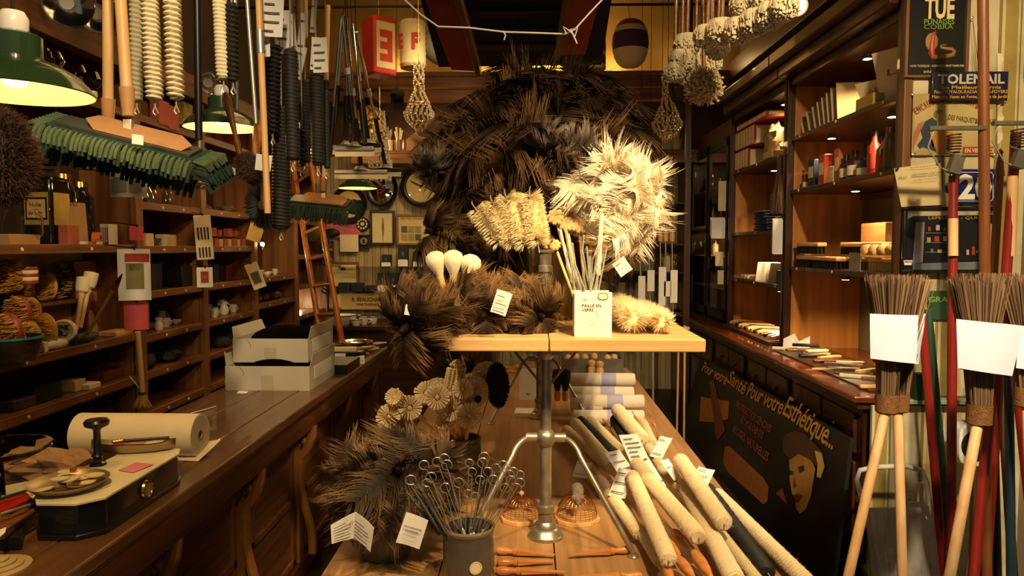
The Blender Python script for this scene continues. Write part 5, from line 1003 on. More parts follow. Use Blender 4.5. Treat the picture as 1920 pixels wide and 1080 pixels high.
# ================================================================= goods on the left shelves
BOXO = mat('orange_carton', '9c5030', .7, 0, .15, 8); BOXC = mat('cream_carton', 'b8a074', .7, 0, .12, 8); REDP = mat('red_print', '9a2a1e', .6, 0, .1); BOTG = mat('dark_glass', '0d0b08', .08, 0, .1, coat=.8); POT = mat('terracotta', '7c4224', .7, 0, .15, 9); PORC = mat('porcelain', 'cfc4ad', .2, 0, .05, coat=.4)
def jar(x, y, z, r, h, mt_, label, lid=BRASS, cat='jar', name='glass_jar', group=None):
    t = thing(name, label, cat, (x, y, z), group); part('body', MB().lathe([(0, 0), (r*.95, 0), (r, r*.1), (r, h*.78), (r*.62, h*.9), (r*.6, h), (0, h)], (x, y, z), n=20), mt_, t); part('lid', MB().lathe([(0, h+.02), (r*.62, h+.018), (r*.66, h-.01)], (x, y, z), n=20), lid, t); return t
def bulbg(px, py, Y, r, mt_, label):
    c = at(px, py, Y); t = thing('glass_light_bulb', label, 'light bulb', c-V((0, 0, r))); part('globe', MB().lathe([(0, r), (r*.6, r*.8), (r, .0), (r*.85, -r*.5), (r*.4, -r*.95), (r*.38, -r*1.2)], c, n=20), mt_, t); part('socket', MB().lathe([(r*.38, -r*1.15), (r*.42, -r*1.8), (0, -r*1.85)], c, n=16), ENAM, t)
for (px, py, r, mt_, l) in ((82,108,.04,BOTG,'black globe bulb on the upper left shelf behind the big lamp'),(103,112,.035,GLASS,'clear tall bulb beside the black globe bulb'),(125,135,.035,GLASS,'clear round bulb, second right of the black globe bulb'),(146,138,.04,GLASS,'large clear bulb right of the other clear ones'),(174,150,.038,BOTG,'black globe bulb with a white socket at the end of the bulb row')):
    bulbg(px, py, 3.35 if px < 120 else 3.6, r*1.25, mt_, l)
for (px, py, Y, r, l) in ((125,5,3.3,.11,'reflector lamp at the very top above the left shelves'),(182,25,3.6,.1,'reflector lamp on a stem left of the pale mop poles'),(390,155,4.7,.07,'glass reflector on the shelf beside the black pole')):
    c = at(px, py, Y); t = thing('reflector_lamp', l, 'reflector', c); part('reflector', MB().lathe([(0, -.03), (r*.6, -.02), (r, .03), (r*.96, .035), (r*.55, -.01), (0, -.018)], c, (.8, -1, -.3), 28), CHROME, t); part('socket', MB().cyl(c, c+V((-.04, .08, .03)), .03), ENAM, t); part('bracket', MB().tube([c+V((-.04, .06, .03)), c+V((-.15, .12, 0))], .006), BLK, t)
def shelfpos(bay, px, sh, dx=0): # point on a shelf of a bay under photo column px
    X = -2.42+dx; d = ray(px, 460); Y = X*d.y/d.x; return V((X, Y, sh))
def sx(px, z, X=-2.42): p = atx(px, 400, X); return V((X, p.y, z))
# near bay, shelf at eye level
p = sx(88, 1.6); t = thing('square_glass_jar', 'big square glass jar with a gold and black label on the left shelf', 'jar', p)
part('body', MB().box(p+V((0, 0, .17)), (.15, .15, .34)), mat('jar_dark_liquid', '1a120b', .05, 0, .2, coat=.9), t, bev=.02); part('neck', MB().lathe([(.05, .34), (.05, .37), (.06, .375), (.06, .4), (0, .41)], p, n=24), GLASS, t)
lb = part('label', MB().bx(p.x+.076, p.x+.078, p.y-.06, p.y+.06, p.z+.1, p.z+.26).bx(p.x-.06, p.x+.06, p.y-.078, p.y-.076, p.z+.1, p.z+.26), mat('label_gold', 'b08f42', .4, .3, .1), t); part('label_plate', MB().bx(p.x-.052, p.x+.055, p.y-.08, p.y-.078, p.z+.125, p.z+.235), BLK, lb); part('label_field', MB().bx(p.x-.044, p.x+.047, p.y-.0815, p.y-.08, p.z+.135, p.z+.225), mat('label_field', 'b39058', .6), lb)
m = MB(); Mj = lambda dz: Matrix.Translation((p.x, p.y-.082, p.z+dz)) @ Matrix.Rotation(PI/2, 4, 'X'); text(m, 'Huile', Mj(.19), .02, align='CENTER', bold=.01); text(m, 'de Lin', Mj(.15), .02, align='CENTER', bold=.01); part('lettering', m, INK, lb)
p = sx(118, 1.6, -2.5); jar(p.x, p.y, p.z, .075, .36, mat('jar_dark_liquid', '1a120b', .05, 0, .2, coat=.9), 'tall dark glass jar behind the brown paper bags'); p = sx(150, 1.6, -2.5); jar(p.x, p.y, p.z, .07, .33, mat('jar_dark_liquid', '1a120b', .05, 0, .2, coat=.9), 'tall dark glass jar right of the paper bags')
p = sx(42, 1.6, -2.36); t = thing('glass_vase', 'faceted clear glass vase left of the big square jar', 'vase', p); part('body', MB().lathe([(0, 0), (.06, 0), (.085, .06), (.08, .13), (.06, .17), (.055, .17), (.075, .13), (.08, .06), (.055, .01), (0, .01)], p, n=12), GLASS, t)
p = sx(25, 1.6, -2.34); one('cardboard_tray', MB().box(p+V((0, 0, .025)), (.1, .2, .05)), CARD, 'low yellow cardboard tray under the faceted vase', 'tray', bev=.003)
for i, (px, h, l) in enumerate(((132,.2,'upright brown paper packet left of its pair'),(146,.22,'upright brown paper packet, right of the pair'))):
    p = sx(px, 1.6, -2.36); one('paper_packet', MB().box(p+V((0, 0, h/2)), (.06, .08, h), tp=.8), KR, l, 'packet', smooth=False, bev=.006)
p = sx(128, 1.6, -2.3); one('orange_box', MB().box(p+V((0, 0, .05)), (.05, .09, .1)), BOXO, 'orange box in front of the brown paper packets', 'box', bev=.002); p = sx(172, 1.6, -2.34); one('orange_tape', MB().lathe([(.02, 0), (.035, 0), (.035, .04), (.02, .04)], p+V((0, 0, .035)), (1, .4, 0), 20), mat('orange_band', 'b0551e', .5), 'orange ribbon coil on the left shelf', 'coil')
p = sx(203, 1.6, -2.4); t = thing('white_box', 'small white box with a printed grid near the corner of the left shelf', 'box', p); part('carton', MB().box(p+V((0, 0, .06)), (.05, .09, .12)), PLAST, t, bev=.002); 
for k in range(4): part('print_bar', MB().bx(p.x-.02+.012*k, p.x-.015+.012*k, p.y-.0465, p.y-.0455, .02+p.z, .1+p.z), BOXO, t)
for i, px in enumerate((150,165,178,188)):
    p = sx(px, 1.6, -2.31); one('small_dish', MB().lathe([(0, 0), (.03, .003), (.035, .02), (.032, .02), (.02, .006), (0, .006)], p, n=18), [PORC, BOXO, PORC, GLASS][i], ['pale shallow dish under the paper packets','orange shallow dish on the left shelf','pale shallow dish right of the orange one','clear shallow dish near the white grid box'][i], 'dish')
# lit niche: brushes
p = sx(60, 1.09, -2.5); one('dark_backing_board', MB().box(V((-2.58, 3.25, 1.38)), (.02, .5, .26)), BLKM, 'dark board behind the round brushes in the lit niche', 'board')
YEL = mat('straw_yellow', 'b5852e', .7, 0, .2, 18, bump=.4, bs=80); RED2 = mat('brush_red', '8a3418', .45, 0, .15, 9)
def clothesbrush(px, z, X, label, mt_, s=1.0, tilt=0):
    p = atx(px, 400, X); p.z = z; t = thing('scrub_brush', label, 'brush', p); part('back', MB().ell(p+V((0, 0, .06*s)), (.05*s, .022*s, .075*s), 18, 12), mt_, t); m = MB()
    for i in range(160):
        u = rv(); q = p+V((u.x*.045*s, -.015*s, .06*s+u.z*.07*s)); m.tube([q, q+V((rnd(-.006, .006), -.035*s, rnd(-.006, .006)))], [.0022, .0016], 3)
    part('bristles', m, YEL, t)
for (px, z, X, l, mt_, s) in ((8,1.39,-2.42,'dark red oval brush at the left edge of the lit niche',RED2,1.1),(25,1.4,-2.4,'oval brown brush in the upper row of the lit niche',OW,1.0),(5,1.1,-2.35,'red standing brush lowest at the left edge of the niche',RED2,1.5),(30,1.22,-2.38,'orange backed brush in the middle of the niche pile',RED2,1.1),(52,1.22,-2.38,'orange backed brush right of its neighbour in the niche pile',OW,1.0),(20,1.1,-2.33,'yellow fibre brush in the lowest row of the niche',YEL,1.0),(48,1.1,-2.33,'round yellow fibre brush in the lowest row of the niche',YEL,1.1),
    (75,1.1,-2.35,'large oval yellow fibre brush at the bottom of the niche',YEL,1.3),(85,1.33,-2.48,'round straw brush leaning at the back of the niche',YEL,1.0),(115,1.33,-2.5,'dark oval brush leaning at the back of the niche',BLKM,1.4),(40,1.33,-2.45,'brown brush between the upper rows of the niche',MW,1.0)): clothesbrush(px, z, X, l, mt_, s)
p = atx(48, 400, -2.36); p.z = 1.42; t = thing('striped_brush', 'red and white striped round brush on top of the niche pile', 'brush', p)
for k in range(5): part('stripe_ring', MB().lathe([(0, .016*k), (.04, .016*k), (.042, .016*k+.008), (.04, .016*k+.016), (0, .016*k+.016)], p, n=20), [RED2, PAPER2][k % 2], t)
c = atx(80, 400, -2.48); c.z = 1.2; t = thing('wooden_crate', 'small open wooden crate in the lit niche behind the white headed brush', 'crate', (c.x, c.y, 1.09)); part('sides', MB().bx(c.x-.08, c.x+.06, c.y-.16, c.y-.15, 1.09, 1.3).bx(c.x-.08, c.x+.06, c.y+.25, c.y+.26, 1.09, 1.3).bx(c.x-.08, c.x+.06, c.y-.16, c.y+.26, 1.295, 1.31), MW, t, bev=.002)
c = atx(130, 400, -2.4); t = thing('kraft_box', 'kraft box with handwritten lines behind the white headed brush', 'box', (c.x-.1, c.y, 1.09)); part('carton', MB().box((c.x-.13, c.y, 1.2), (.05, .3, .22)), CARD, t, bev=.002); part('handwriting', MB().tube([(c.x-.104, c.y-.1+.02*k, 1.26+.008*math.sin(k*2.1)) for k in range(11)], .0015, 4), INK, t)
c = atx(112, 400, -2.33); c.z = 1.17; t = thing('round_scrubber', 'round white brush head with dark bristle centre in the niche', 'brush', (c.x, c.y, 1.09)); ax = V((.5, -1, .25)).normalized(); part('rim', MB().lathe([(0, 0), (.055, 0), (.06, .015), (.055, .04), (.045, .045), (.042, .035), (0, .034)], c, ax, 30), PAPER2, t); m = MB()
for i in range(120): u = V((rnd(-1, 1), rnd(-1, 1), 0)); u = ax.to_track_quat('Z', 'Y') @ u; m.tube([c+ax*.035+u*.026, c+ax*.06+u*.03], .0016, 3)
part('bristles', m, BLKM, t)
for (x0, y0, x1, y1, Y, l) in ((142,620,158,520,3.35,'left pale wooden pestle brush leaning in the niche'),(150,616,172,510,3.4,'right pale wooden pestle brush leaning in the niche')):
    a, b = atx(x0, y0, -2.33), atx(x1, y1, -2.5); b = V((b.x, a.y+.12, atx(x1, y1, -2.5).z)); b = at(x1, y1, a.y+.1); d = b-a; L = d.length; t = thing('pestle_brush', l, 'brush', a); part('handle', MB().lathe([(0, 0), (.011, .005), (.012, L*.6), (.02, L*.66), (.012, L*.7)], a, d, 14), PW, t); part('head', MB().lathe([(.01, L*.68), (.028, L*.72), (.034, L*.8), (.036, L*.98), (0, L)], a, d, 18), PAPER2, t)
a, b = atx(165, 625, -2.32), at(214, 540, 3.5); t = thing('stick_brush', 'thin pale stick brush with a dark tip leaning against the wooden box', 'brush', a); part('stick', MB().cyl(a, b, .009, .008), PW, t); part('collar', MB().cyl(b, b+(b-a).normalized()*.05, .018, .012), RED2, t); part('tip', MB().cyl(b+(b-a).normalized()*.05, b+(b-a).normalized()*.12, .012, .002), BLKM, t)
c = atx(205, 400, -2.45); t = thing('wooden_box', 'large upright pale wooden box with a crossed front at the right of the niche', 'box', (c.x, c.y, 1.09)); part('case', MB().box((c.x-.1, c.y, 1.3), (.06, .46, .42)), wood('box_pine', '9a6a38', 'b98a52', 'y', .6), t, bev=.003); part('crossbar', MB().box((c.x-.065, c.y, 1.26), (.012, .46, .035)), MW, t); part('crossbar', MB().box((c.x-.062, c.y-.05, 1.2), (.012, .03, .3), Matrix.Rotation(.45, 3, 'X')), MW, t)
for (px, w_, z, X, mt_, nm_, l, cat) in ((95,.1,1.12,-2.31,PORC,'white_bristle_brush','cream bristle hand brush lying at the front of the niche','brush'),(152,.11,1.12,-2.33,mat('olive_dark','3a361c',.6),'olive_pouch','olive green pouch beside the pale stick on the niche shelf','pouch'),(130,.03,1.12,-2.31,BLKM,'black_block','black block between the cream brush and the olive pouch','block'),(72,.03,1.12,-2.3,PAPER2,'wooden_block','small pale block at the front of the niche shelf','block'),(120,.07,1.13,-2.42,mat('dark_brown','3a2212',.6),'brown_ball','brown round brush under the white brush head','brush'),(55,.03,1.12,-2.3,BOXO,'orange_block','small orange block at the front of the niche shelf','block')):
    p = atx(px, 400, X); p.z = z; one(nm_, MB().ell(p, (.028, w_, .028), 18, 12) if w_ > .05 else MB().box(p, (.03, w_, .05)), mt_, l, cat, bev=0 if w_ > .05 else .004)
p = atx(215, 400, -2.36); one('wooden_plank', MB().box((p.x, p.y, 1.105), (.1, .22, .025)), PW, 'flat wooden board lying by the crossed wooden box', 'board', bev=.002)
p = atx(5, 400, -2.28); t = thing('basket', 'dark round basket with a turquoise rim at the left edge of the niche shelf', 'basket', (p.x, p.y, 1.096)); part('body', MB().lathe([(0, 0), (.1, 0), (.13, .1), (.125, .1), (.095, .01), (0, .01)], (p.x, p.y, 1.096), n=30), mat('basket_brown', '3a2416', .8, 0, .2, 30, bump=.6, bs=60), t); part('rim', MB().lathe([(.124, .098), (.134, .098), (.134, .108), (.124, .108)], (p.x, p.y, 1.096), n=30), mat('turquoise', '3c8a86', .5), t)
# lowest near shelves
nl = [('grey brown cardboard tray on the second lowest shelf', CARD, .3, .07), ('dark folded cloth on the second lowest shelf', BLKM, .22, .06), ('small yellow box on the second lowest shelf', BOXC, .09, .06), ('pale wooden block on the second lowest shelf', PAPER2, .12, .03)]
for (px, w_, h, mt_, l, X) in ((205,.36,.05,mat('dull_red','6b2a18',.6,0,.15),'flat reddish case at the right end of the second lowest near shelf',-2.42),(190,.3,.09,mat('dull_olive','3f3820',.7,0,.2),'flat olive case lying on the reddish one',-2.5),(150,.1,.03,PAPER2,'pale wooden block on the second lowest near shelf',-2.36),(122,.09,.06,BOXC,'small yellow box on the second lowest near shelf',-2.4),(60,.2,.08,BLKM,'dark folded cloth on the second lowest near shelf',-2.4),(20,.2,.05,mat('dark_brown','3a2212',.6),'brown wedge at the left of the second lowest near shelf',-2.4)):
    p = atx(px, 400, X); one('shelf_item_case' if w_ > .15 else 'small_block', MB().box((p.x, p.y, .841+h/2+(.05 if 'lying on' in l else 0)), (.1, w_, h)), mt_, l, 'box', bev=.004)
# small goods repeated on the middle bays
def row(bay, z, kinds, n, X0=-2.36, X1=-2.5, seed=0, jit=.02):
    y0, y1 = YB[bay]+.08, YB[bay+1]-.1
    for i in range(n):
        y = y0+(y1-y0)*(i+.5)/n+rnd(-jit, jit)*.5; x = rnd(X1, X0); k, mt_, lb_, cat, s = kinds[i % len(kinds)]; s *= rnd(.85, 1.15); p = V((x, y, z+.001)); m = MB()
        if k == 'bottle': m.lathe([(0, 0), (.03*s, 0), (.033*s, .01), (.033*s, .09*s), (.012*s, .14*s), (.011*s, .18*s), (.014*s, .185*s), (0, .19*s)], p, n=14)
        elif k == 'box': m.box(p+V((0, 0, .04*s)), (.06*s, .085*s, .08*s), Matrix.Rotation(rnd(-.1, .1), 3, 'Z'))
        elif k == 'bowl': m.lathe([(0, 0), (.02*s, 0), (.05*s, .03*s), (.055*s, .05*s), (.05*s, .05*s), (.042*s, .028*s), (0, .01)], p, n=18)
        elif k == 'cup': m.lathe([(0, 0), (.028*s, 0), (.034*s, .03*s), (.036*s, .075*s), (.032*s, .075*s), (.03*s, .01), (0, .01)], p, n=16); m.tube([p+V((.03*s, -.01, .06*s)), p+V((.055*s, -.015, .05*s)), p+V((.05*s, -.015, .025*s)), p+V((.031*s, -.01, .02*s))], .004*s, 6)
        elif k == 'pitcher': m.lathe([(0, 0), (.03*s, 0), (.042*s, .03*s), (.03*s, .07*s), (.026*s, .085*s), (.032*s, .11*s), (.028*s, .11*s), (.02*s, .08*s), (0, .02)], p, n=16); m.tube([p+V((.028*s, -.01, .1*s)), p+V((.06*s, -.01, .08*s)), p+V((.04*s, -.01, .03*s))], .004*s, 6)
        elif k == 'pack': m.box(p+V((0, 0, .055*s)), (.02*s, .07*s, .11*s), Matrix.Rotation(rnd(-.2, .2), 3, 'Z'))
        elif k == 'heap': m.ell(p+V((0, 0, .03*s)), (.05*s, .06*s, .032*s), 12, 8, None, .5, 12)
        one({'bottle': 'glass_bottle', 'box': 'small_carton', 'bowl': 'bowl', 'cup': 'cup', 'pitcher': 'pitcher', 'pack': 'packet', 'heap': 'cloth_bundle'}[k], m, mt_, lb_, cat, lb_.replace(' in ', ' standing in '), bev=.003 if k in ('box', 'pack') else 0)
SB_ = {1: 'the second left bay', 2: 'the third left bay', 3: 'the bay left of the ladder', 4: 'the bay behind the ladder'}
GC = mat('clear_bottle_glass', '4a3c24', .04, 0, 0, coat=1, spec=.8)
row(1, 1.85, [('bottle', GC, 'clear glass oil bottle on the eye level shelf of '+SB_[1], 'bottle', .8)], 8); row(1, 1.59, [('bowl', GC, 'round glass bowl on a middle shelf of '+SB_[1], 'bowl', 1.1), ('box', BOXC, 'pale carton on a middle shelf of '+SB_[1], 'box', 1)], 6)
row(1, 1.32, [('box', mat('dark_tin', '14141a', .4, .3), 'dark tin box on a lower shelf of '+SB_[1], 'box', 1.9)], 4); row(1, 1.06, [('pitcher', PORC, 'white pitcher on a low shelf of '+SB_[1], 'pitcher', .8), ('bowl', PORC, 'white bowl on a low shelf of '+SB_[1], 'bowl', .7), ('cup', PORC, 'white cup on a low shelf of '+SB_[1], 'cup', .8)], 8)
row(1, .84, [('heap', mat('dark_green_cloth', '1d2416', .8, 0, .3), 'dark green tray liner on the lowest seen shelf of '+SB_[1], 'cloth', 1.5), ('cup', PORC, 'small white pot on the lowest seen shelf of '+SB_[1], 'cup', .7)], 4); row(1, 2.36, [('pack', mat('yellow_pack', 'a8802c', .6, 0, .2), 'yellow packet on the top shelf of '+SB_[1], 'packet', 1.1), ('pack', REDP, 'red packet on the top shelf of '+SB_[1], 'packet', 1.1)], 7)
row(2, 1.85, [('heap', mat('olive_heap', '4d4220', .8, 0, .3), 'olive cloth bundle on the eye level shelf of '+SB_[2], 'cloth', 1.0)], 6); row(2, 1.59, [('box', BOXO, 'small orange carton on the middle shelf of '+SB_[2], 'box', .75), ('box', BOXC, 'small cream carton on the middle shelf of '+SB_[2], 'box', .75)], 9, -2.33, -2.34); row(2, 1.665, [('box', BOXO, 'small orange carton stacked in the second layer of '+SB_[2], 'box', .7)], 5, -2.36, -2.37)
row(2, 1.32, [('pack', REDP, 'red and black packet on the shelf under the cartons of '+SB_[2], 'packet', 1.2), ('pack', mat('black_pack', '1c1614', .5), 'black packet on the shelf under the cartons of '+SB_[2], 'packet', 1.2)], 7); row(2, 1.06, [('pitcher', PORC, 'white jug in the crockery row of '+SB_[2], 'pitcher', .9), ('cup', PORC, 'white cup in the crockery row of '+SB_[2], 'cup', .9)], 10); row(2, .82, [('heap', mat('dark_heap', '2a2018', .8, 0, .3), 'dark bundle on the low shelf of '+SB_[2], 'cloth', 1.3)], 5)
row(2, 2.36, [('box', mat('red_box_upper', '7e2c1a', .6, 0, .15), 'dark red carton on the top shelf of '+SB_[2], 'box', 1.5)], 5); row(3, 1.85, [('heap', mat('brown_heap', '553a1e', .8, 0, .3), 'brown bundle on the eye level shelf of '+SB_[3], 'cloth', 1)], 5); row(3, 1.32, [('cup', PORC, 'white cup catching light in '+SB_[3], 'cup', .8), ('bowl', PORC, 'white saucer catching light in '+SB_[3], 'bowl', .7)], 7)
row(3, 1.1, [('heap', mat('brown_heap', '553a1e', .8, 0, .3), 'brown bundle on the low shelf of '+SB_[3], 'cloth', 1.2)], 5); row(3, 2.36, [('box', BOXO, 'orange carton on the top shelf of '+SB_[3], 'box', 1.3)], 5); row(4, 1.85, [('box', BOXO, 'orange carton at eye level in '+SB_[4], 'box', 1.2), ('heap', mat('brown_heap', '553a1e', .8, 0, .3), 'brown bundle at eye level in '+SB_[4], 'cloth', 1.2)], 6); row(4, 2.36, [('heap', KR, 'kraft paper bundle on the top shelf in '+SB_[4], 'bundle', 1.6)], 4)
row(0, 2.36, [('pack', mat('yellow_pack', 'a8802c', .6, 0, .2), 'yellow packet on the high shelf of the near left bay', 'packet', 1.3), ('heap', KR, 'kraft paper bundle on the high shelf of the near left bay', 'bundle', 1.6), ('bottle', BOTG, 'dark bottle on the high shelf of the near left bay', 'bottle', 1.1)], 9)
for k, (px, py, l) in enumerate(((300,212,'coral pink carton on the upper shelf behind the cream ring brushes'),(318,222,'second coral pink carton right of the first on the upper shelf'),(345,215,'patterned green and yellow tin on the upper shelf by the black pole'))):
    c = atx(px, py, -2.3); one('coral_carton', MB().box(c, (.06, .13, .15)), [mat('coral', 'b8574a', .6), mat('coral', 'b8574a', .6), mat('pattern_green', '66702c', .5, 0, 0, 30, col2='c9a93c')][k], l, 'box', bev=.003)
# small bright lamp in bay three
c = atx(492, 458, -2.3); t = thing('shelf_lamp', 'tiny bare bulb shining brightly on the shelf left of the ladder', 'lamp', c); part('bulb', MB().ell(c, .018), mat('bare_bulb', 'ffe0a8', .5, 0, 0, emit=60), t); part('socket', MB().cyl(c+V((0, 0, -.05)), c+V((0, 0, -.015)), .014), BRASS, t); l = lamp('POINT', c+V((.04, -.02, 0)), 2.5, WARM, .02, name='bare_bulb_light')
# cards and leaflets clipped to the posts
def clipcard(px, py, w_, h_, X, label, mt_=PAPER2, bars=None, art=None, ry=0, name='hanging_card'):
    c = atx(px, py, X); s = c.y/F; w = w_*s; h = h_*s; t = thing(name, label, 'card', c-V((0, 0, h/2)))
    n = V((.45, -1, 0)).normalized(); u = V((0, 0, 1)).cross(n).normalized()*-1; u = V((-n.y, n.x, 0)); u = u if u.x > 0 else -u
    q = Matrix.Rotation(ry, 3, n); P = lambda i, j: c+q@(u*(i*w/2)+V((0, 0, j*h/2)))
    part('card', MB().sheet(P(-1, 1), P(-1, -1), P(1, -1), P(1, 1), .002, 1, 4, lambda a, b: .004*math.sin(b*3)), mt_, t); part('clip', MB().box(P(0, 1.02), (.02, .012, .016)), BLK, t); part('hook', MB().tube([P(0, 1.02), P(0, 1.02)+V((-2.268-P(0, 1.02).x, .02, .02))], .003, 5), BLK, t)
    for (a, b, e, f_, m_) in (art or []): part('print', MB().add([P(a, b)+n*.008, P(e, b)+n*.008, P(e, f_)+n*.008, P(a, f_)+n*.008], [(0, 1, 2, 3)]), m_, t)
    return t
bars = [(-.7+.38*k, .45, -.5+.38*k, -.1, mat('dark_print', '2a231a', .8)) for k in range(4)]+[(-.7+.38*k, -.45, -.5+.38*k, -.9, mat('dark_print', '2a231a', .8)) for k in range(4)]
clipcard(382, 445, 30, 84, -2.18, 'long cream card with two rows of dark brushes clipped to a shelf post', art=bars, ry=.06)
clipcard(384, 520, 28, 38, -2.18, 'playing card sized white card with a red and yellow picture', PAPER, art=[(-.5, .6, .5, -.55, REDP), (-.25, .2, .25, -.15, mat('sun_yellow', 'd59b2a', .6))]); clipcard(479, 517, 24, 50, -2.15, 'cream booklet with an engraved portrait hanging tilted by the ladder', art=[(-.6, .3, .6, -.6, PRINT)], ry=.35)
clipcard(480, 432, 26, 42, -2.12, 'cream and yellow tube leaflet behind the black fan brush', mat('yellow_leaf', 'c0a050', .6), ry=-.3); clipcard(252, 515, 56, 98, -2.1, 'large white sheet with a red headed olive packet hanging on a post', PAPER, art=[(-.55, .82, .95, .5, REDP), (-.5, .45, .6, -.55, mat('olive_pack', '77703c', .6)), (-.3, .42, .35, .15, mat('olive_dark2', '4c4a26', .6))])
m = clipcard(256, 592, 42, 54, -2.12, 'flat red pink packet hanging below the large white sheet', mat('pink_packet', 'c04a4c', .5, 0, .06)); clipcard(256, 437, 24, 27, -2.14, 'small pink box clipped above the large white sheet', mat('pink_packet', 'c04a4c', .5, 0, .06)); clipcard(241, 347, 62, 46, -2.0, 'two clear bags with grey photo cards hanging from a shelf', mat('clear_bag_grey', '8a8272', .3, 0, .2, 6), art=[(-.8, .6, -.1, -.6, PRINT), (.05, .6, .75, -.6, PRINT)])
# straw whisk on a stick
a, b = atx(258, 622, -2.1), atx(267, 735, -2.1); t = thing('straw_whisk', 'small straw whisk broom on a long pale stick hanging by the shelf post', 'broom', atx(267, 763, -2.1)); part('stick', MB().cyl(a, b, .014, .014), PW, t); m = MB(); e = atx(267, 762, -2.1); d = (e-b)
for i in range(240): th = rnd(0, 6.28); q = V((math.cos(th), math.sin(th)*.5, 0))*rnd(0, 1); m.tube([b+q*.012, b+d*.5+q*.03, b+d*rnd(.9, 1.1)+q*.055], [.0015, .0018, .001], 3)
part('straw', m, mat('straw', 'bd8f4c', .8, 0, .2, 30), t); part('binding', MB().cyl(b-V((0, 0, .012)), b+V((0, 0, .0)), .019, .02), mat('blue_string', '2a3a38', .7), t); part('hang_string', MB().tube([b, atx(243, 705, -2.266)], .002, 5), PAPER2, t)
# ladder
t = thing('library_ladder', 'reddish wooden ladder leaning against the shelves at the back left', 'ladder', at(620, 612, 6.3)); fa, fb = at(598, 612, 5.9), at(545, 285, 6.6); ga, gb = at(636, 612, 5.6), at(575, 260, 6.3); fz, gz = fa+(fa-fb)*(fa.z/(fb.z-fa.z)), ga+(ga-gb)*(ga.z/(gb.z-ga.z))
LW = wood('ladder_wood', '8a4a1c', 'b56a2c', 'z', .3, coat=.4)
part('rail', MB().tube([fz, fa, fb], .024, 10), LW, t); part('rail', MB().tube([gz, ga, gb], .024, 10), LW, t)
for k in range(7): f_ = .06+.15*k; part('rung', MB().tube([fa.lerp(fb, f_), ga.lerp(gb, f_)], .014, 8), LW, t)
# ================================================================= back wall
def PY(px, py): return at(px, py, 7.97)
def roundmirror(px, py, rx, ry, Y, label, face, marks=None, cat='mirror'):
    c = at(px, py, Y); s = Y/F; t = thing('round_mirror' if cat == 'mirror' else 'wall_clock', label, cat, c-V((0, 0, ry*s))); q = Matrix.Translation(c) @ Matrix.Rotation(PI/2, 4, 'X') @ Matrix.Diagonal((rx*s, ry*s, 1, 1))
    m = MB(); m.M = q; m.lathe([(.74, -.0), (.74, .015), (.78, .03), (.86, .035), (.95, .06), (1, .04), (1, 0)], n=48); part('frame', m, BLK, t)
    m = MB(); m.M = q; m.lathe([(0, .012), (.4, .011), (.76, .004)], n=40); part('face', m, face, t); return t, c, s
FACE = mat('clock_face', 'b9a467', .25, 0, .12, 4, coat=.6); MIRR = mat('convex_mirror', 'c9bfa0', .04, 1, 0)
t, c, s = roundmirror(716, 354, 30, 36, 7.9, 'oval convex black framed mirror reflecting golden lights, between the two round ones', MIRR); t, c, s = roundmirror(790, 350, 38, 39, 7.9, 'large round black framed clock at the left edge of the feather bouquet', FACE, cat='clock')
part('hand', MB().box(c+V((.03, -.03, .03)), (.012, .004, .1), Matrix.Rotation(.9, 3, 'Y')), BLK, t); part('hand', MB().box(c+V((-.05, -.03, .03)), (.01, .004, .14), Matrix.Rotation(-1.1, 3, 'Y')), BLK, t); part('hub', MB().ell(c+V((0, -.025, 0)), .012), BLK, t)
roundmirror(655, 383, 33, 34, 7.9, 'round black framed mirror behind the green mop, leftmost on the back wall', FACE)
def pframe(x0, y0, x1, y1, label, fm, im, bw=5, Y=7.96, name='picture_frame', cat='picture', art=None, ink=INK, mat_=None):
    a = at(x0, y1, Y); b = at(x1, y0, Y); s = Y/F; t = thing(name, label, cat, ((a.x+b.x)/2, Y, a.z)); w = bw*s
    if bw: part('frame', MB().bx(a.x, b.x, Y-.03, Y, a.z, a.z+w).bx(a.x, b.x, Y-.03, Y, b.z-w, b.z).bx(a.x, a.x+w, Y-.03, Y, a.z+w, b.z-w).bx(b.x-w, b.x, Y-.03, Y, a.z+w, b.z-w), fm, t, bev=.003)
    part('sheet', MB().bx(a.x+w, b.x-w, Y-.012, Y-.002, a.z+w, b.z-w), im, t)
    def Mq(px, py): p = at(px, py, Y-.013); return Matrix.Translation((p.x, Y-.0135, p.z)) @ Matrix.Rotation(PI/2, 4, 'X')
    return t, Mq, s
PINK = mat('pink_poster', 'b8606a', .8, 0, .12, 5); POSTR = mat('red_print', '9a2a1e', .6, 0, .1)
t, Mq, s = pframe(588, 398, 675, 446, 'pink and red printed poster reading FERME DU COUDREAU on the back wall', INK, PINK, 0, name='poster', cat='poster')
a = at(588, 410, 7.94); b = at(634, 398, 7.94); part('red_band', MB().bx(a.x, b.x, 7.944, 7.947, a.z, b.z), POSTR, t)
m = MB(); text(m, 'FERME DU COUDREAU', Mq(604, 420), 7*s, 66*s, bold=.02); part('lettering', m, INK, t); m = MB(); text(m, 'A VENDRE', Mq(634, 409), 4*s, 26*s, bold=.02); part('lettering', m, INK, t); m = MB()
for k in range(4): text(m, 'mobilier et materiel de culture', Mq(606, 427+4.5*k), 1.6*s, (58-8*(k % 2))*s)
part('small_print', m, INK, t)
t, Mq, s = pframe(590, 452, 626, 490, 'dark olive enamel plate with pale letters below the pink poster', INK, mat('olive_plate', '3a3218', .5, 0, .1), 0, name='enamel_sign', cat='sign'); m = MB(); text(m, 'ART ET', Mq(608, 462), 4*s, 24*s, bold=.02, align='CENTER'); text(m, 'LETTREN', Mq(608, 470), 5*s, 30*s, bold=.02, align='CENTER'); part('lettering', m, PAPER2, t)
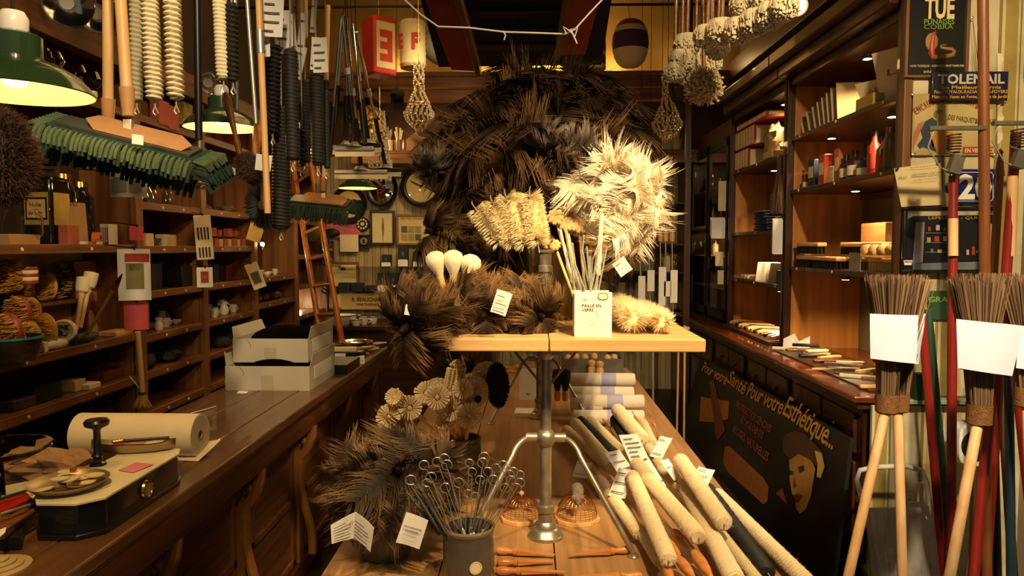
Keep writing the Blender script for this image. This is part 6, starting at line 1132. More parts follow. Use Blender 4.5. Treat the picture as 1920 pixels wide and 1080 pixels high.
t, Mq, s = pframe(582, 491, 673, 580, 'large framed certificate with brown frame at the left of the back wall', MW, mat('certificate_paper', 'c3b07c', .7, 0, .08, 4), 4, name='framed_certificate', cat='certificate')
m = MB(); text(m, 'AVIS', Mq(630, 501), 4*s, 20*s, bold=.02, align='CENTER'); text(m, 'SUR LE REGLEMENT A SUIVRE CHAQUE FOIS', Mq(630, 507), 2.4*s, 64*s, align='CENTER'); text(m, 'A SON MAITRE AU DEBUT DU SERVICE', Mq(630, 513), 2.4*s, 50*s, align='CENTER'); part('lettering', m, INK, t)
t, Mq, s = pframe(638, 440, 672, 472, 'blank aged envelope pinned askew below the poster', INK, PAPER2, 0, Y=7.93, name='envelope', cat='envelope')
t, Mq, s = pframe(695, 395, 740, 459, 'tall black frame with a pale botanical drawing on the back wall', BLK, mat('drawing_paper', 'c9bb8c', .7, 0, .05), 4)
m = MB(); c = at(718, 430, 7.94)
for k in range(9): m.tube([c+V((0, 0, -.1+.012*k)), c+V((.012*math.sin(k*2), 0, -.06+.018*k)), c+V((.02*math.sin(k*2.3), 0, .0+.016*k))], .0015, 4)
m.tube([c+V((0, 0, -.13)), c+V((.004, 0, .12))], .003, 4); part('drawing', m, PRINT, t)
t, Mq, s = pframe(744, 402, 822, 460, 'brown framed chart with small patterned squares partly behind feathers', MWX, mat('chart_paper', 'c3ae70', .7, 0, .06), 4); m = MB(); text(m, 'CENTRAL SOCIETE PARIS', Mq(750, 412), 4*s, 60*s, bold=.01); part('lettering', m, INK, t)
for i in range(3):
    for j in range(2): p = at(758+13*i, 430+15*j, 7.943); part('chart_square', MB().box(p, (11*s, .003, 12*s)), [PRINT, mat('chart_tan', 'a08550', .7), mat('chart_grey', '8a8060', .7)][(i+j) % 3], t)
t = thing('phone_dial', 'black rotary dial with ten pale holes on the back wall', 'dial', at(680, 430, 7.95)); c = at(680, 420, 7.95); part('disc', MB().lathe([(0, .02), (.07, .02), (.075, 0)], c, (0, -1, 0), 30), BLK, t)
for k in range(10): a = 2*PI*k/10; part('finger_hole', MB().lathe([(0, .001), (.011, 0)], c+V((.05*math.cos(a), -.021, .05*math.sin(a))), (0, -1, 0), 10), PAPER2, t)
part('hub', MB().lathe([(0, .004), (.02, 0)], c+V((0, -.021, 0)), (0, -1, 0), 16), PAPER2, t)
t, Mq, s = pframe(671, 440, 694, 466, 'small black square frame with an oval silhouette portrait', BLK, BLKM, 3); c = at(682, 452, 7.94); part('oval_mount', MB().lathe([(.03, 0), (.035, .002), (.04, 0)], c, (0, -1, 0), 24), mat('mount_gold', '9a8048', .4, .4), t); part('oval_field', MB().lathe([(0, .001), (.03, 0)], c, (0, -1, 0), 24), mat('mount_field', '8a7a52', .6), t); part('silhouette', MB().ell(c+V((0, -.004, .008)), (.012, .003, .014)).ell(c+V((0, -.004, -.014)), (.018, .003, .01)), BLKM, t)
# fish shaped hanging sign with yellow, plant stand rod
c = at(590, 432, 7.6); t = thing('fish_sign', 'olive and black fish shaped sign hanging in front of the certificate', 'sign', c); part('body', MB().ell(c+V((0, 0, 0)), (.09, .03, .13), 20, 12, Matrix.Rotation(.5, 3, 'Y')), mat('olive_fish', '5c5218', .5, 0, .2), t); part('tail', MB().ell(c+V((.18, 0, -.03)), (.09, .02, .05), 14, 8), BLK, t)
t = thing('iron_stand', 'thin dark iron stand with curled brackets in front of the certificate', 'stand', at(615, 600, 7.4)); part('rod', MB().cyl(at(615, 606, 7.4), at(615, 440, 7.4), .012), BLK, t)
for py in (500, 552): c = at(615, py, 7.4); part('bracket', MB().tube([c, c+V((-.06, -.02, .03)), c+V((-.05, -.03, .07)), c+V((0, 0, .03)), c+V((.05, -.03, .06)), c+V((.03, -.02, .09))], .01, 6), BLK, t)
# glass shelves, dark boxes and lamp bulb cartons
def bshelf(x0, x1, py, Y, label, mt_, d=.22, th=.012):
    a = at(x0, py, Y); b = at(x1, py, Y); z = a.z; t = thing('wall_shelf', label, 'shelf', ((a.x+b.x)/2, Y, z-th)); part('plate', MB().bx(a.x, b.x, Y, 7.995, z-th, z), mt_, t); 
    for x in (a.x+.05, b.x-.05): part('bracket', MB().bx(x-.006, x+.006, Y+.02, 7.995, z-th-.03, z-th), BLK, t)
    return z
z1 = bshelf(612, 850, 548, 7.78, 'lower glass shelf with black boxes on the back wall', GLASS); z2 = bshelf(630, 850, 500, 7.78, 'upper glass shelf over the black boxes on the back wall', GLASS)
DBX = mat('navy_box', '15151c', .5, 0, .05)
for i, (x0, h, l) in enumerate(((614,.06,'leftmost black flat box on the lower glass shelf'),(636,.1,'second black flat box on the lower glass shelf'),(661,.1,'third black flat box on the lower glass shelf, the tallest'),(686,.07,'fourth black flat box beside the light bulb cartons'))):
    p = at(x0+10, 547, 7.86); one('black_box', MB().box((p.x, 7.88, z1+h/2+.001), (.125, .1, h)), DBX, l, 'box', bev=.004)
def carton2(x0, x1, z, h, label, th=0):
    a, b = at(x0, 540, 7.84), at(x1, 540, 7.84); t = thing('light_bulb_carton', label, 'box', ((a.x+b.x)/2, 7.88, z)); part('carton', MB().bx(a.x, b.x, 7.84, 7.92, z+.001, z+h), DBX, t, bev=.002); w = b.x-a.x
    part('white_band', MB().bx(a.x, b.x, 7.837, 7.841, z+.002, z+h*.33), PAPER, t); part('picture_border', MB().bx(a.x+w*.12, b.x-w*.12, 7.838, 7.84, z+h*.34, z+h*.36), PAPER, t); part('bulb_picture', MB().ell(((a.x+b.x)/2, 7.839, z+h*.62), (w*.13, .003, h*.13), 12, 8), PRINT, t)
for x0, x1, z, h, l in ((708,726,z1,.21,'dark carton with a white foot and bulb picture, first of four in the lower row'),(728,746,z1,.21,'dark carton with a white foot and bulb picture, second of four in the lower row'),(750,768,z1,.27,'taller dark carton with a bulb picture, third of four in the lower row'),(772,791,z1,.27,'taller dark carton with a bulb picture, last of four in the lower row'),(716,733,z2,.13,'small dark carton alone on the upper glass shelf'),(747,765,z2,.22,'dark carton on the upper glass shelf under the framed chart'),(775,792,z2,.16,'dark carton at the right of the upper glass shelf')): carton2(x0, x1, z, h, l)
t, Mq, s = pframe(640, 550, 728, 580, 'tan board reading R. BEAUCHAMP PARTHENAY under the glass shelf', INK, mat('tan_board', 'ad8d4e', .7, 0, .1, 5), 0, Y=7.9, name='name_board', cat='sign'); m = MB(); text(m, 'R. BEAUCHAMP', Mq(660, 565), 7.5*s, 61*s, bold=.025); text(m, 'PARTHENAY', Mq(669, 573), 4.5*s, 43*s, bold=.025); part('lettering', m, INK, t)
# back table with enamelware
t = thing('back_table', 'dark table with enamel basins in front of the back wall', 'table', (-1.6, 7.3, 0)); a = at(600, 612, 7.1); b = at(930, 612, 7.1); part('top', MB().bx(a.x, b.x, 7.1, 7.9, a.z-.04, a.z), DWX, t, bev=.004); part('apron', MB().bx(a.x+.04, b.x-.04, 7.14, 7.86, 0, a.z-.04), DWX, t); zt = a.z
def enam(px, r, h, label, name, cat, Y=7.25):
    p = at(px, 605, Y); p.z = zt+.001; t = thing(name, label, cat, p); part('body', MB().lathe([(0, 0), (r*.6, 0), (r*.8, h*.4), (r, h), (r*.96, h), (r*.75, h*.4), (r*.5, .01), (0, .01)], p, n=28), ENAM, t); part('rim', MB().lathe([(r*.97, h-.004), (r*1.03, h), (r*.97, h+.005)], p, n=28), BLK, t); return t, p
enam(640, .17, .1, 'white enamel basin with a black rim on the back table', 'enamel_basin', 'basin'); t, p = enam(682, .055, .08, 'white enamel mug right of the basin', 'enamel_mug', 'mug'); part('handle', MB().tube([p+V((.05, 0, .06)), p+V((.09, 0, .05)), p+V((.05, 0, .02))], .006), ENAM, t); t, p = enam(668, .06, .06, 'white enamel ladle leaning by the basin', 'enamel_ladle', 'ladle', 7.18); t, p = enam(700, .05, .07, 'white enamel cup behind the mug', 'enamel_cup', 'cup', 7.35)
t, p = enam(785, .1, .2, 'pale stoneware jug behind the dusters on the back table', 'jug', 'jug'); enam(645, .19, .07, 'wide white enamel pan behind the basin', 'enamel_pan', 'pan', 7.5)
for i, (px, l) in enumerate(((738,'cream heart shaped brush behind the board, left'),(762,'cream brush in a glass behind the board, right'))):
    p = at(px, 560, 7.3); t = thing('kitchen_brush', l, 'brush', (p.x, p.y, zt)); part('head', MB().ell(p, (.06, .03, .05)), PAPER2, t); part('handle', MB().cyl((p.x, p.y, zt), p, .012), PW, t)
c = at(660, 600, 6.4); c = at(566, 597, 6.0); 
# lit strip behind the ladder
p = at(556, 590, 7.85); lamp('POINT', (p.x+.05, 7.7, .95), 3.0, (1, .8, .45), .05, name='corner_light')
# upper ledge: golden dried flower bowl, brush pots, house cutout
zl = 2.6
def ledge(px, Y=7.8): p = at(px, 290, Y); p.z = zl; return p
p = ledge(690); t = thing('glass_dome_bouquet', 'glass dome full of golden leaves glowing on the upper ledge', 'dome', p); part('dome', MB().lathe([(.21, 0), (.22, .35), (.17, .5), (.08, .57), (0, .58)], p, n=30), GLASS, t); GOLD = mat('gold_leaf', 'd8a84a', .35, .6, .2, 9)
for k in range(60):
    a = rnd(0, 6.28); r = rnd(.02, .17); q = p+V((r*math.cos(a), r*math.sin(a)*.6, .05+rnd(0, .42))); part('leaf', MB().ell(q, (.035, .008, .03), 8, 5, Matrix.Rotation(rnd(0, 3), 3, 'Y') @ Matrix.Rotation(rnd(-.7, .7), 3, 'X')), GOLD, t)
lamp('POINT', p+V((.05, -.28, .15)), 5, (1, .72, .3), .03, name='dome_light')
for i, (px, l) in enumerate(((728,'cream pot of brushes on the upper ledge beside the golden dome'),(748,'dark pot of brushes on the upper ledge'),(1250,'pale pot of brushes at the right of the upper ledge'),(1268,'small pale glowing pot at the right end of the upper ledge'))):
    p = ledge(px, 7.8); t = thing('brush_pot', l, 'pot', p); part('pot', MB().lathe([(0, 0), (.05, 0), (.055, .13), (.048, .13), (.044, .01), (0, .01)], p, n=20), [PAPER2, MW, PAPER2, PAPER2][i], t)
    for k in range(8): a = rnd(-.5, .5); e = p+V((.1*math.sin(a), rnd(-.03, .03), .2+rnd(0, .08))); part('brush', MB().tube([p+V((a*.04, 0, .02)), p.lerp(e, .7), e], [.004, .007, .011], 6), PW if k % 2 else PAPER2, t)
for i, (px, w_, l) in enumerate(((782,.22,'tan house shaped board on the upper ledge'),(1210,.16,'brown leather case on the upper ledge right of the bouquet'))):
    p = ledge(px); m = MB(); m.M = Matrix.Translation(p+V((0, -.01, 0))) @ Matrix.Rotation(PI/2, 4, 'X'); m.prism([(-w_/2, 0), (w_/2, 0), (w_/2, .15), (.02, .17), (0, .22), (-.02, .2), (-w_/2, .13)], 0, .03); one(['house_cutout', 'leather_case'][i], m, [CARD, MW][i], l, ['board', 'case'][i])
for (px, h, l) in ((1225,.24,'tall clear cut glass vase on the upper ledge, right one'),(1203,.22,'tall clear cut glass vase on the upper ledge, left one')):
    p = ledge(px, 7.72); one('cut_glass_vase', MB().lathe([(0, 0), (.06, 0), (.06, .02), (.055, h), (.05, h), (.05, .03), (0, .03)], p, n=10), GLASS, l, 'vase')
# chandeliers with crystal drops
CRY = mat('crystal', 'f5ead0', .03, 0, 0, trans=.85, ior=1.5)
def chandelier(px, top, bot, Y, wmax, label, prof):
    s = Y/F; c = at(px, top, Y); t = thing('crystal_chandelier', label, 'chandelier', at(px, bot, Y)); part('chain', MB().cyl(c, V((c.x, c.y, 4.4)), .004), BRASS, t); H = (bot-top)*s
    part('stem', MB().cyl(c, c-V((0, 0, H*.95)), .008), BRASS, t); m = MB()
    for i in range(26):
        f_ = i/25; r = wmax*s*prof(f_); n = max(5, int(r*150))
        for k in range(n): a = 2*PI*k/n+i*.3; m.ell(c+V((r*math.cos(a), r*math.sin(a), -H*f_)), (.009, .009, .014), 5, 4)
    part('crystal_drops', m, CRY, t, stuff=True)
    for k in range(3): z = .3+.28*k; r = wmax*s*prof(z); part('ring', MB().tube([c+V((r*math.cos(a*PI/10), r*math.sin(a*PI/10), -H*z)) for a in range(21)], .004, 4), BRASS, t)
P1 = lambda f: .35 if f < .4 else (.35+.65*math.sin((f-.4)/.45*PI*.5) if f < .72 else 1*math.cos((f-.72)/.28*PI*.5)+.05)
chandelier(785, 120, 245, 5.6, 26, 'crystal chandelier left of the bouquet with a round basket of drops', P1); chandelier(712, 210, 335, 6.4, 24, 'crystal chandelier hanging in front of the golden dome', lambda f: .35+.5*f if f < .7 else 1.1-.3*f); chandelier(1252, 140, 262, 5.8, 26, 'crystal chandelier at the right between the mops and the bouquet', P1)
c = at(745, 180, 5.2); t = thing('black_glove_bundle', 'black tassel like bundle hanging on strings by the chandelier', 'bundle', c-V((0, 0, .08))); part('body', MB().ell(c, (.05, .04, .05), 14, 9, None, .4, 12), BLKM, t); 
for k in range(6): part('tassel', MB().tube([c+V((-.04+.016*k, 0, -.03)), c+V((-.045+.018*k, 0, -.1))], .007), BLKM, t)
part('string', MB().tube([c, c+V((0, 0, 2.2))], .002, 4), BLKM, t)
# paper lanterns on a rail
ra, rb = at(560, 14, 6.4), at(860, 26, 6.4); rb.z = ra.z; t = thing('lantern_rail', 'thin black rail high up that carries the paper lanterns', 'rail', ra); part('rod', MB().cyl(ra+V((-1.2, 0, 0)), V((2.1, 6.4, ra.z)), .012), BLK, t)
for x in (-1.8, .2, 1.9): part('hanger', MB().cyl((x, 6.4, ra.z), (x, 6.4, 4.4), .006), BLK, t)
zr = ra.z; LR = mat('lantern_red', 'b0301c', .7, 0, .08, 5); LC = mat('lantern_cream', 'c9b88c', .8, 0, .05, 5)
c = at(711, 90, 6.2); s = 6.2/F; q = Matrix.Translation(c) @ Matrix.Rotation(.72, 4, 'Z'); W2 = 24*s; H2 = 52*s
t = thing('paper_lantern', 'red square paper lantern with a cream panel and red letter E', 'lantern', c-V((0, 0, H2))); m = MB(); m.M = q; m.box((0, 0, 0), (W2*2, W2*2, H2*2)); part('body', m, LR, t, bev=.02)
fx = Matrix.Translation((0, -W2-.001, 0)) @ Matrix.Rotation(PI/2, 4, 'X'); m = MB(); m.M = q @ Matrix.Translation((0, -W2-.003, 0)); m.box((0, 0, 0), (W2*1.6, .004, H2*1.6)); part('panel', m, LC, t); m = MB(); text(m, 'E', q @ Matrix.Translation((0, -W2-.006, -H2*.5)) @ Matrix.Rotation(PI/2, 4, 'X') @ Matrix.Diagonal((-1, 1, 1, 1)), H2*1.0, W2*1.1, align='CENTER', bold=.05); part('lettering', m, LR, t); part('string', MB().cyl(c+V((0, 0, H2)), V((c.x, 6.4, zr)), .002), BLKM, t)
def ribbed(n, r, h, k=.03): return [(0, -h)]+[(r*(1-(.1 if i in (0, n) else 0))*(1+(k if i % 2 else -k)), -h+2*h*i/n) for i in range(n+1)]+[(0, h)]
c = at(774, 84, 6.2); t = thing('paper_lantern', 'cream ribbed cylinder lantern with red letters next to the red lantern', 'lantern', c-V((0, 0, 45*s))); part('body', MB().lathe(ribbed(16, 24*s, 42*s), c, n=28), LC, t); part('base', MB().lathe([(0, -43*s), (23*s, -43*s), (23*s, -38*s)], c, n=28), CARD, t)
m = MB(); text(m, 'F', Matrix.Translation(c+V((.01, -26*s, -.06))) @ Matrix.Rotation(PI/2, 4, 'X'), .13, .07, bold=.04); text(m, 'E', Matrix.Translation(c+V((-.1, -23*s, -.06))) @ Matrix.Rotation(-.6, 4, 'Z') @ Matrix.Rotation(PI/2, 4, 'X'), .12, .05, bold=.04); part('lettering', m, LR, t); part('string', MB().cyl(c+V((0, 0, 42*s)), V((c.x, 6.4, zr)), .002), BLKM, t)
c = at(828, 85, 6.3); t = thing('paper_lantern', 'grey ribbed round lantern half hidden by the red rail', 'lantern', c-V((0, 0, 38*s))); part('body', MB().lathe([(36*s*math.sin(PI*i/18)*(1+(.03 if i % 2 else 0)), -36*s*math.cos(PI*i/18)) for i in range(19)], c, n=28), mat('lantern_grey', '6a6252', .8, 0, .05), t); part('string', MB().cyl(c, V((c.x, 6.4, zr)), .002), BLKM, t)
c = at(1182, 82, 6.2); t = thing('paper_lantern', 'round ribbed lantern striped red, purple and cream right of the ladder', 'lantern', c-V((0, 0, 44*s))); pr = [(33*s*math.sin(PI*i/22)**.7, -44*s*math.cos(PI*i/22)) for i in range(23)]
for (i0, i1, mt_, nm_) in ((0, 9, LC, 'cream_band'), (9, 14, mat('lantern_purple', '43203a', .8), 'purple_band'), (14, 16, LC, 'cream_band'), (16, 22, mat('lantern_salmon', 'a0402e', .8, 0, .05), 'red_band')): part(nm_, MB().lathe([(a*(1.015 if k % 2 else 1), b) for k, (a, b) in enumerate(pr)][i0:i1+1], c, n=28), mt_, t)
part('string', MB().cyl(c+V((0, 0, 44*s)), V((c.x, 6.4, zr)), .002), BLKM, t)
c = at(1118, 88, 6.1); t = thing('paper_lantern', 'checked blue and red cylinder lantern behind the red rail', 'lantern', c-V((0, 0, 44*s)))
for k in range(10): part('band', MB().lathe([(17*s, -40*s+8*s*k), (17.6*s, -36*s+8*s*k), (17*s, -32*s+8*s*k)], c, n=20), [LC, mat('lantern_blue', '4a4478', .8), mat('lantern_salmon', 'a0402e', .8, 0, .05)][k % 3], t)
part('string', MB().cyl(c+V((0, 0, 40*s)), V((c.x, 6.4, zr)), .002), BLKM, t)
# ================================================================= red sided loft ladder and string
t = thing('loft_ladder', 'steep dark loft ladder between two red painted sides over the bouquet', 'ladder', at(970, 110, 3.6)); RED = mat('red_paint', '8e2216', .5, 0, .15, 6)
def plank(a, b, wd, th, mt_, nm_, side):
    a, b = V(a), V(b); d = (b-a).normalized(); s_ = V(side); s_ = (s_-d*s_.dot(d)).normalized(); u = d.cross(s_); vs = [p+s_*i*wd/2+u*j*th/2 for p in (a, b) for i in (-1, 1) for j in (-1, 1)]
    part(nm_, MB().add(vs, [(0, 1, 3, 2), (4, 6, 7, 5), (0, 2, 6, 4), (1, 5, 7, 3), (0, 4, 5, 1), (2, 3, 7, 6)]), mt_, t, bev=.002)
la, lb_ = at(790, -120, 2.9), at(872, 128, 4.0); ra_, rb_ = at(1118, -120, 2.9), at(1072, 98, 4.0)
plank(la, lb_, .15, .03, RED, 'red_side', (1, -.5, 0)); plank(la+V((.085, .0, -.02)), lb_+V((.075, 0, -.02)), .03, .05, MW, 'wooden_edge', (1, 0, 0)); plank(ra_, rb_, .15, .03, RED, 'red_side', (1, .5, 0)); plank(ra_+V((-.085, 0, -.02)), rb_+V((-.08, 0, -.02)), .03, .05, MW, 'wooden_edge', (1, 0, 0))
DK = mat('hatch_shade', '0b0d11', .9, 0, .2); plank(la.lerp(ra_, .5)+V((0, .35, .25)), lb_.lerp(rb_, .5)+V((0, .5, .1)), 1.0, .02, DK, 'opening_shade', (1, 0, 0))  # dark sheet added as the shade of the opening between the sides
for k in range(5): f_ = .3+.16*k; A_ = la.lerp(lb_, f_); B_ = ra_.lerp(rb_, f_); part('tread', MB().box((A_+B_)/2+V((0, .12, .08)), ((B_-A_).length*.95, .12, .02)), mat('tread_dark', '1a120c', .8), t)
part('rear_beam', MB().cyl(at(900, 88, 4.4), at(1075, 92, 4.4), .03, n=4), DWX, t)
one('white_string', MB().tube([at(750, -8, 3.0), at(790, 28, 2.95), at(822, 50, 2.9), at(880, 52, 2.9), at(945, 60, 2.9), at(1010, 62, 2.9), at(1062, 64, 2.9), at(1078, 55, 2.9), at(1105, 25, 2.95), at(1140, -12, 3.0)], .0035, 6).tube([at(943, 58, 2.9), at(948, 66, 2.9), at(945, 75, 2.9)], .003, 5).tube([at(1062, 64, 2.88), at(1056, 50, 2.88), at(1068, 58, 2.88), at(1078, 68, 2.88), at(1083, 52, 2.88), at(1070, 55, 2.88), at(1082, 82, 2.88)], .004, 5), PAPER, 'white string knotted between the two red rails above the bouquet', 'string')

# ================================================================= cotton yarn mops, upper right
YARN = mat('cotton_yarn', 'b7a888', .9, 0, .08, 30, tip='e0d4b4'); YRN2 = mat('cotton_yarn_tan', 'b09a70', .9, 0, .08, 30, tip='d8c69a')
def yarn(px, py, Y, rpx, label, mt_=YARN, n=420, up=True, handle=None):
    c = at(px, py, Y); r = rpx*Y/F; t = thing('yarn_mop', label, 'mop', c-V((0, 0, r))); m = MB()
    m.ell(c, r*.62, 14, 9)
    for i in range(n):
        u = rv()
        if up: s0 = c+V((u.x*.2, u.y*.2, .6))*r*.8; e = c+V((u.x*.95, u.y*.95, min(.25, u.z)*.9-.1))*r; k = c+V((u.x*.85, u.y*.85, .45))*r*.95; m.tube([s0, k, e, e+V((rnd(-.1, .1), rnd(-.1, .1), -.22))*r], [.0035, .004, .0045, .004], 4)
        else: k = c+u*r*.6; m.tube([k, c+(u+rv()*.25)*r*.85, c+(u+rv()*.4)*r*1.0], [.004, .0045, .004], 4)
    m.a = [.0]*len(m.v)
    part('yarn', m, mt_, t)
    if handle: part('handle', MB().cyl(c, at(*handle, Y), .008), MW, t)
    return t
ym = [(1325,62,2.6,24,'cotton mop at the left end of the upper mop row'),(1352,52,2.55,27,'grey white cotton mop second in the upper mop row'),(1385,50,2.5,27,'cotton mop third in the upper mop row'),(1415,35,2.45,28,'cotton mop fourth in the upper mop row'),(1445,22,2.4,28,'cotton mop fifth in the upper mop row'),(1470,8,2.35,27,'cotton mop at the right end of the row beside the spotlight'),(1345,85,2.75,22,'cotton mop under the upper row, left'),(1395,5,2.5,26,'cotton mop cut by the top edge of the picture'),(1430,-6,2.45,26,'cotton mop at the top edge right of its neighbour')]
for a_ in ym: yarn(*a_, handle=(a_[0]+6, -60))
for a_ in ((1288,78,3.0,24,'round cotton mop topmost of the hanging cluster'),(1278,108,3.0,24,'round cotton mop left of the wooden pole'),(1335,85,3.1,22,'round cotton mop right of the wooden pole'),(1332,112,3.1,21,'round cotton mop lower right of the wooden pole'),(1265,130,3.0,20,'cotton mop lowest left of the hanging cluster'),(1288,132,3.05,22,'cotton mop at the lower middle of the hanging cluster'),(1304,105,3.1,22,'cotton mop behind the wooden pole')): yarn(*a_, handle=(a_[0]+4, -60))
yarn(1320, 163, 2.95, 28, 'curly looped tan cotton mop hanging lowest under the wooden pole', YRN2, 520, False, handle=(1317, -60))
c = at(1494, 10, 2.6); t = thing('ceiling_spotlight', 'bright round ceiling spotlight right of the cotton mops', 'spotlight', c); ax = V((-.35, -.75, -.5)); part('housing', MB().lathe([(0, -.08), (.03, -.075), (.034, 0), (.038, .004), (.031, .004)], c, ax, 24), ENAM, t); part('lens', MB().lathe([(0, .004), (.03, .002)], c, ax, 20), mat('bare_bulb', 'ffe0a8', .5, 0, 0, emit=60), t); part('bracket', MB().cyl(c, V((c.x, c.y+.05, 4.4)), .008), BLK, t)
t = thing('black_trivet', 'black U shaped hook hanging below the cotton mops', 'hook', at(1270, 190, 4.5)); c = at(1270, 150, 4.5); part('loop', MB().tube([c+V((-.035, 0, .1)), c+V((-.035, 0, -.08)), c+V((-.02, 0, -.12)), c+V((.02, 0, -.12)), c+V((.035, 0, -.08)), c+V((.035, 0, .1))], .016, 8), BLKM, t); part('string', MB().cyl(c+V((0, 0, .1)), V((c.x, c.y, 4.4)), .003), BLK, t)
t = thing('timber_post', 'thin brown post standing at the left of the glass cabinet', 'post', (at(1288, 600, 6.3).x, 6.3, 0)); part('post', MB().bx(at(1283, 400, 6.3).x, at(1293, 400, 6.3).x, 6.28, 6.32, 0, 4.39), DWZ, t)

# ================================================================= rear right shelf of handled brushes and tools
t = thing('rear_rack', 'dark shelf rack with jars behind the white plumes, beside the glass cabinet', 'shelving', (1.3, 7.7, 0)); a = at(1160, 0, 7.6).x; b = at(1290, 0, 7.6).x
for z in (.9, 1.32, 1.62, 2.05): part('shelf', MB().bx(a, b, 7.6, 7.95, z-.02, z), DWX, t)
part('upright', MB().bx(a-.03, a, 7.6, 7.95, 0, 2.4), DWZ, t); part('upright', MB().bx(b, b+.06, 7.6, 7.95, 0, 2.56), MWZ, t)
for i in range(16):
    z = (1.32, 1.62, 2.05)[i % 3]; x = a+.06+(b-a-.1)*((i*5) % 16)/16; h = rnd(.1, .2); r = .035; jar(x, 7.7, z, r, h, [PW, PAPER2, MW, GC][i % 4], ['pale wooden handled pot','cream jar','brown jar','clear jar'][i % 4]+' on the rack behind the white plumes', MW, name='storage_jar', group='jars on the rack behind the plumes, '+['pale wooden', 'cream', 'brown', 'clear'][i % 4])
for i, (px, y0, y1, l) in enumerate(((1200,455,600,'steel rod tool with a white label hanging leftmost behind the lambswool'),(1217,450,600,'steel rod tool with a label second from left behind the lambswool'),(1238,455,605,'steel rod tool with a long white label behind the lambswool'),(1248,455,610,'steel rod tool with a wooden grip behind the lambswool'),(1260,455,600,'steel rod tool with two white labels behind the lambswool'))):
    A, B = at(px, y0, 6.2), at(px+2, y1, 6.2); t = thing('long_handled_tool', l, 'tool', B); part('grip', MB().lathe([(0, 0), (.018, .01), (.022, .06), (.014, .11)], A+V((0, 0, .0)), (0, 0, 1), 12), PW, t); part('rod', MB().cyl(B, A, .006), STEEL, t); part('label', MB().bx(B.x-.03, B.x+.03, 6.18, 6.185, B.z+.15+.1*(i % 2), B.z+.38+.05*(i % 3)), PAPER, t); part('hang_wire', MB().cyl(A, V((A.x, A.y, 4.4)), .002), BLKM, t)
t = thing('walking_frame', 'pale wooden stick rack standing beyond the right end of the board', 'rack', at(1278, 740, 5.4)); x = at(1278, 600, 5.4).x
for dx in (-.025, .03): part('stick', MB().cyl((x+dx, 5.4, .02), (x+dx*.8, 5.4, 1.0), .008), PW, t)
part('crossbar', MB().box((x, 5.4, .98), (.12, .02, .02)), PW, t); part('foot', MB().box((x, 5.4, .01), (.14, .12, .02)), PW, t)
c = at(1225, 735, 5.6); c.z = .06; t = thing('floor_mop', 'grey stringy mop standing on the floor behind the table', 'mop', (c.x, c.y, 0)); m = MB()
for i in range(150): u = rv(); m.tube([c+V((0, 0, .08)), c+V((u.x*.07, u.y*.07, .05)), c+V((u.x*.14, u.y*.14, -.045))], .006, 4)
part('yarn', m, YARN, t); part('pole', MB().cyl(c+V((0, 0, .05)), c+V((-.01, 0, 1.0)), .01), STEEL, t)
# ================================================================= painted sign leaning on the right counter
pa = V((1.31, 6.25, .0)); pb = V((1.31, 3.1, .0)); pcn = pb+V((.19, .27, .70)); pd = pa+V((.19, .05, .70))*.9
xa = (pb-pa).normalized(); ya = ((pd-pa)+(pcn-pb))/2; Lx = (pb-pa).length; Ly = ya.length; ya.normalize(); nz = xa.cross(ya).normalized(); 
if nz.x > 0: nz = -nz
t = thing('painted_sign', 'long black painted dental sign leaning against the right counter', 'sign', (pa+pb)/2); part('panel', MB().sheet(pa, pb, pcn, pd, -.018), mat('sign_black', '12100d', .4, 0, .25, 4), t)
def SP(u, v, h=.002): # u,v in 0..1 over the panel, v up
    return pa*(1-u)*(1-v)+pb*u*(1-v)+pcn*u*v+pd*(1-u)*v + nz*h
def pix(px, py):
    d = ray(px, py); k = (pa-CAM).dot(nz)/d.dot(nz); return CAM+d*k
def MS(px, py, qx, qy):
    """frame whose x axis runs from photo point p to q on the panel"""
    a = pix(px, py)+nz*.003; b = pix(qx, qy)+nz*.003; x = (b-a).normalized(); y = nz.cross(x); y = y if y.z > 0 else -y; return Matrix.Translation(a) @ Matrix((x, y, nz if x.cross(y).dot(nz) > 0 else -nz)).transposed().to_4x4(), (b-a).length
OCH = mat('ochre_paint', 'b5812f', .6, 0, .15, 9); OCR = mat('russet_paint', '7a3a1e', .6, 0, .2, 9)
def ptext(s_, p, q, h, mt_, nm_='lettering', shear=.25, bold=.012):
    M_, L_ = MS(*p, *q); m = MB(); text(m, s_, M_, h, L_, bold=bold, shear=shear, sp=.92); part(nm_, m, mt_, t)
ptext('Pour votre', (1316,695), (1362,722), .085, OCH); ptext('Santé', (1364,716), (1396,742), .10, OCH); ptext('Pour votre', (1400,742), (1466,778), .10, OCH); ptext('Esthétique...', (1468,776), (1562,844), .12, OCH)
ptext('PROTEGEZ VOS GENCIVES', (1380,762), (1446,812), .045, OCR, 'small_lettering', 0, .03); ptext('ET VOS DENTS', (1390,792), (1430,824), .045, OCR, 'small_lettering', 0, .03); ptext('BROSSES NATURELLES', (1374,808), (1440,866), .05, OCR, 'small_lettering', 0, .03)
def shape(pts, mt_, nm_, h=.003):
    P = [pix(x, y)+nz*h for x, y in pts]; part(nm_, MB().add(P, [tuple(range(len(P)))]), mt_, t, smooth=False)
shape([(1315,744),(1335,748),(1368,752),(1366,786),(1340,792),(1312,790)], mat('box_ochre', '9a6424', .6, 0, .15), 'painted_box'); shape([(1331,714),(1340,716),(1361,808),(1346,826),(1343,818)], mat('tube_brown', '6b3a1a', .6, 0, .15), 'painted_tube', .005)
shape([(1360,838),(1368,836),(1432,896),(1442,914),(1440,940),(1432,946),(1366,886),(1357,868)], mat('dental_pad', '9a5a26', .6, 0, .15), 'painted_oval')
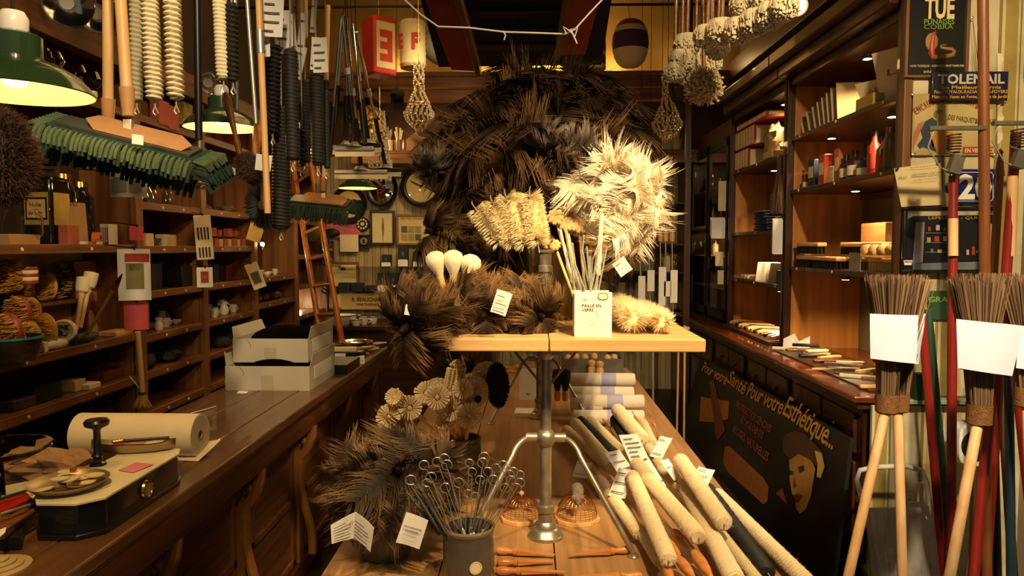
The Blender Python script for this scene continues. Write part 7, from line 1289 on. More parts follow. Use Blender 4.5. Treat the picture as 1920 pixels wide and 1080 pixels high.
FACEP = mat('face_paint', 'a97838', .6, 0, .15, 14); HAIRP = mat('hair_paint', '4a2c14', .6, 0, .2, 14)
shape([(1481,862),(1500,850),(1522,860),(1530,880),(1526,905),(1522,930),(1512,955),(1502,964),(1494,955),(1492,935),(1486,925),(1482,900)], FACEP, 'painted_face', .004)
shape([(1468,830),(1475,815),(1492,808),(1512,815),(1532,835),(1545,850),(1548,872),(1544,890),(1538,878),(1530,872),(1522,862),(1500,850),(1484,862),(1472,850)], HAIRP, 'painted_hair', .006); shape([(1530,845),(1543,850),(1549,875),(1542,897),(1534,895),(1536,872)], mat('curl_paint', 'c2a050', .6), 'painted_curl', .008)
for pts in ([(1483,882),(1490,884),(1489,890),(1483,889)], [(1499,876),(1510,873),(1511,882),(1502,886)]): shape(pts, INK, 'painted_eye', .007)
shape([(1490,928),(1500,926),(1508,930),(1500,940),(1494,942)], mat('lip_paint', '7a2a1a', .6), 'painted_mouth', .007); shape([(1456,925),(1468,915),(1478,948)], OCR, 'painted_toothpick', .004); shape([(1492,894),(1496,912),(1490,914)], OCR, 'painted_nose', .007)

# ================================================================= papered end wall: signs and pictures
YW = 3.372
def wallthing(name, x0, y0, x1, y1, label, cat, mt_, Y=YW, th=.01, bev=.002):
    a = at(x0, y1, Y); b = at(x1, y0, Y); t = thing(name, label, cat, ((a.x+b.x)/2, Y, a.z)); part('plate', MB().bx(a.x, b.x, Y-th, Y, a.z, b.z), mt_, t, bev=bev)
    return t, (lambda px, py, h=.001: Matrix.Translation((at(px, py, Y-th).x, Y-th-h, at(px, py, Y-th).z)) @ Matrix.Rotation(PI/2, 4, 'X')), Y/F
def wpoly(t, nm_, pts, mt_, Y, h=.002):
    P = [at(x, y, Y-h) for x, y in pts]; part(nm_, MB().add(P, [tuple(range(len(P)))]), mt_, t, smooth=False)
GRNL = mat('lime_paint', '6d8f2a', .6, 0, .05); CRMP = mat('cream_paint', 'd8c48a', .6, 0, .06)
t, Mw, s = wallthing('framed_poster', 1698, -40, 1814, 142, 'black poster reading TUE PUNAISES COBRA with a snake, in a wooden frame', 'poster', mat('poster_black', '100d0b', .35, 0, .2, 5, coat=.3))
a, b = at(1692, 147, YW), at(1818, -46, YW); fw = .014
part('frame', MB().bx(a.x, a.x+fw, YW-.02, YW, a.z, b.z).bx(b.x-fw, b.x, YW-.02, YW, a.z, b.z).bx(a.x+fw, b.x-fw, YW-.02, YW, a.z, a.z+fw*.8).bx(a.x+fw, b.x-fw, YW-.02, YW, b.z-fw, b.z), MWZ, t, bev=.002)
m = MB(); text(m, 'TUE', Mw(1733, 34), 38*s, 53*s, bold=.035); part('lettering', m, CRMP, t); m = MB(); text(m, 'PUNAISES', Mw(1732, 46), 10*s, 54*s, bold=.015); text(m, 'COBRA', Mw(1732, 55), 8.5*s, 52*s); part('green_lettering', m, GRNL, t)
m = MB(); text(m, 'NON TOXIQUE - AGREABLEMENT PARFUME', Mw(1706, 126), 4*s, 96*s); text(m, 'SIMPLE', Mw(1731, 137), 4*s, 14*s); part('small_lettering', m, CRMP, t)
SNK = mat('snake_tan', '8a6430', .6, 0, .15, 20); SNR = mat('snake_red', 'a83a28', .5, 0, .1)
sp = lambda L: [at(x, y, YW-.0125) for x, y in L]
part('snake_body', MB().tube(sp([(1750,108),(1760,107),(1775,106),(1786,103),(1789,97),(1784,92),(1772,91),(1764,89),(1764,85),(1774,84)]), [.012, .011, .0105, .01, .009, .008, .007, .006, .004, .002], 8), SNK, t); part('snake_hood', MB().ell(at(1747, 78, YW-.0115), (.028, .004, .04), 18, 10), SNK, t); part('snake_throat', MB().tube(sp([(1752,60),(1749,70),(1747,85),(1747,98),(1750,109)]), [.004, .009, .011, .012, .007], 8), SNR, t); part('red_loop', MB().tube(sp([(1744,90),(1741,100),(1748,111),(1752,108),(1748,95),(1752,75),(1755,62),(1753,53)]), .0015, 5), SNR, t)
# TOLEMAIL plate
BLU = mat('enamel_navy', '11142e', .3, 0, .1, coat=.4); t, Mw, s = wallthing('enamel_sign', 1745, 134, 1890, 190, 'dark blue enamel sign reading TOLEMAIL hung on a nail', 'sign', BLU, 3.34, .006, .004)
m = MB(); text(m, 'TOLEMAIL', Mw(1758, 157), 17*s, 119*s, bold=.03); part('lettering', m, mat('sign_silver', 'b7ae93', .5, 0, .1), t); m = MB(); text(m, 'Le Meilleur Vernis', Mw(1765, 167), 6*s, 106*s, bold=.025); text(m, 'Pour TUYAUX-RADIATEURS-FOYERS', Mw(1751, 175.5), 6*s, 131*s, bold=.02); text(m, 'Moteurs, Vases en Fonte, Grilles de Jardins', Mw(1747, 184.5), 6*s, 139*s, bold=.02); part('small_lettering', m, mat('sign_gold', 'b98a34', .5, 0, .1), t)
n0 = at(1821, 34, 3.36); part('hanging_wire', MB().tube([at(1831, 136, 3.335), n0+V((0, -.01, 0)), at(1836, 136, 3.335)], .0015, 5), BLK, t); part('nail', MB().lathe([(0, .012), (.006, .01), (.006, .006), (.002, 0)], n0, (0, -1, 0), 12), STEEL, t)
# parquet wax poster
t, Mw, s = wallthing('wax_poster', 1708, 175, 1868, 292, 'old lithographed poster for parquet polish with a kneeling woman, pinned with nails', 'poster', mat('poster_tan', 'a08c50', .6, 0, .2, 7), 3.368, .004)
wpoly(t, 'poster_field', [(1714,212),(1740,196),(1790,192),(1862,205),(1862,285),(1714,285)], mat('poster_pale', 'b09c60', .6, 0, .15, 6), 3.364)
def arc(s_, x0, x1, ybase, rise, h, mt_, nm_, w_=None):
    n = len(s_); m = MB()
    for i, ch_ in enumerate(s_):
        if ch_ == ' ': continue
        u = (i+.5)/n; x = x0+(x1-x0)*u; y = ybase-rise*math.sin(PI*u); an = math.atan2(rise*PI*math.cos(PI*u), (x1-x0)); text(m, ch_, Mw(x, y, .003) @ Matrix.Rotation(an, 4, 'Z'), h*s, (x1-x0)/n*s*.85, align='CENTER', bold=.02)
    part(nm_, m, mt_, t)
arc('ENCAUSTIQUE AROMATIQUE', 1716, 1850, 216, 26, 13, mat('poster_red', '9a3a20', .6, 0, .1), 'arched_lettering')
m = MB(); text(m, 'DES PARQUETS', Mw(1776, 224, .003) @ Matrix.Rotation(-.14, 4, 'Z'), 9*s, 52*s, bold=.02); text(m, '& MEUBLES', Mw(1828, 232, .003), 8*s, 36*s, bold=.02); part('lettering', m, mat('poster_olive', '5a5424', .6), t)
wpoly(t, 'red_banner', [(1805,275),(1862,275),(1862,288),(1805,288)], mat('poster_red', '9a3a20', .6, 0, .1), 3.362); m = MB(); text(m, 'EN VENTE ICI', Mw(1808, 286, .005), 7*s, 50*s, bold=.02); part('banner_lettering', m, CRMP, t)
wpoly(t, 'drum', [(1745,262),(1752,245),(1768,238),(1785,245),(1792,262),(1784,280),(1766,289),(1750,282)], mat('drum_orange', 'b07624', .6, 0, .15, 9), 3.362); wpoly(t, 'drum_top', [(1758,236),(1770,229),(1784,231),(1794,240),(1780,243),(1762,242)], mat('drum_yellow', 'bd9440', .6), 3.3615)
wpoly(t, 'blue_dress', [(1726,245),(1734,228),(1748,220),(1757,228),(1756,244),(1744,248),(1748,262),(1756,284),(1728,284),(1720,272),(1730,258)], mat('dress_blue', '26343c', .6, 0, .15, 9), 3.363, .003); wpoly(t, 'face', [(1757,214),(1766,210),(1770,218),(1765,227),(1757,226)], mat('litho_skin', 'b98450', .6), 3.363, .003); wpoly(t, 'scarf', [(1751,210),(1760,205),(1769,208),(1766,211),(1758,213),(1756,222),(1751,218)], mat('scarf_olive', '6b6238', .6), 3.363, .004); wpoly(t, 'red_cloth', [(1714,250),(1722,232),(1732,226),(1728,240),(1720,262),(1712,280)], mat('litho_rose', 'a2604a', .6, 0, .15), 3.363, .003); wpoly(t, 'foot', [(1716,284),(1730,276),(1752,284),(1740,291),(1718,291)], mat('litho_skin2', 'a08a54', .6), 3.363, .005)
for (x, y) in ((1711,178),(1711,290),(1864,290)): part('nail', MB().lathe([(0, .007), (.005, .005), (.005, .002)], at(x, y, 3.363), (0, -1, 0), 10), STEEL, t)
# invoice
c4 = [at(1676, 316, 3.33), at(1764, 303, 3.34), at(1768, 384, 3.345), at(1690, 388, 3.33)]; t = tag([c4[0], c4[1], c4[2], c4[3]], 'old handwritten invoice pinned left of the number 20', lines=0, mt=mat('invoice_paper', 'd2bc8a', .8, 0, .06, 6), name='invoice', cat='paper')
M_ = Matrix.Translation(at(1700, 315, 3.325)) @ Matrix.Rotation(.13, 4, 'Y').inverted() @ Matrix.Rotation(PI/2, 4, 'X'); m = MB()
text(m, 'Fabrique de Brosserie Fine', Matrix.Translation(at(1706, 316, 3.322)) @ Matrix.Rotation(-.1, 4, 'Y') @ Matrix.Rotation(PI/2, 4, 'X'), 2.5*s, 50*s); text(m, 'Genevieve Clairette', Matrix.Translation(at(1710, 330, 3.322)) @ Matrix.Rotation(-.1, 4, 'Y') @ Matrix.Rotation(PI/2, 4, 'X'), 5*s, 54*s, shear=.5); text(m, 'Doit', Matrix.Translation(at(1684, 335, 3.322)) @ Matrix.Rotation(-.1, 4, 'Y') @ Matrix.Rotation(PI/2, 4, 'X'), 4*s, 16*s, shear=.5); text(m, 'le 3 Mars a Monsieur', Matrix.Translation(at(1712, 340, 3.322)) @ Matrix.Rotation(-.1, 4, 'Y') @ Matrix.Rotation(PI/2, 4, 'X'), 2.5*s, 44*s, shear=.4); part('handwriting', m, PRINT, t)
for (x, y) in ((1681,317),(1759,303)): part('pin', MB().lathe([(0, .009), (.007, .007), (.007, .003)], at(x, y, 3.326), (0, -1, 0), 12), BLK, t)
# number 20
NB = mat('enamel_blue', '101a5a', .25, 0, .05, coat=.5); Yn = 3.365; t, Mw, s = wallthing('house_number_plate', 1780, 317, 1866, 383, 'blue enamel house number plate showing 20', 'sign', NB, Yn, .008, .005)
m = MB()
for sx_, x in ((-1, 1780), (1, 1866)): p = at(x, 350, Yn-.004); m.ell(p, (.018, .004, .02), 12, 8)
part('lug', m, NB, t); m = MB(); pts = [(1788,323),(1858,323),(1862,327),(1862,373),(1858,377),(1788,377),(1784,373),(1784,327),(1788,323)]; m.tube([at(x, y, Yn-.009) for x, y in pts], .0016, 4); part('white_border', m, ENAM, t)
m = MB(); text(m, '20', Mw(1796, 372), 44*s, 60*s, bold=.035); part('numerals', m, ENAM, t)
# shop photograph
Yf = 3.35; a, b = at(1688, 512, Yf), at(1870, 388, Yf); t = thing('framed_photograph', 'black framed photograph of a dark shop front with shelves of goods', 'picture', ((a.x+b.x)/2, Yf, a.z)); fw = .016; part('frame', MB().bx(a.x, b.x, Yf-.02, Yf, a.z, a.z+fw).bx(a.x, b.x, Yf-.02, Yf, b.z-fw, b.z).bx(a.x, a.x+fw, Yf-.02, Yf, a.z+fw, b.z-fw).bx(b.x-fw, b.x, Yf-.02, Yf, a.z+fw, b.z-fw), BLK, t, bev=.003)
part('print', MB().bx(a.x+fw, b.x-fw, Yf-.008, Yf-.002, a.z+fw, b.z-fw), mat('photo_dark', '14161a', .4, 0, .3, 6), t); Mw = lambda px, py, h=.001: Matrix.Translation((at(px, py, Yf-.009).x, Yf-.009-h, at(px, py, Yf-.009).z)) @ Matrix.Rotation(PI/2, 4, 'X'); s = Yf/F
wpoly(t, 'facade_top', [(1698,395),(1862,395),(1862,403),(1712,405),(1698,413)], mat('facade', 'b0a482', .6, 0, .1), Yf-.008); wpoly(t, 'window_reveal', [(1717,417),(1734,416),(1730,492),(1711,494)], mat('reveal_grey', '8a8680', .6, 0, .15), Yf-.008); wpoly(t, 'window_reveal', [(1693,440),(1700,438),(1698,485),(1690,486)], mat('reveal_grey', '8a8680', .6, 0, .15), Yf-.008); wpoly(t, 'pavement', [(1711,494),(1862,490),(1862,505),(1711,506)], mat('pavement', '6c6e70', .6, 0, .3, 9), Yf-.008); wpoly(t, 'window_reveal', [(1856,420),(1864,419),(1860,480),(1850,484)], mat('reveal_grey', '8a8680', .6, 0, .15), Yf-.008)
m = MB(); text(m, 'LEFEUVRE - QUINTE', Mw(1740, 411, .002), 5*s, 112*s, bold=.01); part('lettering', m, mat('sign_gold', 'b98a34', .5, 0, .1), t)
PC = [mat('pic_red', '9a3a22', .6), mat('pic_yellow', 'b5953a', .6), mat('pic_blue', '5a6a72', .6), mat('pic_cream', 'b5a888', .6)]
for k, (x, y, w_, h_) in enumerate(((1740,425,5,8),(1755,422,7,10),(1768,426,6,8),(1738,445,7,9),(1752,443,9,10),(1768,443,7,9),(1745,466,5,8),(1758,468,8,6),(1822,462,6,16),(1812,468,5,10),(1830,470,10,5),(1788,462,4,14))): wpoly(t, 'pictured_goods', [(x, y), (x+w_, y), (x+w_, y+h_), (x, y+h_)], PC[(k*3) % 4], Yf-.008, .003)
for y in (436, 454, 472): wpoly(t, 'pictured_shelf', [(1735,y),(1782,y),(1782,y+1.5),(1735,y+1.5)], PC[2], Yf-.008, .002)
wpoly(t, 'sticker', [(1694,488),(1711,488),(1709,497),(1696,497)], PAPER, Yf-.021, .001); m = MB(); text(m, 'FERMETURE', Matrix.Translation(at(1696, 492, Yf-.023)) @ Matrix.Rotation(PI/2, 4, 'X'), 2.5*s, 13*s, bold=.03); part('sticker_lettering', m, REDP, t)
# small signs below and at the side
t, Mw, s = wallthing('green_grass_sign', 1738, 545, 1790, 600, 'green rounded sign with letters GRA behind the brooms', 'sign', mat('sign_green', '2e4a2a', .5, 0, .15), 3.37, .006, .01); m = MB(); text(m, 'GRA', Mw(1740, 566), 10*s, 36*s, bold=.03); part('lettering', m, mat('lime_letters', '7d9a4a', .5), t)
xw = 2.252; q0, q1, q2, q3 = atx(1897, 100, xw), atx(1945, 72, xw), atx(1945, 150, xw), atx(1896, 163, xw); t = thing('side_picture', 'tilted dark framed picture on the side wall at the right edge', 'picture', q3); part('panel', MB().sheet(q0, q3, q2, q1, .014), mat('picture_dark_green', '1d281c', .4, 0, .2, 8), t); i4 = [q0.lerp(q2, .12)+V((-.017, 0, 0)), q3.lerp(q1, .14)+V((-.017, 0, 0)), q2.lerp(q0, .12)+V((-.017, 0, 0)), q1.lerp(q3, .14)+V((-.017, 0, 0))]; part('image', MB().add(i4, [(0, 1, 2, 3)]), mat('picture_tan', '8a6a34', .5, 0, 0, 12, col2='2f4430'), t)
# torn wallpaper edge along the cabinet end (curled strip)
t = thing('torn_paper_strip', 'curled torn wallpaper strip at the right edge of the papered wall', 'paper strip', at(1880, 280, 3.37)); m = MB()
e0 = 1878
P = [at(e0+3*math.sin(k*1.7)+2*math.sin(k*.6), 100+k*10, 3.365-.006*abs(math.sin(k))) for k in range(30)]; Q = [at(1870, 100+k*10, 3.374) for k in range(30)]; m.add(P+Q, [(k, k+1, 31+k, 30+k) for k in range(29)]); part('strip', m, PAPER2, t, smooth=False)

# ================================================================= brooms, poles and the folding chair at the right
TWIG = mat('broom_twig', '3e2817', .8, 0, .3, 30, tip='8c6a44'); BAND2 = mat('white_sleeve', 'd2d2dc', .8, 0, .02); CORD = mat('brown_binding', '7a4e22', .8, 0, .2, 60, bump=.4, bs=200)
def broom(hx, hy, tx0, tx1, ty, bx_, by_, Y, label, sl=(590, 678), sw=(1632, 1722), n=300, tilt=0):
    """upside down broom: handle from (bx_,by_) up to the head base (hx,hy); bristles fan to tx0..tx1 at ty"""
    s = Y/F; h = at(hx, hy, Y); e = at(bx_, by_, Y-.15); t = thing('twig_broom', label, 'broom', (e.x, e.y, 0)); g = h.lerp(e, (h.z-.0)/(h.z-e.z)) if e.z < h.z else e
    part('handle', MB().cyl(h, g, .0155), PW, t); L, Rr_ = at(tx0, ty, Y), at(tx1, ty, Y)
    m = MB()
    for i in range(n):
        u = rnd(0, 1); d_ = rnd(-1, 1); base = h+V(((u-.5)*.055, d_*.018, rnd(-.01, .01))); top = L.lerp(Rr_, u)+V((rnd(-.012, .012), d_*.035, rnd(-.022, .012))); mid = base.lerp(top, .5)-V(((u-.5)*.035, 0, 0)); k = rnd(.8, 1.5); m.tube([base, mid, top], [.0015*k, .0015*k, .001*k], 3); m.a[-9:] = [rnd(0, 1)]*9
    part('twigs', m, TWIG, t)
    part('binding', MB().lathe([(.03, -.03), (.035, -.025), (.036, .025), (.037, .035)], h+V((0, 0, .0)), (0, 0, 1), 24), CORD, t); ax_ = ((L+Rr_)/2-h).normalized()
    m = MB(); z2 = .42; c_ = h.lerp((L+Rr_)/2, .36)
    m2 = MB(); m2.M = Matrix.Translation(c_) @ Matrix.Diagonal((1, .5, 1, 1)); m2.lathe([((tx1-tx0)*s*.35, -.012), ((tx1-tx0)*s*.37, .012)], n=28); part('upper_binding', m2, CORD, t)
    return t
def sleeve(pts, Y, label):
    P = [at(x, y, Y-.055) for x, y in pts]; b_ = [at(x, y, Y+.055) for x, y in pts]; c = sum(P, V())/4; t = thing('paper_sleeve', label, 'paper sleeve', (c.x, c.y, min(p.z for p in P)))
    m = MB(); n = 10; vs = []
    for j, (i0, i1) in enumerate(((0, 1), (3, 2))):
        for k in range(n+1):
            u = k/n; vs.append(P[i0].lerp(P[i1], u)+V((0, -.012*math.sin(PI*u), 0)))
        for k in range(n+1):
            u = 1-k/n; vs.append(b_[i0].lerp(b_[i1], u)+V((0, .012*math.sin(PI*u), 0)))
    K = 2*(n+1); m.add(vs, [(k, (k+1) % K, K+(k+1) % K, K+k) for k in range(K)]); part('paper', m, BAND2, t, smooth=True); return t
broom(1663, 757, 1628, 1705, 520, 1592, 1075, 2.35, 'upturned twig broom, left of the pair joined by the left white sleeve'); broom(1683, 755, 1665, 1742, 520, 1692, 1075, 2.42, 'upturned twig broom, right of the pair joined by the left white sleeve')
sleeve([(1631,588),(1722,591),(1718,682),(1632,672)], 2.36, 'white paper sleeve around the left pair of twig brooms'); tagpx(1722, 635, 14, 95, 2.42, 6, 'folded back flap of the left white sleeve', 0, 0)
broom(1836, 778, 1785, 1880, 518, 1780, 1085, 2.2, 'upturned twig broom in the middle at the right, with the widest white sleeve', n=380); sleeve([(1793,598),(1920,611),(1898,705),(1796,690)], 2.2, 'white paper sleeve around the large twig broom at the right'); broom(1925, 745, 1870, 1950, 518, 1940, 1085, 2.3, 'upturned twig broom cut by the right picture edge')
sleeve([(1912,612),(1990,620),(1985,700),(1905,690)], 2.32, 'white paper sleeve at the right picture edge')
def pole(pts, Y0, Y1, r, mt_, label, fl=True):
    a, b = at(*pts[0], Y0), at(*pts[1], Y1); d = (a-b); g = b+d*((b.z-.0)/(b.z-a.z)) if fl and b.z > a.z else a
    t = thing('painted_pole', label, 'pole', (g.x, g.y, max(0, g.z))); part('pole', MB().cyl(g, b, r, r*.95, 14), mt_, t); return t, b
GRP = mat('green_pole', '2c4a34', .4, 0, .15, 9, coat=.3); TEAL = mat('teal_pole', '20323a', .4, 0, .15, 9, coat=.3); BRP = wood('brown_pole', '6a3a1a', '8a5226', 'z', .4, coat=.3)
for args in (((1770,1085),(1728,590),2.9,2.95,.0175,RW,'dark red pole right of the left broom pair, with a dark top'),((1786,1085),(1740,580),3.05,3.1,.017,GRP,'green pole leaning beside the red one behind the brooms'),((1783,1085),(1787,330),2.85,2.95,.018,RW,'tall red pole under the grey mop clamp, in front of the number plate'),((1825,1085),(1858,760),2.5,2.6,.019,RW,'dark red pole just right of the middle broom handle'),
      ((1850,1085),(1843,-20),2.95,2.9,.021,BRP,'tall brown pole running past the blue signs to the top'),((1870,1085),(1862,730),3.1,3.1,.018,TEAL,'dark green pole behind the middle broom'),((1900,1085),(1870,600),3.0,3.05,.019,BRP,'brown pole at the right in the dark'),((1896,1085),(1890,600),2.9,2.9,.018,TEAL,'dark teal pole at the right edge'),((1945,1085),(1898,640),2.8,2.8,.018,RW,'dark red pole at the far right edge'),((1860,900),(1905,250),3.0,3.0,.02,RW,'red pole with a peeled band under the right clamp'),((1840,900),(1874,330),3.15,3.15,.017,BRP,'dark brown round pole with a pointed tip right of the number plate')):
    t, top = pole(args[:2], *args[2:])
    if 'peeled' in args[-1]: part('peeled_band', MB().cyl(at(1899, 330+0, 3.0), at(1893, 480, 3.0), .0205), PW, t); 
    if 'grey mop clamp' in args[-1]: part('peeled_band', MB().cyl(at(1787, 480, 2.915), at(1787, 410, 2.925), .0185), PW, t)
def clamp(px, py, Y, label, s_=1):
    c = at(px, py, Y); t = thing('mop_clamp', label, 'clamp', c); m = MB()
    m.tube([c+V((.024*math.cos(k*.55), .024*math.sin(k*.55), .001*k)) for k in range(70)], .0035, 5); part('spring', m, mat('rust_spring', '4a3424', .6, .5, .2), t)
    part('jaw', MB().box(c+V((.008, 0, -.05)), (.045, .03, .07), Matrix.Rotation(.3, 3, 'Y')).cyl(c+V((-.03, 0, .0)), c+V((.03, 0, -.02)), .006), mat('grey_zinc', '6a6456', .5, .6, .15), t); part('crossbar', MB().bx(c.x-.1, c.x+.12, c.y-.012, c.y+.012, c.z+.085, c.z+.1), mat('grey_zinc', '6a6456', .5, .6, .15), t)
    part('wire', MB().tube([c+V((-.08, 0, .085)), c+V((-.1, 0, .02)), c+V((-.05, 0, -.06)), c+V((0, 0, -.08))], .003, 5), STEEL, t)
clamp(1788, 285, 2.9, 'grey spring mop clamp on the tall red pole in front of the wax poster'); clamp(1908, 275, 2.95, 'grey spring mop clamp at the right edge under the side picture')
one('pole_tip', MB().lathe([(.02, 0), (.014, .05), (.008, .09), (.012, .1), (0, .12)], at(1874, 330, 3.15), n=12), BRP, 'carved dark tip of the brown pole right of the number plate', 'pole tip')
# plastic wrapped folding chair
t = thing('folding_chair', 'white folded chair wrapped in clear plastic leaning against the papered wall', 'chair', (at(1690, 1000, 3.2).x, 3.1, 0)); TUBE = mat('white_tube', 'd8d2c2', .35, 0, .05, coat=.3); CLOTH = mat('grey_white_canvas', 'd4d0c8', .8, 0, .1, 6, bump=.3, bs=12)
part('frame', MB().tube([at(1660, 1120, 3.05), at(1622, 960, 3.1), at(1606, 900, 3.12), at(1612, 882, 3.13), at(1640, 876, 3.13), at(1700, 874, 3.13), at(1728, 882, 3.13), at(1738, 905, 3.12), at(1745, 960, 3.1), at(1765, 1120, 3.05)], .011, 10), TUBE, t); part('frame', MB().cyl(at(1728, 905, 3.08), at(1722, 960, 3.08), .012), TUBE, t)
part('seat', MB().sheet(at(1628, 952, 3.08), at(1636, 1130, 3.0), at(1765, 1130, 3.0), at(1738, 948, 3.08), .02, 8, 8, lambda u, v: .012*noise.noise(V((u*4, v*4, 0)))), CLOTH, t); part('seat_fold', MB().sheet(at(1630, 958, 3.04), at(1650, 1120, 2.97), at(1664, 1120, 2.97), at(1655, 962, 3.04), .01, 4, 8, lambda u, v: .008*math.sin(v*9)), CLOTH, t)
PLAS = bpy.data.materials.new('clear_plastic'); PLAS.use_nodes = True; N_ = PLAS.node_tree.nodes; L_ = PLAS.node_tree.links; N_.clear(); o_ = N_.new('ShaderNodeOutputMaterial'); mx = N_.new('ShaderNodeMixShader'); tr = N_.new('ShaderNodeBsdfTransparent'); gl = N_.new('ShaderNodeBsdfGlossy'); gl.inputs['Roughness'].default_value = .15; tr.inputs[0].default_value = (.93, .92, .9, 1); lw = N_.new('ShaderNodeLayerWeight'); lw.inputs[0].default_value = .12; L_.new(lw.outputs['Facing'], mx.inputs[0]); L_.new(tr.outputs[0], mx.inputs[1]); L_.new(gl.outputs[0], mx.inputs[2]); L_.new(mx.outputs[0], o_.inputs[0])
part('plastic_wrap', MB().sheet(at(1600, 872, 3.0), at(1618, 1130, 2.92), at(1775, 1130, 2.92), at(1745, 870, 3.0), .001, 26, 26, lambda u, v: .035*noise.noise(V((u*7, v*5, 1)))+.012*noise.noise(V((u*24, v*20, 4)))), PLAS, t); part('tag_ring', MB().tube([at(1705+7*math.cos(k), 934+9*math.sin(k), 3.0) for k in range(8)], .002, 5), ENAM, t); part('hang_tag', MB().box(at(1712, 946, 3.0), (.05, .006, .022)), ENAM, t)
c = at(1830, 832, 3.15); t = thing('round_scale', 'white rounded enamel box with a round black face behind the broom handle', 'scale', c-V((0, 0, .08))); q = Matrix.Translation(c); m = MB(); m.M = q @ Matrix.Rotation(PI/2, 4, 'X'); m.prism([(.088*math.copysign(abs(math.cos(a))**.5, math.cos(a)), .095*math.copysign(abs(math.sin(a))**.5, math.sin(a))) for a in [2*PI*k/32 for k in range(32)]], -.05, .03); part('case', m, ENAM, t, bev=.006); part('face', MB().lathe([(0, .002), (.066, .002), (.07, 0)], c+V((-.012, -.031, .0)), (0, -1, 0), 32), BLKM, t)
# lower shelf edge and green box on the dado of the papered wall
p = at(1700, 700, 3.3); one('dado_ledge', MB().bx(at(1700, 700, 3.3).x, 2.25, 3.27, 3.33, .88, .9), mat('sage_paint', '7f8a6a', .6, 0, .1), 'pale sage ledge across the papered wall behind the brooms', 'ledge', bev=.003)
one('green_case', MB().bx(at(1712, 690, 3.3).x, at(1745, 690, 3.3).x, 3.27, 3.32, .9, 1.02), mat('dark_green_case', '1e3a28', .5, 0, .15), 'dark green case standing on the sage ledge behind the poles', 'case', bev=.003)

# ================================================================= goods in the right cabinets
def rc(px, z, X): p = atx(px, 400, X); return V((X, p.y, z+.001))
SEED = mat('seed_packet', 'b8a274', .8, 0, .1, 9)
for i, px in enumerate((1522,1534,1545,1554,1562,1570,1578,1588)):
    p = rc(px, 2.32, 1.88); h = .16+.012*i; t = thing('seed_packet', ['cream packet with red print leaning left on the top shelf, far end', 'cream packet in the leaning row on the top shelf'][min(i, 1)], 'packet', p, 'packets leaning in a row on the top shelf' if i else None); q = Matrix.Rotation(-.5+.05*i, 3, 'X'); A = p+V((-.06, 0, 0)); m = MB().sheet(p+V((-.07, 0, 0)), p+V((.07, -.02, 0)), p+V((.07, -.02, 0))+q@V((0, 0, h)), p+V((-.07, 0, 0))+q@V((0, 0, h)), .004); part('packet', m, SEED, t); 
for (px, l, w_, rz) in ((1628,'cream leaflet with red print standing open on the top shelf',.2,.3),(1660,'tall curled leaflet printed La in red at the right end of the top shelf',.16,-.2)):
    p = rc(px, 2.32, 1.8); h = .15 if px < 1650 else .26; A = p+V((0, .09, 0)); B = p+V((.1, -.1, 0)); t = thing('leaflet', l, 'leaflet', p); part('sheet', MB().sheet(A, B, B+V((-.03, 0, h)), A+V((-.03, 0, h)), .002, 4, 6, lambda u, v: .03*v*v), PAPER2, t); C_ = A.lerp(B, .3)+V((-.02, -.01, h*.5)); x_ = (B-A).normalized(); n_ = V((x_.y, -x_.x, 0)); m = MB(); text(m, 'La Reine' if h < .2 else 'La', Matrix.Translation(C_+V((-.02, -.02, 0))) @ Matrix((x_, V((0, 0, 1)), x_.cross(V((0, 0, 1))))).transposed().to_4x4(), .03, .09, bold=.02); part('lettering', m, REDP, t)
p = rc(1650, 2.32, 1.85); one('packet_box', MB().box(p+V((0, 0, .03)), (.2, .2, .06)), mat('yellow_box', 'a8903c', .7, 0, .1), 'low yellow box holding leaflets at the right of the top shelf', 'box', bev=.003)
tins = [(1494,.1,.032,'yellow_tin','b59a2a','yellow lidded tin at the left end of the tin shelf'),(1512,.09,.028,'amber_bottle','5a3216','small amber bottle right of the yellow tin'),(1526,.17,.045,'navy_tin','10182c','dark blue and yellow box of polish on the tin shelf'),(1545,.18,.04,'red_orange_box','a8401e','red orange wedge carton on the tin shelf'),(1562,.1,.035,'white_tin','c9bb94','small white tin between the two orange cartons'),(1572,.19,.03,'orange_carton2','b5622a','orange leaning carton on the tin shelf'),
     (1584,.14,.035,'brown_bottle','3a1e10','brown bottle with a portrait label, first of two'),(1600,.15,.04,'brown_bottle','3a1e10','brown bottle with a portrait label, second of two'),(1616,.1,.035,'blue_white_tin','28506a','blue and white tin right of the portrait bottles'),(1636,.22,.035,'red_bottle','8a1c10','tall red bottle with a black cap on the tin shelf'),(1655,.18,.04,'olive_jar','5a5224','olive glass jar right of the red bottle'),(1664,.2,.03,'olive_jar','5a5224','second olive glass jar at the end of the tin shelf'),(1508,.17,.035,'yellow_box2','b5a02a','yellow and green carton standing behind the amber bottle'),(1536,.2,.03,'yellow_box2','b5a02a','yellow and green carton behind the navy box')]
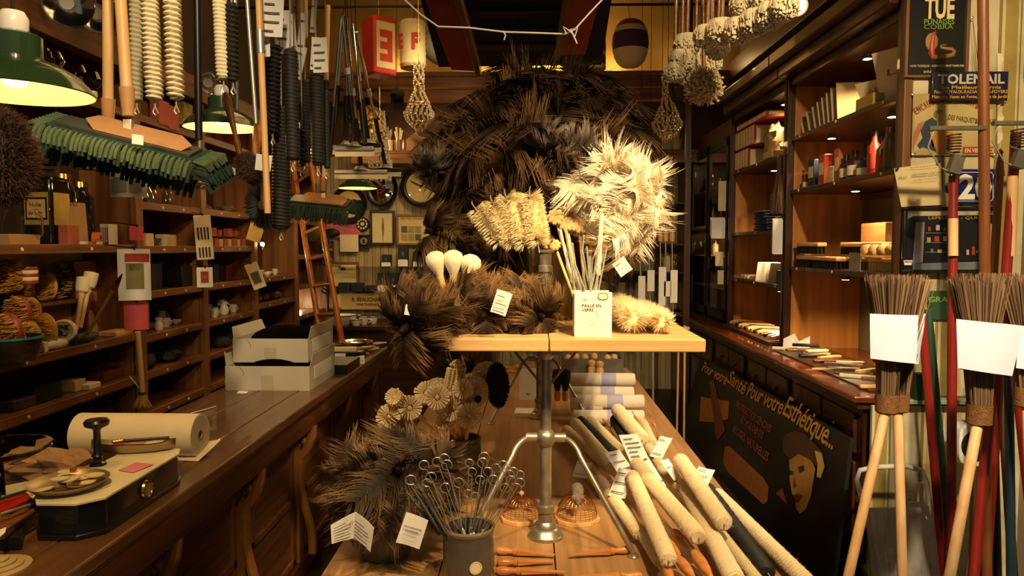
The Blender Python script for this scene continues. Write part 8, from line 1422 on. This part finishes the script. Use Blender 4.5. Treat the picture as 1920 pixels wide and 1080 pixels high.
for (px, h, r, mn, col_, l) in tins:
    back = 'behind' in l; p = rc(px, 1.97, 1.95 if back else 1.83); mt_ = mat(mn, col_, .35, 0, .08, coat=.3); h *= 1.05
    if 'bottle' in l:
        t = thing('polish_bottle', l, 'bottle', p); part('body', MB().lathe([(0, 0), (r, 0), (r, h*.65), (r*.4, h*.8), (r*.38, h*.92)], p, n=20), mt_, t); part('cap', MB().lathe([(r*.45, h*.9), (r*.45, h*1.04), (0, h*1.05)], p, n=16), BLK, t); part('label', MB().lathe([(r*1.02, h*.15), (r*1.02, h*.5)], p, n=20), PAPER2 if 'red' not in l else mat('red_label', 'a83a24', .5), t)
    elif 'jar' in l: jar(p.x, p.y, p.z, r, h, mt_, l, BRASS)
    elif 'tin' in l and 'box' not in l and 'carton' not in l:
        t = thing('polish_tin', l, 'tin', p); part('body', MB().lathe([(0, 0), (r, 0), (r, h), (0, h)], p, n=24), mt_, t); part('lid', MB().lathe([(r*1.04, h*.85), (r*1.04, h*1.02), (0, h*1.03)], p, n=24), STEEL, t); part('label', MB().lathe([(r*1.01, h*.25), (r*1.01, h*.7)], p, n=24), PAPER2, t)
    else:
        t = thing('polish_carton', l, 'box', p); part('carton', MB().box(p+V((0, 0, h/2)), (r*1.2, r*2.2, h), Matrix.Rotation(-.1 if 'leaning' in l else 0, 3, 'X')), mt_, t, bev=.002); part('label', MB().box(p+V((-r*.61, 0, h*.55)), (.002, r*1.6, h*.4)), PAPER2, t)
# wooden brushes on the brush shelf
def wbrush(x, y0, y1, z, label, mt_=PWX, bl=BLKM):
    t = thing('wooden_brush', label, 'brush', (x, (y0+y1)/2, z)); L = abs(y1-y0)
    part('back', MB().bx(x-.03, x+.03, min(y0, y1), max(y0, y1), z+.045, z+.072), mt_, t, bev=.008); m = MB()
    for i in range(int(L/.012)):
        for j in range(3): q = V((x-.022+.022*j, min(y0, y1)+.01+i*.012, z+.045)); m.tube([q, q+V((rnd(-.004, .004), rnd(-.004, .004), -.044))], [.003, .0045], 4)
    part('bristles', m, bl, t); return t
for (x, a_, b_, dz, l, bm_) in ((1.8,4.86,4.5,.085,'dark bristle wooden brush on top of the left stack on the brush shelf',BLKM),(1.8,4.86,4.45,0,'dark bristle wooden brush at the bottom of the left stack on the brush shelf',BLKM),(1.79,4.55,4.2,0,'wooden brush with dark bristles in the middle of the brush shelf front',BLKM),(1.9,4.42,4.12,.085,'wooden brush lying second row at the middle of the brush shelf',BLKM),(1.88,4.1,3.85,.085,'wooden brush with pale bristles toward the right of the brush shelf',GOAT),(1.9,3.82,3.6,.085,'wooden brush with pale bristles at the right end of the brush shelf',GOAT),(1.9,4.4,4.1,0,'wooden brush lying under another in the middle row',BLKM),(1.9,4.05,3.7,0,'wooden brush lying behind the grey plastic tray',GOAT)): wbrush(x, a_, b_, 1.461+dz, l, bl=bm_)
t = thing('brush_tray', 'clear and grey tray with a white card holding pale round brushes', 'tray', (1.82, 3.85, 1.461)); part('front', MB().bx(1.77, 1.773, 3.55, 4.05, 1.461, 1.56), GLASS, t); part('card', MB().box((1.765, 3.97, 1.51), (.003, .14, .1)), mat('grey_card', '9a9484', .6), t)
for i in range(5): y = 3.6+.09*i; one('round_pale_brush', MB().lathe([(0, 0), (.035, .0), (.04, .03), (.03, .05), (0, .055)], (1.83, y, 1.55), n=16), PW, 'pale round brush heaped in the clear tray on the brush shelf', 'brush', 'pale round brushes in the clear tray')
p = rc(1625, 1.46, 2.1); one('wooden_crate', MB().box(p+V((0, -.3, .14)), (.2, .3, .26)), wood('box_pine', '9a6a38', 'b98a52', 'y', .6), 'pale wooden crate standing at the back of the brush shelf', 'crate', bev=.003)
# counter goods near bay
for i in range(16):
    y = 3.5+.085*i; x = 1.7+.14*((i*7) % 5)/5; z = .905+.018*(i % 3); L = .18; col_ = [PW, MW, BLK, PAPER2][i % 4]; m = MB(); an = rnd(-.5, .5); d = V((math.cos(an), math.sin(an), 0))
    m.box((x, y, z+.012), (L*rnd(.8, 1.3), .035, .018), Matrix.Rotation(an, 3, 'Z'))
    one('hand_brush', m, col_, ['pale wooden brush lying loose on the right counter by the brooms', 'brown wooden brush lying loose on the right counter by the brooms', 'black brush lying loose on the right counter by the brooms', 'ivory comb lying loose on the right counter by the brooms'][i % 4], 'comb' if i % 4 == 3 else 'brush', ['pale brushes', 'brown brushes', 'black brushes', 'ivory combs'][i % 4]+' on the near right counter', bev=.005)
t = thing('flat_tray', 'flat dark tray under the loose brushes on the right counter', 'tray', (1.75, 4.1, .9)); part('tray', MB().bx(1.62, 1.98, 3.45, 4.75, .9, .908), DW, t)
one('wooden_stick', MB().cyl((1.56, 4.0, .915), (1.8, 3.95, .925), .007), PW, 'pale stick with a feathery brown tip sticking out over the counter edge', 'stick')
c = atz(1490, 655, .9); m = MB()
m.add([c+V(p) for p in ((-.08,0,0),(-.02,-.05,.0),(.03,.0,.0),(.09,-.03,0),(-.07,.02,.07),(-.01,-.02,.11),(.04,.03,.05),(.1,.0,.09),(.0,.06,.02))], [(0, 1, 5, 4), (1, 2, 6, 5), (2, 3, 7, 6), (4, 5, 8), (5, 6, 8), (6, 7, 8)]); one('folded_paper', m, PAPER, 'crumpled folded white paper standing on the counter at the cabinet post', 'paper', smooth=False)
# far bay
for r_ in range(3):
    for k in range(7 if r_ else 5):
        y = 6.28-.075*k if r_ < 2 else 6.22-.11*k; z = 2.236+.165*r_; h = .16 if r_ < 2 else .05; t = thing('red_edged_box', ['lower', 'middle', 'top flat'][r_]+' row cream box with red edges in the far cabinet', 'box', (1.8, y, z), ['lower', 'middle', 'top'][r_]+' row of red edged boxes'); w_ = .07 if r_ < 2 else .105
        part('box', MB().bx(1.76, 1.96, y-w_/2, y+w_/2, z, z+h-.004), POSTR, t, bev=.002); part('spine_label', MB().bx(1.757, 1.76, y-w_/2+.008, y+w_/2-.008, z+.008, z+h-.012).bx(1.78, 1.94, y-w_/2-.002, y-w_/2, z+.01, z+h-.014), PAPER2, t)
p = rc(1450, 2.236, 1.86); one('cloth_roll', MB().ell(p+V((0, 0, .14)), (.07, .12, .14), 16, 12, None, .4, 12), mat('linen', '8f7f60', .9, 0, .1, 9), 'crumpled linen bag next to the red edged boxes', 'bag'); p = rc(1448, 2.236, 1.8); one('low_box', MB().box(p+V((0, -.02, .03)), (.1, .2, .05)), BOXC, 'low pale box in front of the linen bag', 'box', bev=.002)
for i in range(7): one('blue_cloth', MB().box((1.82+.01*(i % 2), 5.55+.01*i, 1.722+.022*i), (.14, .34-.02*i, .018)), mat('navy_cloth', '1a2440', .8, 0, .2), 'folded navy cloth in the stack in the far cabinet', 'cloth', 'stack of folded navy cloths', bev=.005)
for (y, z, w_, h, mt_, nm_, l, cat) in ((5.75,1.712,.3,.3,mat('dark_chest','2a221c',.5),'dark_chest','dark square chest behind the navy cloths','chest'),(5.3,1.712,.24,.36,mat('rust_box','8a3a14',.6,0,.1),'rust_box','rust orange box at the right of the navy cloths','box'),(5.18,1.712,.1,.09,BOXC,'amber_jar','small amber jar in front of the rust orange box','jar'),(5.1,1.322,.16,.1,BLK,'black_box','black box with a round emblem on the lit far shelf','box')): one(nm_, MB().box((2.0 if h > .2 else 1.82, y, z+h/2), (.14, w_, h)), mt_, l, cat, bev=.004)
for i in range(6): y = 5.45+.06*i; one('white_card', MB().sheet((1.78, y, 1.322), (1.9, y-.02, 1.322), (1.9, y-.08, 1.47), (1.78, y-.06, 1.47), .003), PAPER, 'white card leaning in a row on the lit far shelf', 'card', 'white cards leaning on the lit far shelf')
for i in range(4): one('cream_packet', MB().box((1.83, 6.1-.09*i, 1.34), (.12, .08, .035), Matrix.Rotation(rnd(-.3, .3), 3, 'Z')), PAPER2, 'cream packet lying at the left of the lit far shelf', 'packet', 'cream packets on the lit far shelf', bev=.004)
for i in range(5): one('white_soap', MB().ell((1.84, 5.02+.05*i, 1.44), (.04, .03, .02)), PAPER, 'white rounded bar on the black box of the far shelf', 'bar', 'white bars on the black box')
t = thing('flat_tray', 'dark flat tray of brushes at the foot of the far cabinet', 'tray', (1.8, 5.6, .9)); part('tray', MB().bx(1.66, 1.98, 5.05, 6.25, .9, .925), DW, t, bev=.003)
for i in range(14):
    y = 5.1+.08*i; m = MB(); m.tube([(1.7, y, .945), (1.75, y+.02, .95), (1.95, y-.04, .955)], [.014, .02, .012], 8); one('small_hand_brush', m, [OW, PW, BLK][i % 3], ['orange', 'pale', 'black'][i % 3]+' small brush in the tray at the foot of the far cabinet', 'brush', ['orange', 'pale', 'black'][i % 3]+' small brushes in the far tray')
# papers clipped to the cabinet stiles
def stilecard(px, y0, y1, w_, X, label, mt_=PAPER2, n=1):
    c = atx(px, (y0+y1)/2, X); s = c.y/F; t = thing('hanging_papers', label, 'papers', c-V((0, 0, (y1-y0)*s/2)))
    for k in range(n): w = w_*s/2; h = (y1-y0)*s/2; x_ = V((1, .25*(k-n/2)*.4, 0)).normalized(); o = V((0, -.012*k, -.008*k)); part('sheet', MB().sheet(c+o-x_*w-V((0, 0, h)), c+o+x_*w-V((0, 0, h)), c+o+x_*w+V((0, 0, h)), c+o-x_*w+V((0, 0, h)), .001), mt_, t)
    part('hook', MB().tube([c+V((0, .01, (y1-y0)*s/2)), V((1.735, c.y+.02, c.z+(y1-y0)*s/2+.02))], .003, 5), BLK, t)
stilecard(1354, 340, 395, 14, 1.69, 'cream sheet pinned high on the glass cabinet edge'); stilecard(1345, 408, 442, 26, 1.66, 'bundle of white papers hanging on the glass cabinet', PAPER, 4); stilecard(1348, 472, 497, 14, 1.68, 'small tan papers hanging on the cabinet edge', PAPER2, 2); stilecard(1351, 507, 533, 11, 1.69, 'lowest tan card hanging on the cabinet edge')
stilecard(1457, 410, 474, 18, 1.66, 'tall narrow white boxed brush hanging on the cabinet post', PAPER, 2); c = atx(1460, 350, 1.66); t = thing('hanging_whisk', 'thin brown twig whisk hanging on the post between the cabinets', 'whisk', c-V((0, 0, .2))); m = MB()
for i in range(60): m.tube([c+V((rnd(-.01, .01), rnd(-.01, .01), .2)), c+V((rnd(-.05, .05), rnd(-.03, .03), -.18))], .0015, 3)
part('twigs', m, TWIG, t); part('hook', MB().tube([c+V((0, 0, .2)), V((1.735, c.y, c.z+.22))], .003, 5), BLK, t)
# glass cabinet contents
for i in range(18):
    z = (1.2, 1.5, 1.8, 2.15)[i % 4]+.001; y = 6.5+.075*i; h = rnd(.1, .2); jar(1.9, y, z, .035, h, [PAPER2, GC, BRASS, PORC][(i*3) % 4], ['cream pot', 'clear bottle', 'golden cup', 'white jar'][(i*3) % 4]+' inside the glass cabinet', BRASS, name='cabinet_jar', group='jars in the glass cabinet, '+['cream', 'clear', 'golden', 'white'][(i*3) % 4])
# ================================================================= ceiling rack that carries the hanging stock
t = thing('ceiling_rack', 'black rod rack under the ceiling from which the long brushes hang', 'rack', (-1.2, 2.9, 3.1))
for x in (-1.9, -1.55, -1.25, -.95): part('rod', MB().cyl((x, 1.9, 3.1), (x, 4.2, 3.1), .01), BLK, t)
for y in (2.3, 2.5, 2.75, 2.95, 3.2, 3.5, 3.9, 4.15): part('cross_rod', MB().cyl((-1.95, y, 3.115), (-.75, y, 3.115), .008), BLK, t)
for x in (-1.9, -.95):
    for y in (1.95, 4.1): part('hanger', MB().cyl((x, y, 3.1), (x, y, 4.4), .006), BLK, t)
